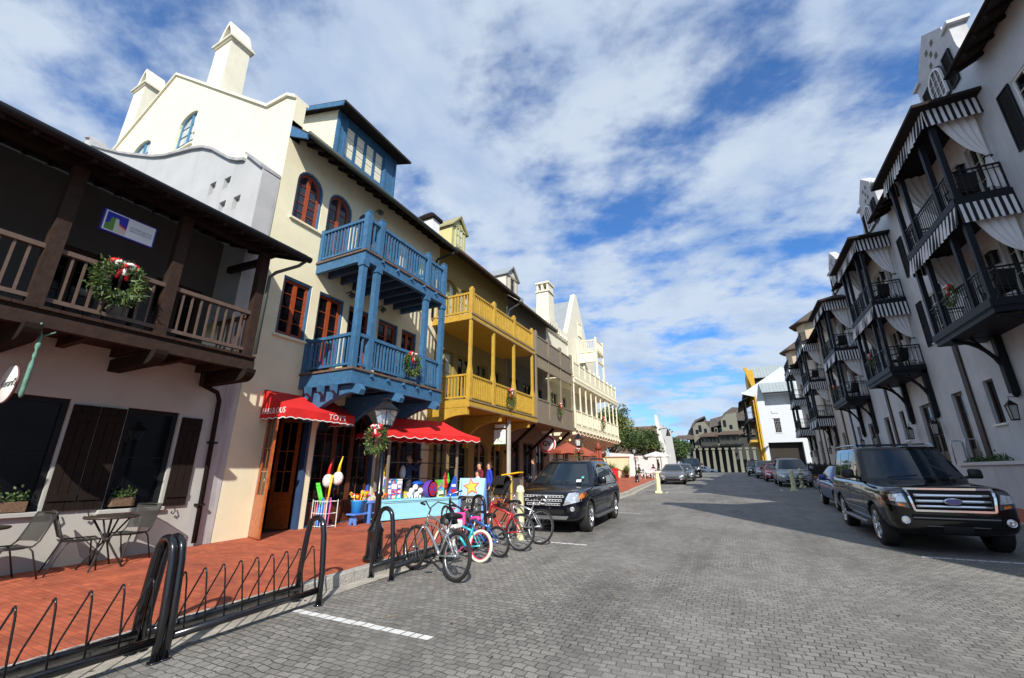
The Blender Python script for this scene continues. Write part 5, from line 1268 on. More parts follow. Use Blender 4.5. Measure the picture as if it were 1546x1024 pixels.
plate_white = mat('plate_white', (.6,.6,.58), .4)
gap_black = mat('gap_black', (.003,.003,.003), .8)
def loft(rings):
    """rings: list of (y, [(x,z) half section from bottom centre to top centre])"""
    V = []; F = []; n = len(rings[0][1])
    full = n*2-2
    for y, h in rings:
        pts = [(x, y, z) for x, z in h]+[(-x, y, z) for x, z in reversed(h[1:-1])]
        V += pts
    for i in range(len(rings)-1):
        for j in range(full):
            a = i*full+j; b = i*full+(j+1) % full; F.append((a, b, b+full, a+full))
    F.append(tuple(range(full))); F.append(tuple(reversed(range((len(rings)-1)*full, len(rings)*full))))
    return V, F
def car(name, label, cat, P, loc, rz=0., group='cars parked along the street', detail=2):
    """P: proportions of the car; nose points towards -y"""
    W, L_, H = P['W']/2, P['L'], P['H']; g = P['clear']; r = P['r']; paint = P['paint']; belt = P['belt']; hood = P['hood']; fo, wb = P['fo'], P['wb']
    cowl, tail = P['cowl'], P['tail']
    t = thing(name, label, cat, (0, 0, 0), group)
    # lower body
    def sec(w, z0, zs_, crown=.03, tum=.06):
        m = z0+(zs_-z0)*.5
        return [(0, z0), (w*.80, z0), (w*.965, z0+.07), (w, m-.08), (w, m+.12), (w*(1-tum*.5), zs_-.07), (w*(1-tum)-.05, zs_), (w*.5, zs_+crown), (0, zs_+crown*1.15)]
    hn = P['nose']  # height of the hood's front edge
    dk = P.get('deck', belt)
    rg = [(0.0, sec(W*.78, g+.10, hn-.16, .0)), (.05, sec(W*.87, g+.03, hn-.07, .01)), (.18, sec(W*.955, g, hn, .02)), (.5, sec(W*.99, g-.01, hn+(hood-hn)*.45, .03)), (cowl*.75, sec(W, g-.02, hood-.01, .03)), (cowl, sec(W, g-.02, belt-.02, .02)),
          (cowl+.5, sec(W, g-.02, belt)), (L_*.55, sec(W, g-.02, belt+.01)), (tail, sec(W, g-.02, dk+.0)), (L_-.35, sec(W*.985, g+.0, dk-.005)), (L_-.10, sec(W*.94, g+.05, dk-.06)), (L_, sec(W*.84, g+.14, dk-.18))]
    V, F = loft(rg)
    me = bpy.data.meshes.new('body'); me.from_pydata(V, [], F); clean(me)
    o = bpy.data.objects.new('tmp', me); COL.objects.link(o)
    sb = o.modifiers.new('s', 'SUBSURF'); sb.levels = 2; sb.render_levels = 2
    m1 = baked(o); bpy.data.objects.remove(o)
    solid = BVHTree.FromPolygons([v.co.copy() for v in m1.vertices], [tuple(p.vertices) for p in m1.polygons])
    o = bpy.data.objects.new('tmp', m1); COL.objects.link(o)
    cut = MB(); axles = (fo, fo+wb)
    for y in axles:
        cut.lathe([(r*1.14, -W*1.2), (r*1.14, W*1.2)], (0, y, r*1.0), 28, 'x')
    cme = cut.mesh('c', tyre); clean(cme); c = bpy.data.objects.new('cut', cme); COL.objects.link(c)
    bo = o.modifiers.new('b', 'BOOLEAN'); bo.operation = 'DIFFERENCE'; bo.object = c; bo.solver = 'EXACT'
    m2 = baked(o); bpy.data.objects.remove(o); bpy.data.objects.remove(c)
    m2.materials.clear(); m2.materials.append(paint); m2.materials.append(trim_black)
    for p in m2.polygons:
        p.use_smooth = True; cc = p.center; p.material_index = 0
        if any((cc.y-y)**2+(cc.z-r)**2 < (r*1.15)**2 for y in axles) and abs(p.normal.x) < .6: p.material_index = 1; p.use_smooth = False
        if P.get('cladding') and cc.z < g+.12: p.material_index = 1
    body = bpy.data.objects.new('body', m2); COL.objects.link(body); body.parent = t; ORG[body.name] = Vector()
    # cabin
    c0, c1, t0, t1 = P['ws']; r0, r1 = P['rear']      # windscreen: y at belt, y at roof ; rear: y at roof, y at belt
    rings = []
    wr = P['wroof']/2
    def plan(yf, yr, w, z, bul=.10):
        pts = []
        for i in range(7): a = -1+2*i/6; pts.append((w*.93*a, yf+bul*a*a, z))
        for i in range(1, 7): pts.append((w*(1 if 0 < i < 6 else .985), yf+bul*1.25+(yr-.06-yf-bul*1.25)*i/6, z))
        for i in range(7): a = 1-2*i/6; pts.append((w*.90*a, yr-.05*a*a, z))
        for i in range(1, 7): pts.append((-w*(1 if 0 < i < 6 else .985), yr-.06-(yr-.06-yf-bul*1.25)*i/6, z))
        return pts
    zr = H-.07; N_ = 6; V = []; nn = None
    for k in range(N_+1):
        s = k/N_; z = belt-.03+(zr-belt+.03)*s; e = s**1.25
        pl = plan(c0+(c1-c0)*s, r1+(r0-r1)*(s**1.3), (W-.05)+(wr-(W-.05))*e, z); V += pl; nn = len(pl)
    F = [(k*nn+j, k*nn+(j+1) % nn, (k+1)*nn+(j+1) % nn, (k+1)*nn+j) for k in range(N_) for j in range(nn)]
    cyc = (c1+r0)/2
    for q, (sx, zz) in enumerate(((.955, zr+.035), (.80, zr+.058), (.4, H-.0), )):
        V += [(x*sx, cyc+(y-cyc)*(sx*.35+.65 if q == 0 else sx), zz) for x, y, z in V[N_*nn:(N_+1)*nn]]
        b = N_+q; F += [(b*nn+j, b*nn+(j+1) % nn, (b+1)*nn+(j+1) % nn, (b+1)*nn+j) for j in range(nn)]
    F.append(tuple(range((N_+3)*nn, (N_+4)*nn)))
    me = bpy.data.meshes.new('cabin'); me.from_pydata(V, [], F); clean(me); me.materials.append(paint)
    for p in me.polygons: p.use_smooth = True
    cab = bpy.data.objects.new('cabin', me); COL.objects.link(cab); cab.parent = t; ORG[cab.name] = Vector()
    cabt = BVHTree.FromPolygons([v.co.copy() for v in me.vertices], [tuple(p.vertices) for p in me.polygons])
    def patch(mb, tree, axis, q, nu=8, nv=6, off=.004, flip=1):
        """quad q given as 4 (a, z) corners, laid on the skin; axis 'f' front (a = x), 's' side (a = y)"""
        def fn(u, v):
            a = (q[0][0]*(1-u)+q[1][0]*u)*(1-v)+(q[3][0]*(1-u)+q[2][0]*u)*v; z = (q[0][1]*(1-u)+q[1][1]*u)*(1-v)+(q[3][1]*(1-u)+q[2][1]*u)*v
            if axis == 'f': hit = tree.ray_cast(Vector((a, -3, z)), Vector((0, 1, 0))); 
            elif axis == 'b': hit = tree.ray_cast(Vector((a, L_+3, z)), Vector((0, -1, 0)))
            else: hit = tree.ray_cast(Vector((3*flip, a, z)), Vector((-flip, 0, 0)))
            if hit[0] is None: return (a, .05, z) if axis in 'fb' else (W*flip, a, z)
            nrm = hit[1]
            d = {'f': Vector((0, -1, 0)), 'b': Vector((0, 1, 0))}.get(axis, Vector((flip, 0, 0)))
            return tuple(hit[0]+d*off)
        mb.smooth = True; mb.grid(fn, nu, nv); mb.smooth = False
    PT = lambda nm, mb, m, par=t: part(nm, mb, m, par, cleanup=False)
    zb, zt = belt+.035, zr-.03
    mb = MB(); patch(mb, cabt, 'f', [(-(W-.16), zb), (W-.16, zb), (wr-.10, zt), (-(wr-.10), zt)], 12, 8); PT('windscreen', mb, glass_car)
    mb = MB(); patch(mb, cabt, 'b', [(-(W-.2), zb+.02), (W-.2, zb+.02), (wr-.14, zt), (-(wr-.14), zt)], 10, 6); PT('rear_window', mb, glass_car)
    for fl in (-1, 1):
        for a0, a1, b1, b0 in P['side']:
            mb = MB(); patch(mb, cabt, 's', [(a0, zb+.0), (a1, zb+.0), (b1, zt), (b0, zt)], 6, 6, .004, fl); PT('side_window', mb, glass_car)
        for s in P['seams']:
            mb = MB(); patch(mb, solid, 's', [(s, g+.16), (s+.014, g+.16), (s+.014, belt-.05), (s, belt-.05)], 1, 10, .003, fl); PT('door_seam', mb, gap_black)
        if P.get('mold'):
            mb = MB(); patch(mb, solid, 's', [(fo+r*1.3, P['mold']), (fo+wb-r*1.3, P['mold']), (fo+wb-r*1.3, P['mold']+.035), (fo+r*1.3, P['mold']+.035)], 16, 2, .012, fl); PT('side_moulding', mb, P.get('moldm', chrome))
        if P.get('step'):
            mb = MB(); mb.box(fl*(W-.12), fl*(W+.05), fo+r*1.35, fo+wb-r*1.35, g-.02, g+.05); part('running_board', mb, grey_metal, t, bevel=.015)
        for s in P['handles']:
            mb = MB(); hx = solid.ray_cast(Vector((3*fl, s, belt-.14)), Vector((-fl, 0, 0)))[0]
            hx = hx.x if hx else W*fl; mb.tube([(hx-.01*fl, s, belt-.14), (hx+.035*fl, s+.02, belt-.14), (hx+.035*fl, s+.16, belt-.14), (hx-.01*fl, s+.18, belt-.14)], .013, 6); PT('door_handle', mb, P.get('handlem', paint))
        # mirror
        mb = MB(); mx_ = W+.14; my = c0+.42; mz = belt+.14
        mb.hexa([(fl*(mx_-.12), my-.05, mz-.11), (fl*(mx_+.11), my-.02, mz-.11), (fl*(mx_+.11), my+.05, mz-.11), (fl*(mx_-.12), my+.05, mz-.11), (fl*(mx_-.12), my-.04, mz+.09), (fl*(mx_+.10), my-.01, mz+.08), (fl*(mx_+.10), my+.05, mz+.08), (fl*(mx_-.12), my+.05, mz+.09)]); mm = part('mirror', mb, P.get('mirm', paint), t, bevel=.03)
        for p in mm.data.polygons: p.use_smooth = True
        mb = MB(); mb.beam((fl*(W-.08), my+.03, belt+.03), (fl*(mx_-.03), my+.01, mz-.05), .05, .06); PT('mirror_arm', mb, trim_black, mm)
    # wheels
    wmesh = None
    for y in axles:
        for fl in (-1, 1):
            mb = MB(); xo = fl*(W-.015); wdt = P.get('tw', .24)
            pr = [(r*.66, 0), (r*.90, .0), (r*.975, .02), (r, .055), (r, wdt-.05), (r*.97, wdt-.02), (r*.66, wdt)]
            mb.lathe([(a, xo-fl*b) for a, b in pr], (0, y, r), 32, 'x', caps=False); wh = part('wheel', mb, tyre, t)
            mb = MB(); mb.lathe([(r*.67, xo-fl*.015), (r*.64, xo-fl*.0), (r*.60, xo-fl*.03), (r*.60, xo-fl*.16), (.0, xo-fl*.165)], (0, y, r), 28, 'x', caps=False)
            mb.m = 1; mb.v and None
            rim = MB(); rim.lathe([(r*.685, xo-fl*.02), (r*.67, xo+fl*.006), (r*.61, xo-fl*.02), (r*.60, xo-fl*.10)], (0, y, r), 28, 'x', caps=False)
            ns = P.get('spokes', 5)
            for k in range(ns):
                a = 2*PI*k/ns+.2; 
                for da in (-.13, .13):
                    rim.beam((xo-fl*.03, y+math.cos(a)*r*.10, r+math.sin(a)*r*.10), (xo-fl*.022, y+math.cos(a+da)*r*.63, r+math.sin(a+da)*r*.63), .05*r/.38, .03, w2=.04*r/.38)
            rim.lathe([(r*.16, xo-fl*.05), (r*.15, xo-fl*.008), (0, xo-fl*.003)], (0, y, r), 14, 'x')
            part('rim', rim, P.get('rimm', alloy), wh); dk2 = MB(); dk2.lathe([(r*.6, xo-fl*.09), (0, xo-fl*.09)], (0, y, r), 20, 'x', caps=False); part('brake_disc', dk2, mat('brake_grey', (.06,.06,.06), .5, metal=.5), wh)
    # underside shadow block
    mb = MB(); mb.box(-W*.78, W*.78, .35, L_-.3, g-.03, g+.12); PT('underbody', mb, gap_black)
    P['front'](t, solid, patch, PT, W, P)
    if P.get('rails'):
        for fl in (-1, 1):
            mb = MB(); x = fl*(wr-.06); ya, yb = c1+.25, r0-.15; z = H-.035
            mb.tube([(x, ya, z-.02), (x, ya+.15, z+.07), (x, (ya+yb)/2, z+.085), (x, yb-.15, z+.07), (x, yb, z-.02)], .022, 8); PT('roof_rail', mb, P['rails'])
        if P.get('crossbars'):
            for y in (c1+.7, c1+1.8): mb = MB(); mb.beam((-(wr-.06), y, H+.05), (wr-.06, y, H+.05), .06, .025); PT('roof_crossbar', mb, trim_black)
    # seats seen through the glass are left dark; wipers
    mb = MB(); 
    for x0, x1 in ((-.45, .05), (.15, .62)):
        a = cabt.ray_cast(Vector((x0, -3, zb+.03)), Vector((0, 1, 0)))[0]; b = cabt.ray_cast(Vector((x1, -3, zb+.07)), Vector((0, 1, 0)))[0]
        if a and b: mb.tube([a+Vector((0, -.015, 0)), b+Vector((0, -.015, 0))], .009, 5)
    PT('wiper', mb, trim_black)
    t.location = loc; t.rotation_euler = (math.atan(.02)*1., 0, rz)
    return t
def front_basic(t, S, patch, PT, W, P):
    n, g = P['nose'], P['clear']
    mb = MB(); patch(mb, S, 'f', [(-W*.42, n-.36), (W*.42, n-.36), (W*.50, n-.16), (-W*.50, n-.16)], 8, 3, .006); gr = PT('grille', mb, gap_black)
    mb = MB()
    for k in range(3): z = n-.34+k*.07; patch(mb, S, 'f', [(-W*.44, z), (W*.44, z), (W*.44, z+.022), (-W*.44, z+.022)], 8, 1, .018)
    PT('grille_bar', mb, P.get('grillm', chrome), gr)
    mb = MB(); patch(mb, S, 'f', [(-W*.55, g+.06), (W*.55, g+.06), (W*.6, g+.17), (-W*.6, g+.17)], 8, 2, .006); PT('lower_intake', mb, gap_black)
    for fl in (-1, 1):
        mb = MB(); q = [(fl*W*.54, n-.30), (fl*W*.90, n-.24), (fl*W*.90, n-.08), (fl*W*.58, n-.16)]; patch(mb, S, 'f', q, 8, 4, .008); h = PT('headlight', mb, lamp_clear)
        mb = MB(); patch(mb, S, 'f', [(fl*W*.62, g+.10), (fl*W*.76, g+.10), (fl*W*.76, g+.18), (fl*W*.62, g+.18)], 4, 3, .01); PT('fog_light', mb, lamp_clear)
    mb = MB(); mb.box(-.15, .15, -.03, -.005, g+.14, g+.26) if False else None
def front_big(t, S, patch, PT, W, P):  # tall three-bar chromed grille with oval badge
    mb = MB(); patch(mb, S, 'f', [(-.50, .78), (.50, .78), (.57, 1.13), (-.57, 1.13)], 12, 6, .01); gr = PT('grille', mb, gap_black)
    def y(x, z): h = S.ray_cast(Vector((x, -3, z)), Vector((0, 1, 0)))[0]; return h.y if h else .05
    b = MB()
    for z in (.845, .935, 1.03):
        pts = [(x, y(x, z)-.035, z) for x in [-.51+.102*i for i in range(11)]]
        b.tube(pts, .027, 10)
    PT('grille_bar', b, chrome, gr)
    b = MB(); fr = [(-.54, .77), (.54, .77), (.60, 1.14), (-.60, 1.14)]
    for i in range(4):
        p0, p1 = fr[i], fr[(i+1) % 4]
        for k in range(6):
            a = k/6; c = (k+1)/6; A_ = (p0[0]*(1-a)+p1[0]*a, p0[1]*(1-a)+p1[1]*a); B3 = (p0[0]*(1-c)+p1[0]*c, p0[1]*(1-c)+p1[1]*c)
            b.beam((A_[0], y(*A_)-.03, A_[1]), (B3[0], y(*B3)-.03, B3[1]), .035, .035)
    PT('grille_surround', b, chrome, gr)
    b = MB(); yy0 = y(0, .935)-.07; b.lathe([(.0, 0), (.155, 0), (.165, .012), (.155, .03)], (0, 0, 0), 28, 'y')
    b.v = [(v[0]*.8, yy0+.0-v[1]*1.0, .935+v[2]*.36) for v in b.v]; em = PT('badge', b, chrome, gr)
    b = MB(); b.lathe([(.0, 0), (.140, 0)], (0, 0, 0), 28, 'y', caps=False); b.v = [(v[0]*.78, yy0-.032, .935+v[2]*.33) for v in b.v]; PT('badge_face', b, mat('badge_blue', (.02,.07,.25), .25, coat=1), em)
    for fl in (-1, 1):
        mb = MB(); patch(mb, S, 'f', [(fl*.60, .80), (fl*.89, .86), (fl*.89, 1.07), (fl*.65, 1.12)], 8, 6, .010); h = PT('headlight', mb, mat('headlamp_dark', (.10,.11,.12), .08, metal=.7, var=.5, scale=30, coat=1))
        mb = MB(); patch(mb, S, 'f', [(fl*.63, .90), (fl*.85, .92), (fl*.85, 1.03), (fl*.67, 1.06)], 6, 4, .016); PT('reflector', mb, lamp_clear, h)
        mb = MB(); patch(mb, S, 'f', [(fl*.66, .825), (fl*.76, .845), (fl*.76, .885), (fl*.66, .865)], 6, 2, .020); PT('indicator', mb, lamp_amber, h)
        c = (fl*.70, y(fl*.70, .60), .60); mb = MB(); mb.lathe([(.058, c[1]-.005), (.058, c[1]-.03), (.045, c[1]-.035), (0, c[1]-.025)], (c[0], 0, c[2]), 18, 'y'); PT('fog_light', mb, lamp_clear)
        c2 = MB(); c2.torus((c[0], c[1]-.03, c[2]), .06, .009, 'y', 20, 6); PT('fog_ring', c2, chrome)
    mb = MB(); patch(mb, S, 'f', [(-.58, .60), (.58, .60), (.60, .70), (-.60, .70)], 8, 2, .006); PT('lower_intake', mb, gap_black)
    mb = MB()
    for z in (.635,): patch(mb, S, 'f', [(-.58, z), (.58, z), (.58, z+.02), (-.58, z+.02)], 8, 1, .014)
    patch(mb, S, 'f', [(-.42, .50), (.42, .50), (.42, .515), (-.42, .515)], 8, 1, .014); PT('bumper_strip', mb, grey_metal)
    mb = MB(); patch(mb, S, 'f', [(-.20, .40), (.20, .40), (.20, .52), (-.20, .52)], 4, 2, .018); PT('plate_recess', mb, trim_black)
def front_star(t, S, patch, PT, W, P):  # slotted bright grille with round star badge
    def y(x, z): h = S.ray_cast(Vector((x, -3, z)), Vector((0, 1, 0)))[0]; return h.y if h else .05
    mb = MB(); patch(mb, S, 'f', [(-.44, .66), (.44, .66), (.53, .93), (-.53, .93)], 12, 6, .008); gr = PT('grille', mb, gap_black)
    b = MB()
    for z, hw in ((.70, .43), (.79, .47), (.88, .51)):
        pts = [(hw*(-1+.2*i), y(hw*(-1+.2*i), z)-.03, z) for i in range(11)]
        for p, q in zip(pts, pts[1:]): b.beam(p, q, .03, .052)
        b.m = 1
        for i in range(12):
            x = hw*(-1+.166*i)+.05
            if abs(x) > .10: b.box(x-.028, x+.028, y(x, z)-.050, y(x, z)-.02, z-.012, z+.012)
        b.m = 0
    PT('grille_bar', b, [mat('grille_silver', (.62,.63,.65), .4, metal=.35, var=0), gap_black], gr)
    yb = y(0, .79)-.055; b = MB(); b.torus((0, yb-.01, .79), .105, .014, 'y', 28, 8)
    for k in range(3):
        a = PI/2+2*PI*k/3; e = Vector((.10*math.cos(a), 0, .10*math.sin(a))); c = Vector((0, yb-.01, .79)); b.beam(c, c+e, .03, .02, w2=.008, h2=.012)
    em = PT('star_badge', b, chrome, gr); b = MB(); b.lathe([(.0, 0), (.10, 0)], (0, yb+.012, .79), 24, 'y', caps=False); PT('badge_back', b, gap_black, em)
    for fl in (-1, 1):
        mb = MB(); patch(mb, S, 'f', [(fl*.50, .67), (fl*.90, .77), (fl*.90, .98), (fl*.62, .95)], 10, 7, .010); h = PT('headlight', mb, lamp_clear)
        mb = MB(); patch(mb, S, 'f', [(fl*.865, .82), (fl*.93, .84), (fl*.93, .95), (fl*.875, .95)], 4, 4, .014); PT('indicator', mb, lamp_amber, h)
        c = (fl*.72, y(fl*.72, .60), .60); mb = MB(); mb.lathe([(.055, c[1]-.0), (.055, c[1]-.03), (.04, c[1]-.03), (0, c[1]-.02)], (c[0], 0, c[2]), 16, 'y'); PT('fog_light', mb, lamp_clear)
        mb = MB(); patch(mb, S, 'f', [(fl*.58, .52), (fl*.86, .55), (fl*.86, .66), (fl*.60, .64)], 6, 3, .006); PT('side_intake', mb, gap_black)
    mb = MB(); patch(mb, S, 'f', [(-.56, .36), (.56, .36), (.62, .44), (-.62, .44)], 10, 3, .02); PT('skid_plate', mb, silver)
    mb = MB(); patch(mb, S, 'f', [(-.50, .47), (.50, .47), (.52, .58), (-.52, .58)], 8, 3, .005); PT('lower_intake', mb, gap_black)
def paint(n, c, r=.25): return mat(n, c, r, metal=.1, var=0, coat=.55, spec=.3)
P_big = dict(W=1.90, L=5.25, H=1.97, clear=.36, r=.40, paint=paint('paint_black', (.0025,.0025,.003), .12), belt=1.24, hood=1.20, nose=1.16, fo=.98, wb=3.05, cowl=1.45, tail=4.9, ws=(1.42, 2.12, 0, 0), rear=(4.95, 5.12), wroof=1.52,
    side=[(1.92,2.80,2.80,2.38),(2.90,3.68,3.68,2.90),(3.80,4.86,4.72,3.80)], seams=(1.62,2.85,3.72), handles=(2.62,3.50), mold=.62, step=1, rails=mat('rail_silver', (.35,.42,.50), .3, metal=.8, var=0), crossbars=1, tw=.27, spokes=6, rimm=chrome, front=front_big, mirm=trim_black)
P_star = dict(W=1.91, L=4.78, H=1.72, clear=.30, r=.37, paint=paint('paint_navy_black', (.003,.004,.008)), belt=1.08, hood=1.06, nose=.99, fo=.86, wb=2.88, cowl=1.20, tail=4.4, ws=(1.15, 2.02, 0, 0), rear=(4.15, 4.62), wroof=1.32,
    side=[(1.80,2.62,2.62,2.25),(2.70,3.48,3.48,2.70),(3.58,4.28,3.98,3.58)], seams=(1.42,2.66,3.62), handles=(2.42,3.30), mold=.55, moldm=paint('paint_navy_black', (.003,.004,.008)), step=1, rails=trim_black, tw=.25, spokes=5, front=front_star, handlem=chrome)
P_sedan = dict(W=1.80, L=4.65, H=1.45, clear=.24, r=.32, paint=paint('paint_blue', (.02,.05,.20)), belt=.93, hood=.90, nose=.78, fo=.90, wb=2.75, cowl=1.25, tail=4.0, deck=.98, ws=(1.18, 2.0, 0, 0), rear=(3.35, 4.05), wroof=1.16,
    side=[(1.85,2.55,2.55,2.3),(2.63,3.45,3.30,2.63)], seams=(1.45,2.59,3.6), handles=(2.36,3.2), tw=.21, front=front_basic)
P_van = dict(W=1.98, L=5.1, H=1.78, clear=.26, r=.34, paint=paint('paint_silver', (.34,.35,.37), .3), belt=1.05, hood=1.0, nose=.86, fo=.95, wb=3.05, cowl=1.1, tail=4.8, ws=(1.02, 2.05, 0, 0), rear=(4.7, 4.95), wroof=1.46,
    side=[(1.75,2.5,2.5,2.2),(2.6,3.5,3.5,2.6),(3.6,4.7,4.6,3.6)], seams=(1.4,2.55,3.55), handles=(2.3,2.75), rails=trim_black, tw=.22, front=front_basic)
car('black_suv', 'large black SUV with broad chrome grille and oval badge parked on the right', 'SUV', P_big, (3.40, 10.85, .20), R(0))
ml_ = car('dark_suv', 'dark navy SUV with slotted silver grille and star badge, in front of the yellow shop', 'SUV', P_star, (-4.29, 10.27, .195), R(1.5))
car('blue_sedan', 'blue sedan parked right behind the large black SUV', 'car', P_sedan, (3.80, 17.75, zg(18.6)-.01), R(0))
Pv = dict(P_van); car('silver_minivan', 'silver minivan behind the right cream bollard and the leaning bicycle', 'minivan', Pv, (3.45, 33.9, zg(35)), R(0))
Pr = dict(P_sedan); Pr.update(paint=paint('paint_red', (.40,.012,.012)), L=4.3, wb=2.6, rear=(3.2, 3.9), tail=3.8); car('red_car', 'small red car between the silver minivan and the grey wagon', 'car', Pr, (3.05, 41.6, zg(42)), R(0))
Ps = dict(P_van); Ps.update(paint=paint('paint_grey', (.20,.20,.21), .3), H=1.66, W=1.85); car('grey_wagon', 'grey wagon parked just beyond the red car', 'car', Ps, (2.72, 48.5, zg(49.5)), R(0))
Pd = dict(P_van); Pd.update(paint=P_big['paint'], H=1.72); car('dark_wagon', 'dark wagon, farthest car of the right-hand parked row', 'car', Pd, (2.25, 56.5, zg(57.5)), R(0))
Pg = dict(P_sedan); Pg.update(paint=paint('paint_graphite', (.10,.10,.105), .28), H=1.47, W=1.83, L=4.8); car('grey_sedan', 'grey sedan parked by the left kerb behind the far cream bollard', 'car', Pg, (-4.28, 35.2, zg(36)), R(3))
Ph = dict(P_sedan); Ph.update(paint=paint('paint_slate', (.07,.08,.10), .28)); car('slate_sedan', 'dark sedan half hidden directly behind the grey sedan', 'car', Ph, (-4.05, 41.0, zg(42)), R(3))
Pk = dict(P_big); Pk.update(front=front_basic, rails=None, crossbars=None, nose=1.1, clear=.34); car('far_black_suv', 'black SUV farthest up the left side of the street', 'SUV', Pk, (-4.05, 49.5, zg(50.5)), R(3))
for i, (x, c) in enumerate(((-6.9,'red'),(-5.2,'silver'),(-3.2,'white'))):
    Pq = dict(P_sedan); Pq.update(paint=paint('paint_'+c, {'red': (.40,.012,.012), 'silver': (.34,.35,.37), 'white': (.7,.7,.7)}[c], .3)); car('distant_car', 'distant %s car seen side-on in front of the tall columns' % c, 'car', Pq, (x, 100+i*.2, 1.17), R(90), group='distant cars crossing in front of the columns')

for nm, x, z, w_, h, c in (('windscreen_sticker', .52, 1.16, .13, .06, (.65,.68,.70)), ('windscreen_sticker', .60, 1.25, .06, .05, (.05,.45,.35))):
    mb = MB(); yv = 1.15+.87*(z-1.08)/.57-.0; mb.quad((x-w_/2,yv,z),(x+w_/2,yv+.012,z),(x+w_/2,yv+.012+h*1.45,z+h),(x-w_/2,yv+h*1.45,z+h)); part(nm, mb, mat('sticker_%d' % int(c[0]*99), c, .5), ml_)
# ===== bicycle racks =====
def hoop(mb, y, r=.035):
    P = [(-5.17,y,zg(y)),(-5.17,y,zg(y)+.36),(-5.12,y,zg(y)+.80)]
    for k in range(9): a = PI-PI*k/8; P.append((-4.97+.135*math.cos(a), y, zg(y)+.85+.14*math.sin(a)))
    P += [(-4.82,y,zg(y)+.80),(-4.77,y,zg(y)+.36),(-4.77,y,zg(y))]
    mb.tube(P, r, 10)
def rack(y0, y1, n, label):
    t = thing('bike_rack', label, 'bicycle rack', (-4.97, (y0+y1)/2, zg(y0)), 'black hoop bicycle racks along the kerb')
    for y in (y0, y1):
        mb = MB(); hoop(mb, y)
        for x in (-5.17, -4.77): mb.lathe([(.055, zg(y)), (.055, zg(y)+.012)], (x, y, 0), 10)
        part('end_hoop', mb, black_metal, t)
    for x, h in ((-5.15, .16), (-4.79, .17)):
        mb = MB(); mb.tube([(x, y0, zg(y0)+h), (x, y1, zg(y1)+h)], .036, 10); part('rail', mb, black_metal, t)
    for i in range(n):
        y = y0+(y1-y0)*(i+.6)/n; z = zg(y); mb = MB(); P = [(-5.15, y-.05, z+.17),(-5.10, y-.04, z+.30),(-4.955, y, z+.60)]
        for k in range(5): a = PI-PI*k/4; P.append((-4.925+.03*math.cos(a), y+.01, z+.625+.035*math.sin(a)))
        P += [(-4.89, y+.015, z+.60),(-4.80, y+.03, z+.17)]; mb.tube(P, .0085, 6); part('wire_loop', mb, black_metal, t)
    return t
rack(.55, 2.51, 9, 'nearest bike rack, cut by the left edge of the photo, beside the brown balcony shop')
rack(2.585, 4.22, 9, 'second bike rack, empty, ending at the white bay line')
rack(5.50, 8.3, 12, 'farthest bike rack with the bicycles parked in it')

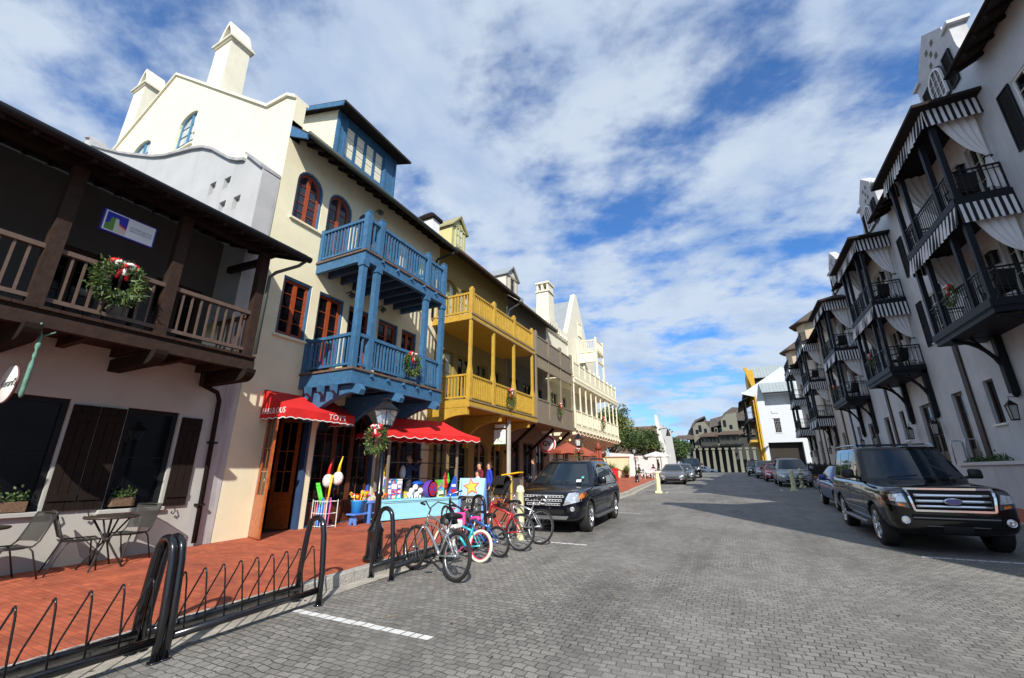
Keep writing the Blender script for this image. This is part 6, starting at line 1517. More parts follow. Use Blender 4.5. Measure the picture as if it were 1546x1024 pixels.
# ===== bicycles =====
spoke_m = mat('spoke', (.45,.46,.47), .3, metal=.9, var=0)
def wheel_parts(t, nm, c, r, tm, rm, tw=.024, n=20):
    mb = MB(); mb.torus(c, r-tw, tw, 'y', 36, 8); w = part(nm, mb, tm, t)
    mb = MB(); mb.torus(c, r-2.1*tw, .012, 'y', 36, 6); part('rim', mb, rm, w)
    mb = MB(); mb.lathe([(.02,-.05),(.028,-.03),(.028,.03),(.02,.05)], c, 10, 'y')
    for k in range(n):
        a = 2*PI*k/n; s = .03*(1 if k % 2 else -1); mb.beam((c[0]+.02*math.cos(a+.5), c[1]+s, c[2]+.02*math.sin(a+.5)), (c[0]+(r-2.3*tw)*math.cos(a), c[1], c[2]+(r-2.3*tw)*math.sin(a)), .0028, .0028)
    part('spokes', mb, spoke_m, w); return w
def bicycle(label, loc, yaw, r, wb, fm, tm=tyre, rm=silver, seatm=trim_black, forkm=None, style='cruiser', lean=8, fr=.0195, steer=0, tw=.022, fm2=None, guard=None, name='bicycle'):
    t = thing(name, label, 'bicycle', (0,0,0), 'bicycles parked in the rack by the kerb'); s = r/.34; k = wb/1.12; fm2 = fm2 or fm
    Hr, Hf = Vector((0,0,r)), Vector((wb,0,r)); BB = Vector((.42*k,0,r-.04*s)); ST = Vector((.26*k,0,r+.36*s)); SD = Vector((.22*k,0,r+.50*s))
    HT = Vector((.86*k,0,r+.48*s)); HB = Vector((.90*k,0,r+.34*s))
    wheel_parts(t, 'rear_wheel', tuple(Hr), r, tm, rm, tw); wheel_parts(t, 'front_wheel', tuple(Hf), r, tm, rm, tw)
    mb = MB()
    if style == 'cruiser':
        def arc(p, q, sag, n=8): return [p.lerp(q, i/n)+Vector((0,0,sag*math.sin(PI*i/n))) for i in range(n+1)]
        mb.tube(arc(HT, ST+Vector((-.02,0,-.10*s)), .07), fr*1.25, 8); mb.tube(arc(HB, BB, .02), fr*1.25, 8); mb.tube(arc(HB+Vector((0,0,.05)), Hr+Vector((.0,.035,.0)), .10), fr*.6, 6)
        mb.tube(arc(HB+Vector((0,0,.05)), Hr+Vector((.0,-.035,.0)), .10), fr*.6, 6)
    else:
        mb.tube([HT+Vector((.01,0,-.03)), ST+Vector((0,0,-.06))], fr, 8); mb.tube([HB, BB], fr*1.25, 8)
    mb.tube([BB, ST], fr, 8); mb.tube([HT+Vector((-.02,0,.04)), HB], fr*1.3, 8)
    for y in (-.045, .045):
        mb.tube([ST+Vector((0,0,-.05)), ST+Vector((-.04,y,-.09)), Hr+Vector((0,y,0))], fr*.55, 6); mb.tube([BB, BB+Vector((-.08,y,0)), Hr+Vector((0,y,0))], fr*.6, 6)
    part('frame', mb, fm, t)
    mb = MB()
    for y in (-.05, .05): mb.tube([HB, HB+Vector((.015,y,-.03)), HB.lerp(Hf, .5)+Vector((.0,y,.0)), Hf+Vector((0,y,0))], fr*.7, 6)
    part('fork', mb, forkm or fm2, t)
    st = MB(); top = HT+Vector((-.05*s,0,.13*s)); st.tube([HT, top], .013, 8)
    if style == 'cruiser': pts = [(-.30,-.33,.06),(-.16,-.31,.075),(.0,-.12,.11),(.03,0,.0),(.0,.12,.11),(-.16,.31,.075),(-.30,.33,.06)]
    elif style == 'kid': pts = [(-.12,-.24,.13),(-.02,-.21,.13),(.03,-.07,.03),(.03,0,.0),(.03,.07,.03),(-.02,.21,.13),(-.12,.24,.13)]
    else: pts = [(-.05,-.31,.03),(-.0,-.2,.02),(.04,-.06,.0),(.04,0,.0),(.04,.06,.0),(-.0,.2,.02),(-.05,.31,.03)]
    hb = [top+Vector((a*s, b*s, c*s)) for a, b, c in pts]; st.tube(hb, .011, 8); bar = part('handlebar', st, trim_black if style != 'mountain' else silver, t)
    g = MB(); g.tube(hb[:2], .017, 8); g.tube(hb[-2:], .017, 8); part('grip', g, trim_black if style != 'kid' else seatm, bar)
    mb = MB(); mb.tube([ST+Vector((0,0,-.05)), SD], .013, 8); part('seat_post', mb, silver, t)
    mb = MB(); w2 = .12 if style == 'cruiser' else .075
    for sx, sy, z in ((1,1,0),):
        prof = [(-.13,w2,.0),(-.10,w2*1.05,.03),(0,w2*.6,.03),(.10,.025,.02),(.15,.015,.0)]
        V = []; 
        for x, w_, z in prof:
            for a in range(8): an = 2*PI*a/8; V.append((SD.x+x*s, w_*s*math.cos(an), SD.z+.03+z+.028*math.sin(an)))
        F = [(i*8+j, i*8+(j+1) % 8, (i+1)*8+(j+1) % 8, (i+1)*8+j) for i in range(4) for j in range(8)]+[tuple(range(8)), tuple(range(32, 40))]
        mb.smooth = True; mb.add(V, F); mb.smooth = False
    part('saddle', mb, seatm, t)
    mb = MB(); mb.torus(tuple(BB+Vector((0,-.055,0))), .085*s, .007, 'y', 24, 5); mb.lathe([(0,-.06),(.085*s,-.058)], tuple(BB), 16, 'y', caps=False)
    for sg in (-1, 1):
        e = BB+Vector((.15*s*sg*.8, .075*sg, -.10*s*sg)); mb.beam(BB+Vector((0,.07*sg,0)), e, .018, .012); mb.box(e.x-.045,e.x+.045,e.y+(.01 if sg > 0 else -.10),e.y+(.10 if sg > 0 else -.01),e.z-.012,e.z+.012)
    part('crank', mb, guard or iron, t)
    mb = MB()
    mb.tube([BB+Vector((0,-.058,.083*s)), Hr+Vector((0,-.05,.04)), Hr+Vector((-.04,-.05,0)), Hr+Vector((0,-.05,-.04)), BB+Vector((0,-.058,-.083*s))], .005, 4); part('chain', mb, iron, t)
    t.location = loc; t.rotation_euler = (R(lean), 0, yaw); return t
paint_b = lambda n, c, r=.25, m=.3: mat(n, c, r, metal=m, var=.02, coat=.8)
b_silver = paint_b('bike_silver', (.55,.57,.58), .22, .8); b_turq = paint_b('bike_turquoise', (.03,.42,.52)); b_red = paint_b('bike_red', (.50,.02,.03)); b_black = paint_b('bike_black', (.012,.012,.014)); b_pink = mat('bike_pink', (.75,.06,.28), .45); b_white = mat('bike_white', (.75,.74,.68), .5); b_blue = paint_b('bike_blue', (.03,.12,.40))
tyre_white = mat('tyre_white', (.72,.68,.55), .7); rim_pink = mat('rim_pink', (.65,.03,.10), .4)
g_ = lambda y: zg(y)
bicycle('silver beach cruiser with black tyres, nearest bicycle in the rack', (-3.86,5.80,g_(5.8)), R(161), .34, 1.14, b_silver, style='cruiser', lean=6, tw=.028, seatm=trim_black)
bicycle('child bicycle with turquoise frame, white tyres on pink rims and pink saddle', (-4.17,7.02,g_(7)), R(172), .265, .86, b_turq, tyre_white, rim_pink, b_pink, style='kid', lean=7, tw=.026, guard=b_pink)
bicycle('child bicycle with black tyres and blue frame between the turquoise and the red bicycles', (-4.06,7.55,g_(7.5)), R(168), .27, .88, b_blue, tyre, silver, trim_black, style='kid', lean=-5, tw=.024)
bicycle('red and silver mountain bicycle with dark fork', (-3.98,8.22,g_(8.2)), R(170), .345, 1.06, b_red, style='mountain', lean=9, fm2=b_black, forkm=b_silver)
bicycle('silver mountain bicycle with silver rims, farthest in the rack, beside the cream bollard', (-3.90,9.02,g_(9)), R(168), .35, 1.08, b_silver, style='mountain', lean=10, forkm=b_black)
bicycle('black bicycle standing beyond the rack by the blue easel sign', (-5.05,8.1,zs(8)), R(150), .31, 1.0, b_black, style='mountain', lean=-8)
bicycle('dark bicycle leaning by the right cream bollard in front of the silver minivan', (3.25,31.8,g_(32)), R(15), .34, 1.08, b_black, style='cruiser', lean=14)
# helmet and bag hung on the bicycles
t = thing('bike_helmet', 'black helmet hanging behind the saddle of the silver cruiser', 'helmet', (-4.22,6.15,.9))
mb = MB(); V = []; 
for i in range(7):
    for j in range(16):
        ph = PI/2*i/6; a = 2*PI*j/16; V.append((-4.25+.17*math.sin(ph)*math.cos(a)*.8, 6.17+.17*math.sin(ph)*math.sin(a), .87+.14*math.cos(ph)))
mb.smooth = True; mb.add(V, [(i*16+j, i*16+(j+1) % 16, (i+1)*16+(j+1) % 16, (i+1)*16+j) for i in range(6) for j in range(16)]); mb.smooth = False
part('shell', mb, trim_black, t); mb = MB(); mb.torus((-4.25,6.17,.86), .155, .018, 'z', 20, 6, sx=.85); part('rim_band', mb, iron, t)
mb = MB(); mb.tube([(-4.25,6.03,.86),(-4.23,6.1,.72),(-4.25,6.3,.86)], .008, 5); part('strap', mb, trim_black, t)
t = thing('handlebar_bag', 'white and pink bag strapped on the child bicycle handlebar', 'bag', (-4.85,7.05,.78)); mb = MB(); mb.box(-4.78,-4.62,6.93,7.18,.66,.80); part('body', mb, b_white, t, bevel=.02); mb = MB(); mb.box(-4.80,-4.60,7.18,7.24,.70,.92); part('flap', mb, b_pink, t, bevel=.015)

# ===== street lamps =====
def lamp(loc, label, h=2.62):
    t = thing('street_lamp', label, 'street lamp', (0,0,0), 'black lantern street lamps on the left pavement')
    mb = MB(); mb.lathe([(.17,0),(.17,.06),(.135,.10),(.125,.42),(.14,.46),(.10,.52),(.085,.56),(.075,.60)], (0,0,0), 16); part('base', mb, black_metal, t)
    mb = MB(); mb.lathe([(.055,.58),(.05,.98),(.075,1.0),(.075,1.04),(.05,1.07),(.045,1.6),(.038,h-.55),(.06,h-.53),(.06,h-.50),(.03,h-.47)], (0,0,0), 14); mb.tube([(-.18,0,h-.75),(.18,0,h-.75)], .012, 6); part('pole', mb, black_metal, t)
    z0, z1 = h-.46, h-.18; mb = MB(); P = lambda s, z: [(-s,-s,z),(s,-s,z),(s,s,z),(-s,s,z)]
    for i in range(4):
        a, b = P(.085, z0), P(.145, z1); mb.beam(a[i], b[i], .016, .016); mb.beam(a[i], a[(i+1)%4], .016, .016); mb.beam(b[i], b[(i+1)%4], .02, .02)
    mb.hexa(P(.16, z1)+P(.055, z1+.13)); mb.hexa(P(.05, z1+.13)+P(.045, z1+.18)); mb.hexa(P(.06, z1+.18)+P(.035, z1+.21)); mb.lathe([(.03,z0-.05),(.1,z0-.02),(.09,z0)], (0,0,0), 10); ln = part('lantern', mb, iron, t)
    mb = MB(); mb.hexa(P(.08, z0+.01)+P(.138, z1-.01)); part('glass', mb, mat('lantern_clear', (.9,.93,.95), .03, trans=.9, var=0, spec=.5), ln)
    mb = MB(); mb.tube([(0,0,z0),(0,0,z0+.12)], .02, 6); part('burner', mb, white_paint, ln)
    t.location = loc; return t
lm = lamp((-5.45,5.82,zs(5.8)), 'black lantern lamp post with a wreath, at the kerb in front of the toy cart')
dup(lm, (-5.65,17.4,zs(17.4)), None, 'black lantern lamp post by the terracotta umbrellas, behind the dark navy SUV')
dup(lm, (-6.9,35.3,zs(35.3)), None, 'black lantern lamp post standing by the potted plant at the white umbrella terrace')
wreath(Face('F', 5.70), -5.40, 2.17, .24, 'leafy wreath with white and red bow on the near lamp post', W8, 21, 700, .04)
wreath(Face('F', 17.3), -5.60, 2.35, .20, 'wreath with red bow on the lamp post by the terracotta umbrellas', W8, 22, 300, .04)
wreath(Face('F', 35.2), -6.80, 2.55, .20, 'reddish wreath on the farthest lamp post near the white umbrella', W8, 23, 200, .04)

# ===== bollards =====
def bollard(loc, label, h=1.12, square=True):
    t = thing('bollard', label, 'bollard', (0,0,0), 'cream painted bollards'); mb = MB()
    if square:
        mb.box(-.17,.17,-.17,.17,0,.12); part('plinth', mb, cream_post, t, bevel=.012)
        mb = MB(); n = 8; V = []
        for w_, z in ((.125,.12),(.10,h-.10),(.125,h-.08),(.125,h-.04),(.03,h+.06)): V += [(w_*math.cos(2*PI*(i+.5)/n)*1.05, w_*math.sin(2*PI*(i+.5)/n)*1.05, z) for i in range(n)]
        mb.add(V, [(k*n+i, k*n+(i+1)%n, (k+1)*n+(i+1)%n, (k+1)*n+i) for k in range(4) for i in range(n)]+[tuple(range(4*n,5*n))]); part('shaft', mb, cream_post, t)
    else:
        mb.lathe([(.10,0),(.09,.06),(.088,h-.16),(.10,h-.15),(.10,h-.12),(.085,h-.11),(.085,h-.06),(.06,h-.02),(0,h)], (0,0,0), 18); part('shaft', mb, cream_post, t)
    t.location = loc; return t
bollard((-4.52,9.42,zg(9.4)), 'round cream bollard between the bicycles and the dark navy SUV', 1.16, False)
bq = bollard((-3.88,25.6,zg(25.6)), 'faceted cream bollard in the left parking lane in front of the grey sedan')
dup(bq, (2.82,29.6,zg(29.6)), None, 'nearer faceted cream bollard on the right, in front of the silver minivan')
dup(bq, (3.65,33.2,zg(33.2)), None, 'farther cream bollard on the right, partly behind the leaning bicycle')

# ===== café tables and chairs =====
mesh_m = mat('mesh_metal', (.030,.030,.027), .7, spec=.25, var=.15, scale=200, alpha=.85)
frame_m = mat('chair_frame', (.035,.035,.033), .45, spec=.4)
def cafe_chair():
    t = thing('cafe_chair', 'x', 'chair', (0,0,0), 'metal mesh café chairs')
    mb = MB(); f = lambda u, v: ((u-.5)*.44, -.22+v*.44, .45-.03*math.sin(PI*v)-.015*math.sin(PI*u))
    mb.smooth = True; mb.grid(f, 6, 6); mb.smooth = False; part('seat', mb, mesh_m, t)
    mb = MB(); f = lambda u, v: ((u-.5)*(.44-.02*v), .20+.05*math.sin(PI*u)+v*.14, .50+v*.36)
    mb.smooth = True; mb.grid(f, 6, 5); mb.smooth = False; part('backrest', mb, mesh_m, t)
    mb = MB()
    for s in (-1, 1): mb.tube([(s*.22,-.22,.445),(s*.22,.16,.44),(s*.22,.22,.50),(s*.215,.35,.87)], .011, 6)
    mb.tube([(-.215,.35,.87),(0,.37,.875),(.215,.35,.87)], .011, 6); mb.tube([(-.22,-.22,.445),(0,-.23,.43),(.22,-.22,.445)], .011, 6); part('frame', mb, frame_m, t)
    for s in (-1, 1):
        mb = MB(); mb.tube([(s*.22,-.15,.44),(s*.235,-.19,.38),(s*.25,-.25,0)], .011, 6); part('leg', mb, frame_m, t)
        mb = MB(); mb.tube([(s*.22,.12,.44),(s*.235,.17,.38),(s*.25,.30,0)], .011, 6); part('leg', mb, frame_m, t)
    return t
ch_ = cafe_chair(); ch_['label'] = 'metal mesh chair at the far side of the round table, nearest the brown downpipe'
ch_.location = (-9.25,4.02,zs(4.0)); ch_.rotation_euler = (0,0,R(25))
dup(ch_, (-9.15,3.38,zs(3.3)), R(168), 'metal mesh chair in front of the dark double shutters, facing the round table')
dup(ch_, (-9.12,2.62,zs(2.6)), R(12), 'leftmost whole mesh chair, back turned to the other chairs')
def cafe_table():
    t = thing('cafe_table', 'x', 'table', (0,0,0), 'round metal café tables'); mb = MB()
    mb.lathe([(.0,.715),(.33,.72),(.345,.735),(.34,.75),(.0,.752)], (0,0,0), 32); part('top', mb, mat('table_top', (.06,.05,.04), .4, metal=.3, var=.2), t)
    for k in range(4):
        a = PI/4+PI/2*k; mb = MB(); mb.tube([(math.cos(a)*.24,math.sin(a)*.24,.72),(math.cos(a)*.05,math.sin(a)*.05,.44),(math.cos(a)*.03,math.sin(a)*.03,.38),(math.cos(a)*.29,math.sin(a)*.29,.0)], .014, 6); part('leg', mb, frame_m, t)
    mb = MB(); mb.lathe([(.05,.38),(.05,.44)], (0,0,0), 12); mb.tube([(0,0,.4),(0,0,.72)], .016, 8); part('hub', mb, frame_m, t); return t
ct = cafe_table(); ct['label'] = 'round metal table below the window with the planter'; ct.location = (-8.98,3.66,zs(3.7))
dup(ct, (-9.0,2.22,zs(2.2)), R(30), 'round metal table cut by the left edge of the photo')

# ===== signs =====
t = thing('architect_sign', 'blue-edged hanging sign with a painted house picture and the word ARCHITECTS', 'sign', (-8.30,2.6,5.43))
mb = MB(); mb.box(-8.33,-8.28,2.26,2.97,5.235,5.615); part('board', mb, mat('sign_blue', (.01,.015,.20), .4), t, bevel=.006)
FS = Face('L', -8.28); mb = MB(); fbox(mb, FS, 2.285, 2.945, 5.258, 5.592, .001, .003); fc = part('face', mb, mat('sign_face', (.60,.62,.64), .5), t)
mb = MB(); fbox(mb, FS, 2.305, 2.575, 5.275, 5.575, .0035, .0045); part('picture_sky', mb, mat('pic_blue', (.01,.015,.30), .5), fc)
mb = MB(); mb.poly([FS(2.305,5.275,.005),FS(2.42,5.275,.005),FS(2.42,5.50,.005),FS(2.37,5.50,.005),FS(2.35,5.40,.005),FS(2.305,5.37,.005)]); mb.m = 1; mb.poly([FS(2.42,5.275,.0052),FS(2.50,5.275,.0052),FS(2.46,5.50,.0052),FS(2.42,5.50,.0052)]); mb.m = 2; mb.poly([FS(2.47,5.275,.005),FS(2.575,5.275,.005),FS(2.575,5.36,.005),FS(2.475,5.40,.005)]); mb.m = 3; mb.poly([FS(2.475,5.40,.0055),FS(2.575,5.36,.0055),FS(2.575,5.385,.0055),FS(2.475,5.43,.0055)])
part('picture_house', mb, [mat('pic_green', (.08,.20,.03), .5), mat('pic_white', (.45,.50,.38), .5), mat('pic_pale', (.55,.42,.36), .5), mat('pic_red', (.55,.02,.02), .5)], fc, cleanup=False)
mb = MB(); text_mesh(mb, 'DOMIN BOCK', .048, frame(FS(2.765,5.44,.004), (0,1,0), (0,0,1)), .0008); text_mesh(mb, 'ARCHITECTS', .052, frame(FS(2.765,5.39,.004), (0,1,0), (0,0,1)), .0008); part('lettering', mb, mat('letter_grey', (.12,.14,.14), .5), fc, cleanup=False)
mb = MB()
for y in (2.4, 2.85): mb.tube([(-8.305,y,5.61),(-8.305,y,6.1)], .008, 5)
part('hanger', mb, iron, t)
t = thing('oval_sign', 'white oval hanging sign with dark script at the left edge, on a green twisted bracket', 'sign', (-8.4,1.95,3.5))
mb = MB(); mb.tube([(-8.40,2.06,3.74),(-8.30,2.02,3.60),(-8.30,2.06,3.42)], .013, 6); mb.tube([(-8.20,2.16,3.50),(-8.30,2.06,3.42)], .010, 6); mb.lathe([(.012,3.46),(.02,3.40),(.012,3.37),(.028,3.32),(.03,3.28),(.012,3.22),(.025,3.16),(.012,3.10),(.026,3.04),(.026,2.62),(.012,2.58)], (-8.30,2.06,0), 10); part('bracket', mb, verdigris, t)
mb = MB(); mb.lathe([(.0,0),(.36,0),(.385,.015),(.36,.03),(.0,.03)], (0,0,0), 36, 'y'); mb.v = [(-8.78+v[0]*.82, 2.04-v[1], 2.80+v[2]*.70) for v in mb.v]; o_ = part('board', mb, white_paint, t)
mb = MB(); mb.torus((0,0,0), .375, .014, 'y', 36, 6); mb.v = [(-8.78+v[0]*.82, 2.03+v[1], 2.80+v[2]*.70) for v in mb.v]; part('border', mb, mat('oval_brown', (.12,.05,.04), .5), o_)
mb = MB(); text_mesh(mb, "Gerard's", .15, frame((-8.70,2.005,2.80), (1,0,0), (0,0,1)), .002, shear=.3); part('lettering', mb, mat('letter_grey', (.12,.14,.14), .5), o_, cleanup=False)
t = thing('square_sign', 'white square hanging sign with a small green mark below the mustard balcony', 'sign', (-8.1,15.6,3.5))
mb = MB(); mb.box(-8.66,-8.13,15.58,15.62,2.72,3.28); part('board', mb, white_paint, t); mb = MB(); mb.box(-8.68,-8.11,15.575,15.625,2.70,2.719); part('edge', mb, mat('edge_green', (.10,.35,.06), .5), t)
mb = MB(); mb.tube([(-8.50,15.575,2.80),(-8.46,15.575,2.92),(-8.38,15.575,2.84),(-8.30,15.575,2.80),(-8.28,15.575,2.82)], .014, 5); part('mark', mb, mat('mark_green', (.30,.55,.10), .5), t)
mb = MB(); mb.box(-8.62,-8.15,15.58,15.62,3.36,3.50); part('small_plate', mb, white_paint, t); mb = MB(); mb.tube([(-8.1,15.6,3.78),(-8.1,15.6,2.68)], .016, 6); mb.tube([(-8.7,15.6,3.3),(-8.1,15.6,3.3)], .01, 5); part('hanger', mb, iron, t)
mb = MB(); mb.box(-8.20,-8.08,15.85,15.97,zs(16),3.7); solo('porch_post', mb, mat('post_grey', (.45,.43,.38), .7), 'slim grey porch post under the mustard balcony beside the white sign', 'post', (-8.14,15.9,zs(16)))
t = thing('round_sign', 'round red and white sign with black letters above the terracotta umbrella', 'sign', (-8.6,21.6,3.3))
mb = MB(); mb.lathe([(0,0),(.48,0),(.48,.04),(0,.04)], (-8.75,21.6,3.05), 32, 'y'); part('board', mb, bow_white, t); mb = MB(); mb.torus((-8.75,21.59,3.05), .40, .04, 'y', 32, 6); part('ring', mb, mat('sign_red', (.5,.02,.03), .5), t)
mb = MB(); text_mesh(mb, 'GV', .36, frame((-8.78,21.585,3.06), (1,0,0), (0,0,1)), .01, bold=True); part('lettering', mb, trim_black, t, cleanup=False)
mb = MB(); mb.box(-9.05,-8.45,21.58,21.62,3.58,3.74); part('small_plate', mb, white_paint, t); mb = MB(); mb.tube([(-8.75,21.6,3.5),(-8.75,21.6,3.85)], .015, 5); part('hanger', mb, iron, t)

# ===== umbrellas =====
terra = mat('terracotta_cloth', (.30,.07,.04), .8, var=.06); white_can = mat('white_canvas', (.64,.64,.62), .8)
def umbrella(x, y, z0, zt, r, label, m, rise=.45, closed=False, name='parasol'):
    t = thing(name, label, 'umbrella', (x, y, z0)); mb = MB(); mb.lathe([(.025,z0),(.025,zt+.05)], (x,y,0), 8); mb.ball((x,y,zt+.08), .05, 8, 6); part('pole', mb, mat('pole_wood', (.16,.10,.06), .6), t)
    mb = MB(); n = 8
    if closed:
        V = [];
        for rr, z in ((.05,zt),(.16,zt-.35),(.20,zt-.9),(.23,zt-1.5)): V += [(x+rr*(1 if i % 2 else .62)*math.cos(PI*i/8), y+rr*(1 if i % 2 else .62)*math.sin(PI*i/8), z) for i in range(16)]
        mb.add(V, [(k*16+i, k*16+(i+1)%16, (k+1)*16+(i+1)%16, (k+1)*16+i) for k in range(3) for i in range(16)])
        mb.lathe([(.13,zt-.36),(.24,zt-.40),(.04,zt-.02)], (x,y,0), 8, caps=False)
    else:
        for i in range(n):
            a, b = 2*PI*i/n, 2*PI*(i+1)/n; p = (x+r*math.cos(a), y+r*math.sin(a), zt-rise); q = (x+r*math.cos(b), y+r*math.sin(b), zt-rise); m_ = ((p[0]+q[0])/2, (p[1]+q[1])/2, zt-rise+.04)
            mb.add([(x,y,zt), p, m_, q], [(0,1,2),(0,2,3)]); mb.quad(p, m_, (m_[0],m_[1],m_[2]-.14), (p[0],p[1],p[2]-.14)); mb.quad(m_, q, (q[0],q[1],q[2]-.14), (m_[0],m_[1],m_[2]-.14))
    part('canopy', mb, m, t)
    mb = MB(); mb.lathe([(.28,z0),(.28,z0+.06),(.05,z0+.10)], (x,y,0), 14); part('base', mb, iron, t)
    if not closed:
        for i in range(n):
            a = 2*PI*i/n; mb = MB(); mb.beam((x,y,zt-.06),(x+r*.97*math.cos(a), y+r*.97*math.sin(a), zt-rise-.02), .015, .02); part('rib', mb, MATS['pole_wood'], t)
umbrella(-7.40,20.9,zs(21),3.06,.90,'open terracotta umbrella above the dark navy SUV',terra,.45)
umbrella(-7.55,24.0,zs(24),2.98,.8,'terracotta umbrella half hidden behind the second lamp post',terra,.4)
umbrella(-7.55,27.2,zs(28),3.40,.3,'closed terracotta umbrella below the ivory porch',terra,closed=True)

# ===== toys outside the shop =====
toy = {n: mat('toy_'+n, c, .45, var=.03) for n, c in dict(blue=(.01,.10,.55), sky=(.03,.30,.72), red=(.65,.02,.02), yellow=(.85,.55,.02), green=(.08,.55,.05), white=(.78,.78,.76), pink=(.70,.10,.30), purple=(.12,.05,.35), orange=(.80,.22,.04), navy=(.02,.03,.25)).items()}
pk = {n: printmat('packaging_'+n, c, s_) for n, c, s_ in (('blue',(.02,.22,.62),14.),('white',(.7,.68,.64),12.),('green',(.12,.42,.06),9.),('red',(.6,.03,.03),11.),('yellow',(.8,.6,.05),16.))}
sky_paint = mat('cart_paint', (.28,.62,.76), .45, var=.05, scale=3); table_paint = mat('table_paint', (.10,.22,.58), .5, var=.06)
t = thing('foam_toy_rack', 'white wire rack of blue and patterned foam toys beside the shop door', 'rack', (-9.35,8.1,zs(8)))
z = zs(8.1); mb = MB(); x0, x1, y0, y1 = -9.66, -9.16, 8.0, 8.34
for h in (.04, .34, .62): 
    for p, q in (((x0,y0),(x1,y0)),((x1,y0),(x1,y1)),((x1,y1),(x0,y1)),((x0,y1),(x0,y0))): mb.beam((*p,z+h),(*q,z+h),.010,.010)
for i in range(7):
    xx = x0+(x1-x0)*i/6; mb.beam((xx,y0,z),(xx,y0,z+.64),.006,.006)
for p in ((x0,y0),(x1,y0),(x1,y1),(x0,y1)): mb.beam((*p,z),(*p,z+.66),.014,.014)
part('wire_frame', mb, white_paint, t)
TG = 'foam toys standing in the white wire rack'
rnd = random.Random(11)
cols = ['red','blue','blue','sky','blue','navy','sky','purple','blue','orange','navy','pink']
for i, cn in enumerate(cols):
    xx = x0+.04+(x1-x0-.08)*i/11; hh = rnd.uniform(.55,.72) if i > 3 else .48; mb = MB(); yy_ = y0+.06+.03*(i % 3)
    mb.tube([(xx,yy_,z+.02),(xx+rnd.uniform(-.01,.02),yy_+.02,z+hh)], .024 if i < 5 else .018, 8); mb.tube([(xx,yy_+.02,z+hh),(xx,yy_+.02,z+hh+.05)], .012, 6)
    solo('foam_toy', mb, toy[cn], 'upright foam tube in the white wire rack beside the shop door', 'toy', (xx,yy_,z), TG)
for i, (dx, cn) in enumerate(((0,'green'),(.07,'green'))):
    mb = MB(); a = (-9.50+dx,8.14,z+.50); b = (-9.70+dx,8.10,z+.98); mb.tube([a,b], .035, 10); mb.tube([b,(b[0]-.03,b[1],b[2]+.07)], .03, 10); solo('foam_sword', mb, toy[cn], ('left' if i == 0 else 'right')+' one of the two green foam tubes leaning out of the wire rack', 'toy', a, 'green foam tubes leaning out of the wire rack')
mb = MB(); mb.tube([(-9.28,8.12,z+.55),(-9.24,8.1,z+.9),(-9.19,8.08,z+1.25)], [.03,.025,.035], 8); solo('toy_wand', mb, toy['yellow'], 'tall yellow-green toy rising from the right end of the wire rack', 'toy', (-9.28,8.12,z+.5))
for i, (x, y, zz, cn, lb) in enumerate(((-9.52,8.25,1.42,'white','left white net bag of toys hanging beside the shop door'),(-9.22,8.3,1.48,'white','right white net bag of toys hanging beside the shop door'),(-9.35,10.1,1.35,'pink','pinkish net bag hanging behind the toy cart'))):
    t = thing('net_bag', lb, 'bag', (x,y,zz)); mb = MB(); mb.ball((x,y,zz), .15, 12, 10, (1,.8,1.15)); part('net', mb, mat('net_'+cn, (.70,.62,.60) if cn == 'white' else (.6,.4,.42), .7, var=.4, scale=14), t)
    mb = MB(); mb.tube([(x,y,zz+.14),(x+.03,y,zz+.34),(x+.08,y+.02,zz+.55)], [.05,.03,.01], 8); part('strap', mb, toy['red'] if i == 0 else toy['yellow'], t)
def bench(y0, label):
    t = thing('small_bench', label, 'bench', (-9.0,y0,zs(y0))); z = zs(y0); mb = MB(); mb.box(-9.12,-8.82,y0-.35,y0+.35,z+.24,z+.28); part('seat', mb, table_paint, t, bevel=.008)
    for yy_ in (y0-.25, y0+.25):
        mb = MB(); mb.prism([(-9.10,yy_,z),(-9.02,yy_,z),(-8.97,yy_,z+.12),(-8.92,yy_,z),(-8.84,yy_,z),(-8.88,yy_,z+.24),(-9.06,yy_,z+.24)], (0,.03,0)); part('leg', mb, table_paint, t)
bench(8.95, 'low blue bench under the blue bucket')
t = thing('toy_bucket', 'blue bucket full of yellow and red toys on the low bench', 'bucket', (-9.0,8.85,zs(8.9)+.285)); z = zs(8.9)+.285; mb = MB(); mb.lathe([(.0,z),(.14,z),(.165,z+.28),(.175,z+.29),(.175,z+.31),(.155,z+.31),(.14,z+.03)], (-9.0,8.85,0), 24); part('bucket', mb, toy['sky'], t)
TB = 'toys sticking out of the blue bucket'
for i in range(14):
    a = rnd.uniform(0, 2*PI); c = rnd.choice(['yellow','yellow','red','orange','yellow','white']); bx, by = -9.0+.06*math.cos(a), 8.85+.06*math.sin(a); ex, ey, ez = bx+.15*math.cos(a), by+.12*math.sin(a), z+.38+rnd.uniform(0,.12)
    mb = MB(); mb.tube([(bx,by,z+.2),(ex,ey,ez)], .012, 5); mb.torus((ex,ey,ez), .035, .013, rnd.choice('xyz'), 12, 5); solo('bucket_toy', mb, toy[c], 'small %s toy sticking out of the blue bucket' % c, 'toy', (bx,by,z+.2), TB)
mb = MB(); mb.prism([(-9.0,9.08,z+.3),(-8.9,9.1,z+.3),(-8.93,9.1,z+.72),(-8.99,9.09,z+.66)], (-.04,.05,0)); solo('toy_rocket', mb, toy['blue'], 'pointed blue toy standing behind the blue bucket', 'toy', (-8.95,9.1,z+.3))
t = thing('display_table', 'blue low display table with boxes of toys between bucket and cart', 'table', (-9.0,9.4,zs(9.4))); z = zs(9.4); mb = MB(); mb.box(-9.35,-8.75,9.05,9.95,z+.50,z+.56); part('top', mb, table_paint, t, bevel=.006)
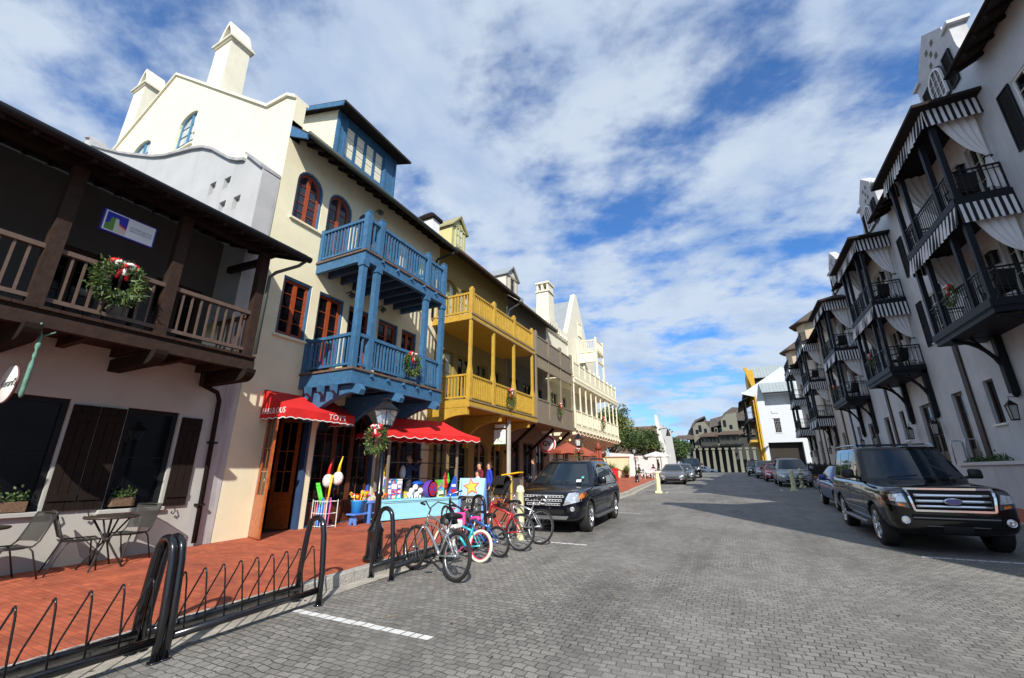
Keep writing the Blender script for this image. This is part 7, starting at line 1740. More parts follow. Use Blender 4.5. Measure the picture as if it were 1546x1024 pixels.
for x in (-9.3,-8.8):
    for y in (9.1,9.9): mb = MB(); mb.beam((x,y,z),(x,y,z+.5),.07,.05); part('leg', mb, table_paint, t)
for i, (x, y, w_, h, cn) in enumerate(((-8.95,9.2,.12,.10,'white'),(-8.92,9.48,.12,.09,'sky'),(-9.15,9.25,.10,.14,'red'),(-9.1,9.6,.14,.12,'white'),(-8.95,9.75,.1,.10,'blue'),(-9.2,9.8,.1,.16,'orange'))):
    mb = MB(); mb.box(x-w_,x+w_,y-.12,y+.12,z+.561,z+.56+h); o = solo('toy_box', mb, pk.get({'sky':'blue','orange':'yellow'}.get(cn, cn), toy[cn]), ['white open toy box at the near end of the blue display table','pale blue toy box at the front of the blue display table','red toy box at the back of the blue display table','taller white toy box in the middle of the blue display table','dark blue toy box at the front far end of the blue display table','orange toy box in the back far corner of the blue display table'][i], 'box', (x,y,z+.56), 'toy boxes on the blue display table'); bevel_mesh(o.data, .008)
# the cart with the red canopy
CA = Vector((-8.72,9.45)); cu_ = Vector((.315,.949)); cv_ = Vector((-.949,.315))
def CP(a, b, z): p = CA+cu_*a+cv_*b; return (p.x, p.y, z)
zc_ = zs(10.5)
t = thing('toy_cart', 'pale blue market cart with scalloped red canopy outside the toy shop', 'cart', CP(1.4,.4,zc_))
def cbox(mb, a0, a1, b0, b1, z0, z1): mb.hexa([CP(a0,b0,z0),CP(a1,b0,z0),CP(a1,b1,z0),CP(a0,b1,z0),CP(a0,b0,z1),CP(a1,b0,z1),CP(a1,b1,z1),CP(a0,b1,z1)])
mb = MB(); cbox(mb, 0, 2.75, 0, .85, zc_+.06, zc_+.50); part('body', mb, sky_paint, t)
mb = MB(); cbox(mb, -.04, 2.79, -.04, .89, zc_+.50, zc_+.545); cbox(mb, -.02, 2.77, -.02, .87, zc_+.46, zc_+.499); cbox(mb, -.015, 2.765, -.015, .865, zc_+.02, zc_+.10)
cbox(mb, .0,.06,-.015,-.001,zc_+.1,zc_+.46); cbox(mb, 2.69,2.75,-.015,-.001,zc_+.1,zc_+.46); part('counter', mb, sky_paint, t)
for a, b in ((.15,.1),(.15,.75),(2.6,.1),(2.6,.75)):
    mb = MB(); p = CP(a,b,0); mb.beam(CP(a,b,zc_+.545), CP(a,b,2.72), .06, .06); part('post', mb, mat('cart_post', (.20,.16,.13), .7, var=.15), t)
for h in (1.45, 1.9, 2.3):
    mb = MB(); mb.tube([CP(.15,.1,h),CP(2.6,.1,h)], .008, 5); mb.tube([CP(.15,.75,h),CP(2.6,.75,h)], .008, 5); part('wire', mb, iron, t)
mb = MB(); e0, e1, ze_, zr_ = (-.42, 3.12), (-.42, 1.25), 2.70, 3.20; ra, rb_, rv = .35, 2.2, .42
cor = [CP(e0[0],e1[0],ze_), CP(e0[1],e1[0],ze_), CP(e0[1],e1[1],ze_), CP(e0[0],e1[1],ze_)]; r0_, r1_ = CP(ra,rv,zr_), CP(rb_,rv,zr_+.02)
def slope(p, q, r_, s_, n=14, m_=5):
    p, q, r_, s_ = map(Vector, (p, q, r_, s_))
    def f(u, v): a = p.lerp(q, u); b = r_.lerp(s_, u); c = a.lerp(b, v); c.z -= .06*math.sin(PI*v)+.012*math.sin(u*22)*(1-v)*1.0; return tuple(c)
    mb.smooth = True; mb.grid(f, n, m_); mb.smooth = False
slope(cor[0], cor[1], r0_, r1_); slope(cor[2], cor[3], r1_, r0_); slope(cor[3], cor[0], r0_, r0_, 8); slope(cor[1], cor[2], r1_, r1_, 8)
for p, q in zip(cor, cor[1:]+cor[:1]):
    p, q = Vector(p), Vector(q); L_ = (q-p).length; ns = max(3, round(L_/.36)); n = ns*6
    for i in range(n):
        a, b = p.lerp(q, i/n), p.lerp(q, (i+1)/n); da = .13-.045*abs(math.sin(PI*i/6)); db = .13-.045*abs(math.sin(PI*(i+1)/6)); da, db = .13+.05*abs(math.sin(PI*i/6))-.04, .13+.05*abs(math.sin(PI*(i+1)/6))-.04
        mb.m = 0; mb.quad(a, b, b-Vector((0,0,db)), a-Vector((0,0,da)))
        mb.m = 1; mb.quad(a-Vector((0,0,da)), b-Vector((0,0,db)), b-Vector((0,0,db+.018)), a-Vector((0,0,da+.018)))
mb.m = 0
part('canopy', mb, [red_cloth, white_cloth], t, cleanup=False)
zt_ = zc_+.546
def ctoy(fn, cn, label, name='toy', a=0, cat='toy', b=.2):
    mb = MB(); fn(mb); solo(name, mb, [pk['blue'] if c == 'P' else pk['red'] if c == 'P2' else pk['green'] if c == 'Pg' else toy[c] for c in (cn if isinstance(cn, (list, tuple)) else [cn])], label, cat, CP(a,b,zt_), 'toys set out on the pale blue cart')
def boxes(mb):
    k = 0
    for i in range(3):
        for j in range(4):
            mb.m = (i+j*2) % 3 if (i+j) % 2 else 0; cbox(mb, .18+i*.17, .18+i*.17+.16, .15, .32, zt_+j*.135, zt_+j*.135+.13)
            mb.m = 1 if (i*j) % 2 else 2; cbox(mb, .21+i*.17, .21+i*.17+.09, .143, .149, zt_+j*.135+.03, zt_+j*.135+.09)
    mb.m = 0
ctoy(boxes, ['P','P2','white'], 'stack of blue and red toy packets at the near end of the cart', 'toy_packets', .4, 'packets')
def plush(mb):
    for i in range(5): mb.ball(CP(.95+.09*i,.15+.05*(i%2),zt_+.10+.10*(i%3)), .085, 8, 6)
    for i in range(5): mb.tube([CP(.93+.09*i,.12,zt_+.08),CP(.92+.09*i,.10,zt_)], .025, 6)
ctoy(plush, 'white', 'heap of white plush toys on the cart between the packets and the striped ball', 'plush_toys', 1.1, 'plush toys')
def disc(mb):
    for k, r_ in enumerate((.24,.20,.16,.12,.08)):
        mb.m = k % 2; c = CP(1.62,.10+.03*k*0,zt_+.24); mb.lathe([(r_,-.10+.0*k-.012*k),(0,-.10-.012*k)], c, 24, 'x', caps=False); mb.lathe([(r_,.10+.012*k),(0,.10+.012*k)], c, 24, 'x', caps=False)
    mb.m = 0; mb.lathe([(.24,-.1),(.25,0),(.24,.1)], CP(1.62,.10,zt_+.24), 24, 'x')
ctoy(disc, ['purple','red'], 'round purple and red striped toy on the cart', 'striped_disc', 1.62)
def gbox(mb): cbox(mb, 1.86, 2.10, .05, .22, zt_, zt_+.50); mb.m = 1; cbox(mb, 1.89,2.07,.044,.049,zt_+.08,zt_+.18); mb.m = 0; mb.box(*[v for v in (0,0,0,0,0,0)]) if False else None
ctoy(gbox, ['Pg','white'], 'tall green boxed toy on the cart', 'green_box', 2.0, 'box')
def cone(mb): mb.m = 0; mb.hexa([CP(2.28,.05,zt_),CP(2.58,.05,zt_),CP(2.58,.15,zt_),CP(2.28,.15,zt_),CP(2.50,.07,zt_+.58),CP(2.58,.07,zt_+.60),CP(2.58,.13,zt_+.60),CP(2.50,.13,zt_+.58)]); mb.m = 1; cbox(mb, 2.36,2.52,.040,.046,zt_+.12,zt_+.22); mb.m = 2; cbox(mb, 2.38,2.54,.040,.046,zt_+.28,zt_+.36)
ctoy(cone, ['blue','red','white'], 'tall pointed blue toy package at the far end of the cart', 'blue_package', 2.4, 'package')
def flag(mb): mb.add([CP(2.15,.3,zt_+.1),CP(2.30,.3,zt_+.72),CP(2.45,.32,zt_+.35)],[(0,1,2)]); mb.prism([CP(2.15,.3,zt_+.1),CP(2.30,.3,zt_+.72),CP(2.42,.32,zt_+.30)], (.01,.01,0)); mb.m = 1; mb.prism([CP(2.40,.35,zt_+.3),CP(2.45,.35,zt_+.70),CP(2.52,.35,zt_+.45)], (.01,.01,0))
ctoy(flag, ['red','green'], 'red and green paper windmills behind the blue package on the cart', 'windmill', 2.3)
def small(mb):
    rr = random.Random(4)
    for i in range(12): mb.m = i % 3; mb.ball(CP(.02+rr.uniform(0,.18),rr.uniform(.05,.5),zt_+.05+.1*rr.random()), .05, 7, 5)
    mb.m = 0
ctoy(small, ['yellow','orange','red'], 'pile of small yellow and orange toys at the cart corner by the lamp post', 'small_toys', .1, 'toys')
def hat(mb): mb.ball(CP(1.35,.35,zt_+.40), .16, 12, 8, (1,1.4,.45))
ctoy(hat, 'blue', 'dark blue rounded toy behind the white plush toys', 'blue_toy', 1.35, b=.35)

# easel sign with star
t = thing('easel_sign', 'pale blue folding sign with an orange star and small blackboard behind the bicycles', 'sign', (-5.95,9.85,zs(9.8)))
z = zs(9.8); M0 = Vector((-5.98,9.6)); eu = Vector((.93,.37)); ev = Vector((-.37,.93))
def EP(a, b, zz): p = M0+eu*a+ev*b; return (p.x, p.y, zz)
easel = mat('easel_blue', (.16,.32,.70), .5, var=.05)
mb = MB()
for s in (-1, 1):
    for a in (-.30, .30): mb.beam(EP(a,s*.30+.3,z), EP(a,.3+s*.03,z+1.12), .07, .04)
part('legs', mb, easel, t); mb = MB(); mb.hexa([EP(-.33,.155,z+.72),EP(.33,.155,z+.72),EP(.33,.185,z+.72),EP(-.33,.185,z+.72),EP(-.33,.245,z+1.14),EP(.33,.245,z+1.14),EP(.33,.275,z+1.14),EP(-.33,.275,z+1.14)]); part('panel', mb, mat('easel_panel', (.28,.50,.80), .5), t)
mb = MB(); mb.hexa([EP(-.24,.04,z+.16),EP(.24,.04,z+.16),EP(.24,.06,z+.16),EP(-.24,.06,z+.16),EP(-.24,.14,z+.70),EP(.24,.14,z+.70),EP(.24,.16,z+.70),EP(-.24,.16,z+.70)]); bb = part('blackboard', mb, trim_black, t)
mb = MB()
tf = lambda zz, a=0: frame(EP(a, .02+.10*(zz-.16)/.54+.0, z+zz), (eu.x,eu.y,0), (-ev.x*-.19, -ev.y*-.19, .98))
text_mesh(mb, 'TOYS', .13, tf(.60), .002); text_mesh(mb, 'OPEN', .13, tf(.42), .002); part('chalk', mb, mat('chalk', (.45,.45,.42), .9), bb, cleanup=False)
for nm, rr, cn, off in (('star_edge',.235,'red',-.012),('star_rim',.20,'orange',-.018),('star',.14,'yellow',-.024)):
    mb = MB(); pts = []
    for k in range(10):
        a = PI/2+PI*k/5+.15; q = rr if k % 2 == 0 else rr*.46; zz = z+.93+q*math.sin(a); pts.append(EP(q*math.cos(a)-.02, .155+.09*((zz-z-.72)/.42)+off, zz))
    mb.poly(pts); part(nm, mb, toy[cn], t)

# stroller and yellow-topped stand under the mustard balcony
t = thing('stroller', 'dark folded-hood stroller under the mustard balcony behind the cream bollard', 'stroller', (-7.45,13.9,zs(14))); z = zs(14); cxs, cys = -7.45, 13.9
mb = MB(); mb.hexa([(cxs-.2,cys-.25,z+.45),(cxs+.2,cys-.25,z+.45),(cxs+.2,cys+.2,z+.42),(cxs-.2,cys+.2,z+.42),(cxs-.22,cys-.1,z+.62),(cxs+.22,cys-.1,z+.62),(cxs+.22,cys+.35,z+.9),(cxs-.22,cys+.35,z+.9)]); part('seat', mb, trim_black, t, bevel=.03)
mb = MB(); V = [(cxs+(.24)*(2*i/4-1), cys+.1+.3*math.cos(PI*j/8), z+.78+.3*math.sin(PI*j/8)) for i in range(5) for j in range(9)]; mb.add(V, [(i*9+j,(i+1)*9+j,(i+1)*9+j+1,i*9+j+1) for i in range(4) for j in range(8)]); part('hood', mb, trim_black, t)
for sx in (-.24,.24):
    mb = MB(); mb.tube([(cxs+sx,cys-.35,z+.1),(cxs+sx,cys+.1,z+.5),(cxs+sx,cys+.5,z+1.0)], .014, 6); mb.tube([(cxs+sx,cys+.35,z+.12),(cxs+sx,cys,z+.5)], .014, 6); part('frame', mb, grey_metal, t)
    for dy in (-.35,.35): mb = MB(); mb.torus((cxs+sx,cys+dy,z+.11), .09, .022, 'x', 18, 6); part('wheel', mb, tyre, t)
mb = MB(); mb.tube([(cxs-.24,cys+.5,z+1.0),(cxs+.24,cys+.5,z+1.0)], .016, 6); part('handle', mb, trim_black, t)
t = thing('menu_stand', 'small stand with a sloping yellow top under the mustard balcony', 'stand', (-7.65,15.3,zs(15))); z = zs(15.3)
mb = MB(); mb.hexa([(-8.05,15.1,1.50),(-7.3,15.1,1.60),(-7.3,15.5,1.60),(-8.05,15.5,1.50),(-8.05,15.1,1.54),(-7.3,15.1,1.64),(-7.3,15.5,1.64),(-8.05,15.5,1.54)]); part('top', mb, toy['yellow'], t)
mb = MB(); mb.box(-7.70,-7.65,15.2,15.25,z,1.56); part('post', mb, toy['yellow'], t); mb = MB(); mb.box(-7.98,-7.35,15.26,15.29,z+.3,1.42); part('panel', mb, grey_metal, t)

# smaller goods that crowd the cart and the display table
rq = random.Random(9)
for i in range(14):
    a = rq.uniform(.2, 2.6); b = rq.uniform(.38, .75); w_, h = rq.uniform(.05,.10), rq.uniform(.10,.34); mb = MB(); cbox(mb, a-w_, a+w_, b-.05, b+.05, zt_, zt_+h)
    if i % 3 == 0: mb = MB(); mb.lathe([(w_*.7,zt_),(w_*.7,zt_+h),(w_*.3,zt_+h+.05),(0,zt_+h+.06)], CP(a,b,0), 10)
    solo('small_goods', mb, pk[rq.choice(['blue','white','green','red','yellow'])], 'small packaged toy at the back of the pale blue cart', 'toy', CP(a,b,zt_), 'small packaged toys at the back of the cart')
for i in range(9):
    x, y = -9.05+rq.uniform(-.22,.22), 9.1+i*.095; h = rq.uniform(.06,.2); z = zs(9.4)+.561; mb = MB()
    mb.ball((x,y,z+.14+h*.4), .045, 8, 6, (1,1,rq.uniform(.6,1.4))) if i % 2 else mb.box(x-.05,x+.05,y-.04,y+.04,z+.12,z+.12+h)
    solo('loose_toy', mb, pk[rq.choice(['red','yellow','white','blue'])], 'loose toy heaped on the boxes of the blue display table', 'toy', (x,y,z), 'loose toys heaped on the blue display table')
# ===== people =====
skin_m = mat('skin', (.50,.26,.17), .55, var=.04)
def seg_dist(p, a, b):
    ab = b-a; t = max(0, min(1, (p-a).dot(ab)/max(ab.dot(ab), 1e-9))); return (p-(a+ab*t)).length
def person(label, loc, yaw, h, top, legs, hair, J={}, hairlen=0, shoes=(.03,.03,.03), extra=None, group=None, hands=True):
    s = h/1.75
    P = dict(pel=(0,0,.96,.125), sp=(0,.01,1.12,.118), ch=(0,.0,1.30,.135), nb=(0,-.005,1.46,.062), nk=(0,.01,1.52,.05), jw=(0,.035,1.575,.066), hd=(0,.015,1.64,.088), ht=(0,.0,1.70,.072), ns=(0,.115,1.625,.014))
    for sg, n in ((-1,'l'),(1,'r')):
        P['sh'+n] = (sg*.165,0,1.415,.062); P['el'+n] = (sg*.235,-.02,1.14,.043); P['wr'+n] = (sg*.25,.06,.90,.030); P['hn'+n] = (sg*.25,.09,.83,.030)
        P['hp'+n] = (sg*.085,0,.90,.095); P['kn'+n] = (sg*.10,.02,.50,.058); P['an'+n] = (sg*.105,-.02,.10,.042); P['hl'+n] = (sg*.105,-.04,.045,.04); P['to'+n] = (sg*.12,.14,.035,.034)
    P.update(J)
    E = [('pel','sp'),('sp','ch'),('ch','nb'),('nb','nk'),('nk','jw'),('jw','hd'),('hd','ht'),('jw','ns')]
    for n in 'lr': E += [('nb','sh'+n),('sh'+n,'el'+n),('el'+n,'wr'+n),('wr'+n,'hn'+n),('pel','hp'+n),('hp'+n,'kn'+n),('kn'+n,'an'+n),('an'+n,'hl'+n),('hl'+n,'to'+n)]
    names = list(P); V = [Vector(P[n][:3]) for n in names]; Rr = [P[n][3] for n in names]; idx = {n: i for i, n in enumerate(names)}; Ed = [(idx[a], idx[b]) for a, b in E]; kind = {}
    for a, b in E: kind[(a, b)] = 'skin' if (a[:2] in ('wr','nb','nk','jw','hd') and b[:2] not in ('sh',)) or b[:2] in ('hn','ns') else ('shoe' if a[:2] in ('an','hl') else ('leg' if a[:2] in ('hp','kn') or b[:2] == 'hp' else 'top'))
    if hands:
        for n in 'lr':
            w = Vector(P['wr'+n][:3]); hn = Vector(P['hn'+n][:3]); d = (hn-w).normalized(); sd = d.cross(Vector((0,1,.2))).normalized()
            if n == 'l': sd = -sd
            up = sd.cross(d)
            for k in range(4):
                b0 = hn+sd*(.012*(k-1.5)*1.6)+d*.02; ln = (.055,.066,.062,.045)[k]
                V += [b0+d*ln*.55-up*.006, b0+d*ln*.8-up*.03]; Rr += [.0095,.0085]; q = len(V); Ed += [(idx['hn'+n], q-2),(q-2, q-1)]
            V += [w.lerp(hn,.4)+sd*-.035+d*.01, w.lerp(hn,.6)+sd*-.05+d*.035]; Rr += [.011,.009]; q = len(V); Ed += [(idx['wr'+n], q-2),(q-2, q-1)]
    V = [v*s for v in V]; Rr = [r*s for r in Rr]
    me = bpy.data.meshes.new('b'); me.from_pydata([tuple(v) for v in V], Ed, []); o = bpy.data.objects.new('b', me); COL.objects.link(o)
    sk = o.modifiers.new('s', 'SKIN'); sk.use_smooth_shade = True
    lay = me.skin_vertices[0].data
    for i, r in enumerate(Rr): lay[i].radius = (r, r); lay[i].use_root = (i == 0)
    sub = o.modifiers.new('u', 'SUBSURF'); sub.levels = 1
    m2 = baked(o); bpy.data.objects.remove(o)
    tn = mat('cloth_%d%d%d' % tuple(int(c*99) for c in top), top, .85, var=.12, scale=12); ln_ = mat('cloth_%d%d%d' % tuple(int(c*99) for c in legs), legs, .85, var=.1, scale=12); sm_ = mat('shoe_%d' % int(shoes[0]*99), shoes, .6)
    m2.materials.clear(); [m2.materials.append(m) for m in (skin_m, tn, ln_, sm_)]
    mi = {'skin': 0, 'top': 1, 'leg': 2, 'shoe': 3}; segs = [(Vector(P[a][:3])*s, Vector(P[b][:3])*s, mi[kind[(a, b)]]) for a, b in E]
    for p in m2.polygons:
        p.use_smooth = True; c = p.center; p.material_index = min(segs, key=lambda q: seg_dist(c, q[0], q[1]))[2]
    t = thing('person', label, 'person', (0,0,0), group); b = bpy.data.objects.new('body', m2); COL.objects.link(b); b.parent = t; ORG[b.name] = Vector()
    hd = Vector(P['hd'][:3])*s; hm_ = mat('hair_%d' % int(hair[0]*99), hair, .6, var=.3, scale=40)
    mb = MB(); V = []; n_, m_ = 14, 8
    for i in range(m_):
        for j in range(n_):
            a = 2*PI*j/n_; low = -.25 if math.sin(a) < .3 else .45
            ph = (math.acos(low) if True else 0)*i/(m_-1); rr = .098*s
            V.append((hd.x+rr*math.sin(ph)*math.cos(a)*.93, hd.y-.012*s+rr*math.sin(ph)*math.sin(a)*1.06, hd.z+.015*s+rr*1.08*math.cos(ph)))
    mb.smooth = True; mb.add(V, [(i*n_+j, i*n_+(j+1)%n_, (i+1)*n_+(j+1)%n_, (i+1)*n_+j) for i in range(m_-1) for j in range(n_)]); mb.smooth = False
    if hairlen: mb.tube([(hd.x,hd.y-.07*s,hd.z),(hd.x,hd.y-.085*s,hd.z-.12*s),(hd.x,hd.y-.07*s,hd.z-hairlen*s)], [.075*s,.07*s,.03*s], 10)
    part('hair', mb, hm_, t, cleanup=False)
    mb = MB(); 
    for sg in (-1, 1): mb.ball((hd.x+sg*.032*s, hd.y+.080*s, hd.z-.0*s), .011*s, 7, 5)
    part('eyes', mb, trim_black, t, cleanup=False); mb = MB(); mb.tube([(hd.x-.022*s,hd.y+.082*s,hd.z-.062*s),(hd.x,hd.y+.092*s,hd.z-.060*s),(hd.x+.022*s,hd.y+.082*s,hd.z-.062*s)], .005*s, 5); part('mouth', mb, mat('lips', (.35,.10,.08), .5), t, cleanup=False)
    mb = MB()
    for sg in (-1, 1): mb.ball((hd.x+sg*.086*s, hd.y, hd.z-.015*s), .02*s, 7, 5, (.4,.8,1.3))
    part('ears', mb, skin_m, t, cleanup=False)
    if extra: extra(t, s, hd)
    t.location = loc; t.rotation_euler = (0, 0, yaw); return t
def camx(t, s, hd):
    mb = MB(); mb.box(-.06,.06,.36,.40,1.60*s,1.67*s); mb.lathe([(.02,.40),(.025,.43),(0,.43)], (0,0,1.63*s), 10, 'y'); part('camera', mb, trim_black, t)
    mb = MB(); mb.ball((0,-.19,1.24), .15, 10, 8, (1.0,.6,1.5)); part('backpack', mb, white_cloth, t)
    mb = MB(); mb.beam((hd.x-.07,hd.y+.095,hd.z),(hd.x+.07,hd.y+.095,hd.z),.006,.03); part('glasses', mb, trim_black, t)
armsup = dict(ell=(-.27,.16,1.30,.043), wrl=(-.13,.34,1.53,.030), hnl=(-.08,.38,1.60,.030), elr=(.27,.16,1.30,.043), wrr=(.13,.34,1.53,.030), hnr=(.08,.38,1.60,.030))
person('person in a navy striped jumper raising a camera behind the toy cart', (-9.25,11.1,zs(11.1)), R(-28), 1.76, (.03,.05,.11), (.04,.04,.05), (.25,.22,.18), armsup, extra=camx)
def shades(t, s, hd):
    mb = MB(); mb.beam((hd.x-.075*s,hd.y+.088*s,hd.z+.005*s),(hd.x+.075*s,hd.y+.088*s,hd.z+.005*s),.012,.035*s); part('sunglasses', mb, trim_black, t, cleanup=False)
person('person with dark cropped hair in a maroon top behind the blue easel sign', (-7.62,12.75,zs(12.7)), R(160), 1.54, (.16,.012,.03), (.06,.06,.09), (.03,.02,.015), dict(ell=(-.28,.10,1.18,.043), wrl=(-.15,.26,1.10,.03), hnl=(-.10,.31,1.12,.03)))
person('person in sunglasses and bright blue jacket, hair tied back, behind the blue easel sign', (-7.28,12.80,zs(12.8)), R(140), 1.53, (.015,.04,.42), (.03,.03,.04), (.05,.02,.012), hairlen=.10, extra=shades)
person('child in front of the person in the maroon top, behind the easel sign', (-7.45,12.35,zs(12.4)), R(150), 1.28, (.55,.53,.50), (.05,.06,.12), (.03,.02,.015))
person('person in dark clothes standing under the taupe porch behind the dark navy SUV', (-8.7,19.6,zs(19.6)), R(110), 1.70, (.025,.025,.03), (.03,.03,.03), (.04,.02,.012))
sit = dict(pel=(0,0,.52,.125), sp=(0,0,.70,.118), ch=(0,.02,.88,.135), nb=(0,.02,1.04,.062), nk=(0,.03,1.10,.05), jw=(0,.055,1.155,.066), hd=(0,.035,1.22,.088), ht=(0,.02,1.28,.072), ns=(0,.135,1.205,.014))
for sg, n in ((-1,'l'),(1,'r')):
    sit.update({'sh'+n: (sg*.165,.02,.99,.062), 'el'+n: (sg*.23,.10,.74,.043), 'wr'+n: (sg*.18,.30,.72,.03), 'hn'+n: (sg*.16,.37,.73,.03), 'hp'+n: (sg*.09,.03,.50,.095), 'kn'+n: (sg*.11,.44,.50,.06), 'an'+n: (sg*.11,.44,.10,.042), 'hl'+n: (sg*.11,.42,.045,.04), 'to'+n: (sg*.12,.58,.035,.034)})
person('seated person in dark clothes beside the white planter at the terrace tables', (-8.15,43.0,zs(43)), R(-60), 1.72, (.02,.02,.03), (.03,.03,.03), (.02,.02,.02), sit)
person('seated person in a bright pink top at the far terrace tables', (-7.2,45.6,zs(45.6)), R(160), 1.68, (.75,.03,.16), (.2,.2,.2), (.25,.14,.06), sit)
person('person in grey standing under the white terrace umbrella', (-6.85,46.6,zs(46.6)), R(120), 1.74, (.16,.16,.17), (.05,.05,.06), (.10,.05,.03))
# ===== terrace, church and trees at the left beyond the ivory building =====
umbrella(-6.75,45.2,zs(45),3.55,1.35,'white canvas umbrella over the far terrace tables',white_can,.42)
ct2 = None
for i, (x, y) in enumerate(((-7.4,43.6),(-7.0,46.2))):
    t = thing('terrace_table', ('nearer' if i == 0 else 'farther')+' white clothed table under the white umbrella', 'table', (x,y,zs(y)), 'white tables on the far terrace'); z = zs(y)
    mb = MB(); mb.lathe([(.45,z+.42),(.42,z+.73),(0,z+.74)], (x,y,0), 14); part('cloth', mb, white_cloth, t)
    for dx, dy in ((-.2,-.2),(.2,-.2),(.2,.2),(-.2,.2)): mb = MB(); mb.beam((x+dx,y+dy,z),(x+dx,y+dy,z+.45),.04,.04); part('leg', mb, iron, t)
for i, (x, y, a, lb) in enumerate(((-7.85,42.7,-1.0,'white chair at the nearer terrace table, by the planter'),(-6.9,44.2,2.6,'white chair between the two terrace tables'),(-7.5,46.0,-1.2,'white chair at the farther terrace table'))):
    t = thing('terrace_chair', lb, 'chair', (0,0,0), 'white chairs on the far terrace'); mb = MB(); mb.box(-.22,.22,-.22,.22,.42,.46); part('seat', mb, white_paint, t); mb = MB(); mb.box(-.22,.22,.19,.23,.5,.88); part('backrest', mb, white_paint, t)
    for sx in (-.2,.2):
        for sy in (-.2,.2): mb = MB(); mb.box(sx-.02,sx+.02,sy-.02,sy+.02,0,.42 if sy < 0 else .6); part('leg', mb, white_paint, t)
    t.location = (x,y,zs(y)); t.rotation_euler = (0,0,a)
def potplant(x, y, r, h, label, pm, n, sz, seed, spread=1.):
    t = thing('potted_plant', label, 'plant', (x,y,zs(y))); z = zs(y); mb = MB(); mb.lathe([(r*.7,z),(r,z+h),(r*1.05,z+h),(r*.85,z+h-.03)], (x,y,0), 14); part('pot', mb, pm, t)
    mb = MB(); rnd = random.Random(seed)
    for i in range(n):
        a = rnd.uniform(0, 2*PI); e = rnd.uniform(.3, 1.5); L_ = rnd.uniform(.5,1)*sz; p = Vector((x,y,z+h)); q = p+Vector((math.cos(a)*math.cos(e)*spread, math.sin(a)*math.cos(e)*spread, math.sin(e)))*L_
        s_ = (q-p).cross(Vector((0,0,1))).normalized()*.03; m_ = p.lerp(q,.5)+Vector((0,0,.06)); mb.m = rnd.randrange(2); mb.quad(p, m_-s_, q, m_+s_)
    part('leaves', mb, [leaf_b, leaf_c], t, cleanup=False)
potplant(-8.0,41.9,.25,.42,'white planter of green leaves beside the farthest lamp post',white_paint,160,.5,1)
potplant(-11.2,44.6,.25,.4,'tall spiky plant in a dark pot by the pale terrace wall',mat('pot_dark',(.12,.06,.05),.7),200,1.35,2)
potplant(-9.7,44.8,.25,.3,'grassy plant at the right end of the pale terrace wall',mat('pot_dark',(.12,.06,.05),.7),200,1.2,3,.6)
# pale wall with steps
wm = mat('terrace_ivory', (.60,.53,.34), .85, var=.06)
t = thing('terrace_wall', 'pale yellow stepped garden wall in front of the tree', 'wall', (-11,45.5,zs(45)))
mb = MB(); mb.box(-13.6,-9.6,45.5,45.9,.8,3.05); mb.box(-13.6,-12.9,45.0,45.5,.8,3.15); mb.box(-10.1,-9.6,45.1,45.5,.8,2.0); part('wall', mb, wm, t)
mb = MB(); mb.prism([(-12.4,45.40,2.35),(-11.6,45.40,2.35),(-10.2,45.40,1.75),(-10.2,45.40,1.68),(-11.6,45.40,2.28),(-12.4,45.40,2.28)], (0,.10,0)); part('handrail', mb, mat('rail_ochre', (.40,.30,.15), .7), t)
mb = MB(); mb.box(-13.7,-9.5,45.4,46.0,3.05,3.13); part('cap', mb, mat('cap_terra', (.45,.25,.15), .8), t)
t = thing('chalkboard', 'grey chalkboard in a white frame against the pale terrace wall', 'sign', (-11.9,44.5,zs(44))); z = zs(44.5); mb = MB(); mb.hexa([(-12.3,44.2,z),(-11.5,44.2,z),(-11.5,44.25,z),(-12.3,44.25,z),(-12.3,44.4,z+1.25),(-11.5,44.4,z+1.25),(-11.5,44.45,z+1.25),(-12.3,44.45,z+1.25)]); b_ = part('frame', mb, white_paint, t); mb = MB(); mb.hexa([(-12.22,44.19,z+.15),(-11.58,44.19,z+.15),(-11.58,44.2,z+.15),(-12.22,44.2,z+.15),(-12.22,44.36,z+1.17),(-11.58,44.36,z+1.17),(-11.58,44.38,z+1.17),(-12.22,44.38,z+1.17)]); part('board', mb, mat('board_grey', (.12,.15,.17), .7), b_)
mb = MB(); z = zs(34); mb.box(-8.55,-8.05,33.9,34.2,z,z+.95); mb.box(-8.6,-8.0,33.85,34.25,z+.95,z+1.03); solo('news_box', mb, mat('box_red', (.60,.02,.03), .4), 'red box standing on the brick pavement behind the dark navy SUV', 'box', (-8.3,34,z))
t = thing('oval_post_sign', 'dark oval sign on two iron legs in front of the white far wall', 'sign', (-10.7,40,zs(40))); mb = MB(); mb.lathe([(0,0),(.62,0),(.62,.05),(0,.05)], (0,0,0), 24, 'y'); mb.v = [(-11.0+v[0],40+v[1],3.2+v[2]*.72) for v in mb.v]; part('board', mb, mat('oval_dark', (.06,.015,.015), .4), t)
mb = MB(); mb.torus((-11.0,39.99,3.2), .62, .03, 'y', 28, 6, sy=.72); part('border', mb, mat('gold', (.40,.30,.12), .5), t)
for x in (-11.55,-10.45): mb = MB(); mb.tube([(x,40.03,zs(40)),(x,40.03,2.7),(x+(.15 if x < -11 else -.15),40.03,3.1)], .03, 6); part('leg', mb, iron, t)
mb = MB(); text_mesh(mb, 'CAFE', .26, frame((-11.0,39.985,3.2), (1,0,0), (0,0,1)), .004) if False else None
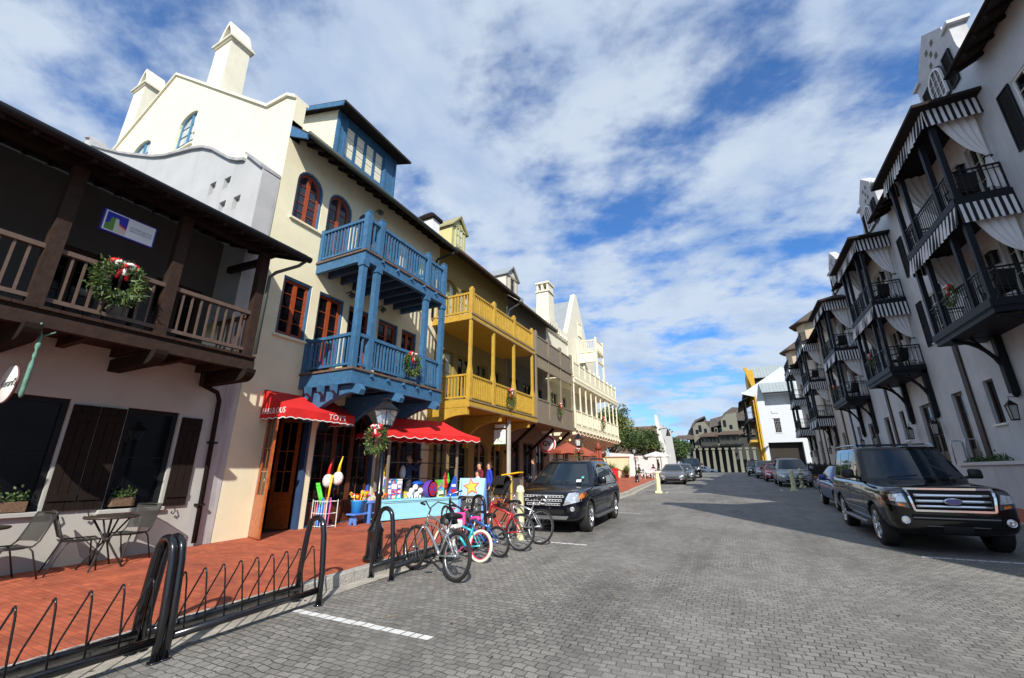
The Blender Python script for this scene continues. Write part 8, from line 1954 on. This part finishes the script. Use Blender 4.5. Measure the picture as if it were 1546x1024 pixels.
# long white wall and church
t = thing('white_church', 'white building with steep brown roof, tall tapering end wall and wall lamp behind the tree', 'church', (-10,60,zg(60)))
cw_ = mat('church_white', (.60,.60,.58), .8, var=.04)
mb = MB(); mb.prism([(-8.4,60,1),(-8.4,60,5.2),(-8.72,60,8.0),(-8.72,60,8.9),(-8.42,60,8.9),(-8.30,60,8.0),(-7.7,60,4.6),(-7.55,60,1)], (0,1.2,0)); mb.prism([(-8.4,61.2,1),(-8.6,61.2,7.8),(-8.3,61.2,7.8),(-7.9,61.2,1)], (0,12,0)); part('end_wall', mb, cw_, t)
mb = MB(); mb.box(-14,-8.4,61,73,1,4.2); mb.box(-14.5,-8.4,60.2,60.6,1,3.4); part('wall', mb, cw_, t)
mb = MB(); mb.prism([(-8.5,60.6,4.0),(-8.5,66.5,8.1),(-8.5,72.5,4.0)], (-6,0,0)); part('roof', mb, mat('roof_church', (.12,.075,.055), .8, var=.2, scale=2), t)
mb = MB(); mb.tube([(-8.3,59.9,7.0),(-7.4,59.9,7.1),(-7.2,59.9,6.95)], .05, 6); mb.lathe([(.04,6.95),(.12,6.85),(.28,6.15),(.30,6.1)], (-7.2,59.9,0), 10); part('wall_lamp', mb, iron, t)
mb = MB(); mb.hexa([(-12.6,50,.9),(-9.5,50,.9),(-9.5,50.4,.9),(-12.6,50.4,.9),(-12.6,50,3.7),(-10.0,50,3.5),(-10.0,50.4,3.5),(-12.6,50.4,3.7)]); mb.hexa([(-9.5,50,.9),(-8.6,54,.9),(-8.9,54,.9),(-9.8,50.4,.9),(-10.0,50,3.4),(-8.9,54,2.8),(-9.2,54,2.8),(-10.3,50.4,3.4)])
solo('white_garden_wall', mb, cw_, 'long white wall behind the pale terrace wall, under the tree', 'wall', (-11,50,.9))
mb = MB(); mb.box(-16,-9.95,36.5,44.8,zg(40),3.9) if False else None
# trees
bark = mat('bark', (.10,.07,.05), .9, var=.3, scale=10, bump=.6, bscale=20)
def tree(x, y, zb, h, r, label, seed, n=9000, mats=(leaf_a, leaf_b, leaf_c), sz=.16, squash=.8, cat='tree', group=None, trunk=.3):
    t = thing('tree', label, cat, (x,y,zb), group); rnd = random.Random(seed); mb = MB(); top = zb+h
    mb.tube([(x,y,zb-.3),(x+.1,y,zb+h*.25),(x-.05,y+.1,zb+h*.5),(x+.1,y,zb+h*.8)], [trunk*.5,trunk*.4,trunk*.28,.04], 8)
    cl = []
    for i in range(26):
        a = rnd.uniform(0, 2*PI); e = rnd.uniform(-.35, 1.4); rr = r*rnd.uniform(.45, .95); c = Vector((x+rr*math.cos(a)*math.cos(e), y+rr*math.sin(a)*math.cos(e), zb+h*.58+rr*math.sin(e)*squash)); cl.append((c, r*rnd.uniform(.22,.42)))
        mb.tube([(x,y,zb+h*rnd.uniform(.25,.55)), Vector((x,y,zb+h*.5)).lerp(c,.55)+Vector((0,0,-.1)), c], [trunk*.18,.05,.02], 5)
    for i in range(8): c = Vector((x+rnd.gauss(0,r*.35), y+rnd.gauss(0,r*.35), zb+h*rnd.uniform(.85,1.0))); cl.append((c, r*rnd.uniform(.10,.2)))
    part('trunk', mb, bark, t, cleanup=False); mb = MB()
    tot = sum(q[1]**2 for q in cl)
    for c, q in cl:
        tone = rnd.choice((0,0,1,1,2))
        for i in range(int(n*q*q/tot)):
            d = Vector((rnd.gauss(0,1),rnd.gauss(0,1),rnd.gauss(0,1))).normalized()*q*(rnd.random()**.5)*1.15; d.z *= .8
            leaf(mb, c+d, sz*rnd.uniform(.6,1.4), rnd, 1); mb.mi[-1] = min(2, max(0, tone+rnd.choice((-1,0,0,1)))) if len(mats) == 3 else 0
    part('crown', mb, list(mats), t, cleanup=False); return t
tree(-12.6,51.5,1.0,7.7,3.9,'broad leafy green tree in front of the brown church roof',31,15000,sz=.24)
tree(-9.6,55.5,1.1,6.0,2.3,'smaller green tree beside the tapering white church wall',32,6000,sz=.22)
TG2 = 'trees beyond the end of the street'
for i, (x, y, h, r, lb) in enumerate(((-14,92,8.2,4.5,'rounded dark tree right of the church wall'),(-19,98,8.5,5,'dark tree mostly hidden behind the church'),(-10.5,96,6.5,3.6,'low dark tree between the church and the column building'),(-22,110,8,5,'farthest dark tree on the left'),(-14.5,112,6.8,4.5,'dark tree behind the low tree at the street end'),(-8.5,128,7.0,4.5,'dark tree beside the dark roofed gallery'))):
    tree(x,y,1.3,h,r,lb,40+i,4500,(leaf_a,leaf_a,leaf_b),.42,group=TG2)
for i, (x, y) in enumerate(((-6.4,52.8),(-5.3,53.4))):
    pass
mb = MB()
rnd = random.Random(77)
# fallen leaves on pavement and gutter
for i in range(260):
    if i < 120: x, y = -5.2+rnd.uniform(-.02,.35), rnd.uniform(1,14); z = zg(y)+.012
    elif i < 200: x, y = rnd.uniform(-9.6,-5.5), rnd.uniform(1.5,12); z = zs(y)+.008
    else: x, y = rnd.uniform(-4,5), rnd.uniform(2.5,15); z = zg(y)+.010
    a = rnd.uniform(0,PI); s_ = rnd.uniform(.012,.03); c, d = math.cos(a)*s_, math.sin(a)*s_
    mb.m = rnd.randrange(3); mb.quad((x-c,y-d,z),(x+d*.6,y-c*.6,z+.006),(x+c,y+d,z+.003),(x-d*.6,y+c*.6,z))
mb.m = 0
solo('fallen_leaves', mb, [mat('dry_leaf', (.22,.10,.03), .8), mat('dry_leaf_pale', (.35,.22,.08), .8), mat('dry_leaf_dark', (.08,.05,.03), .8)], 'scattered dry leaves along the kerb and pavement', None, kind='stuff', cleanup=False)
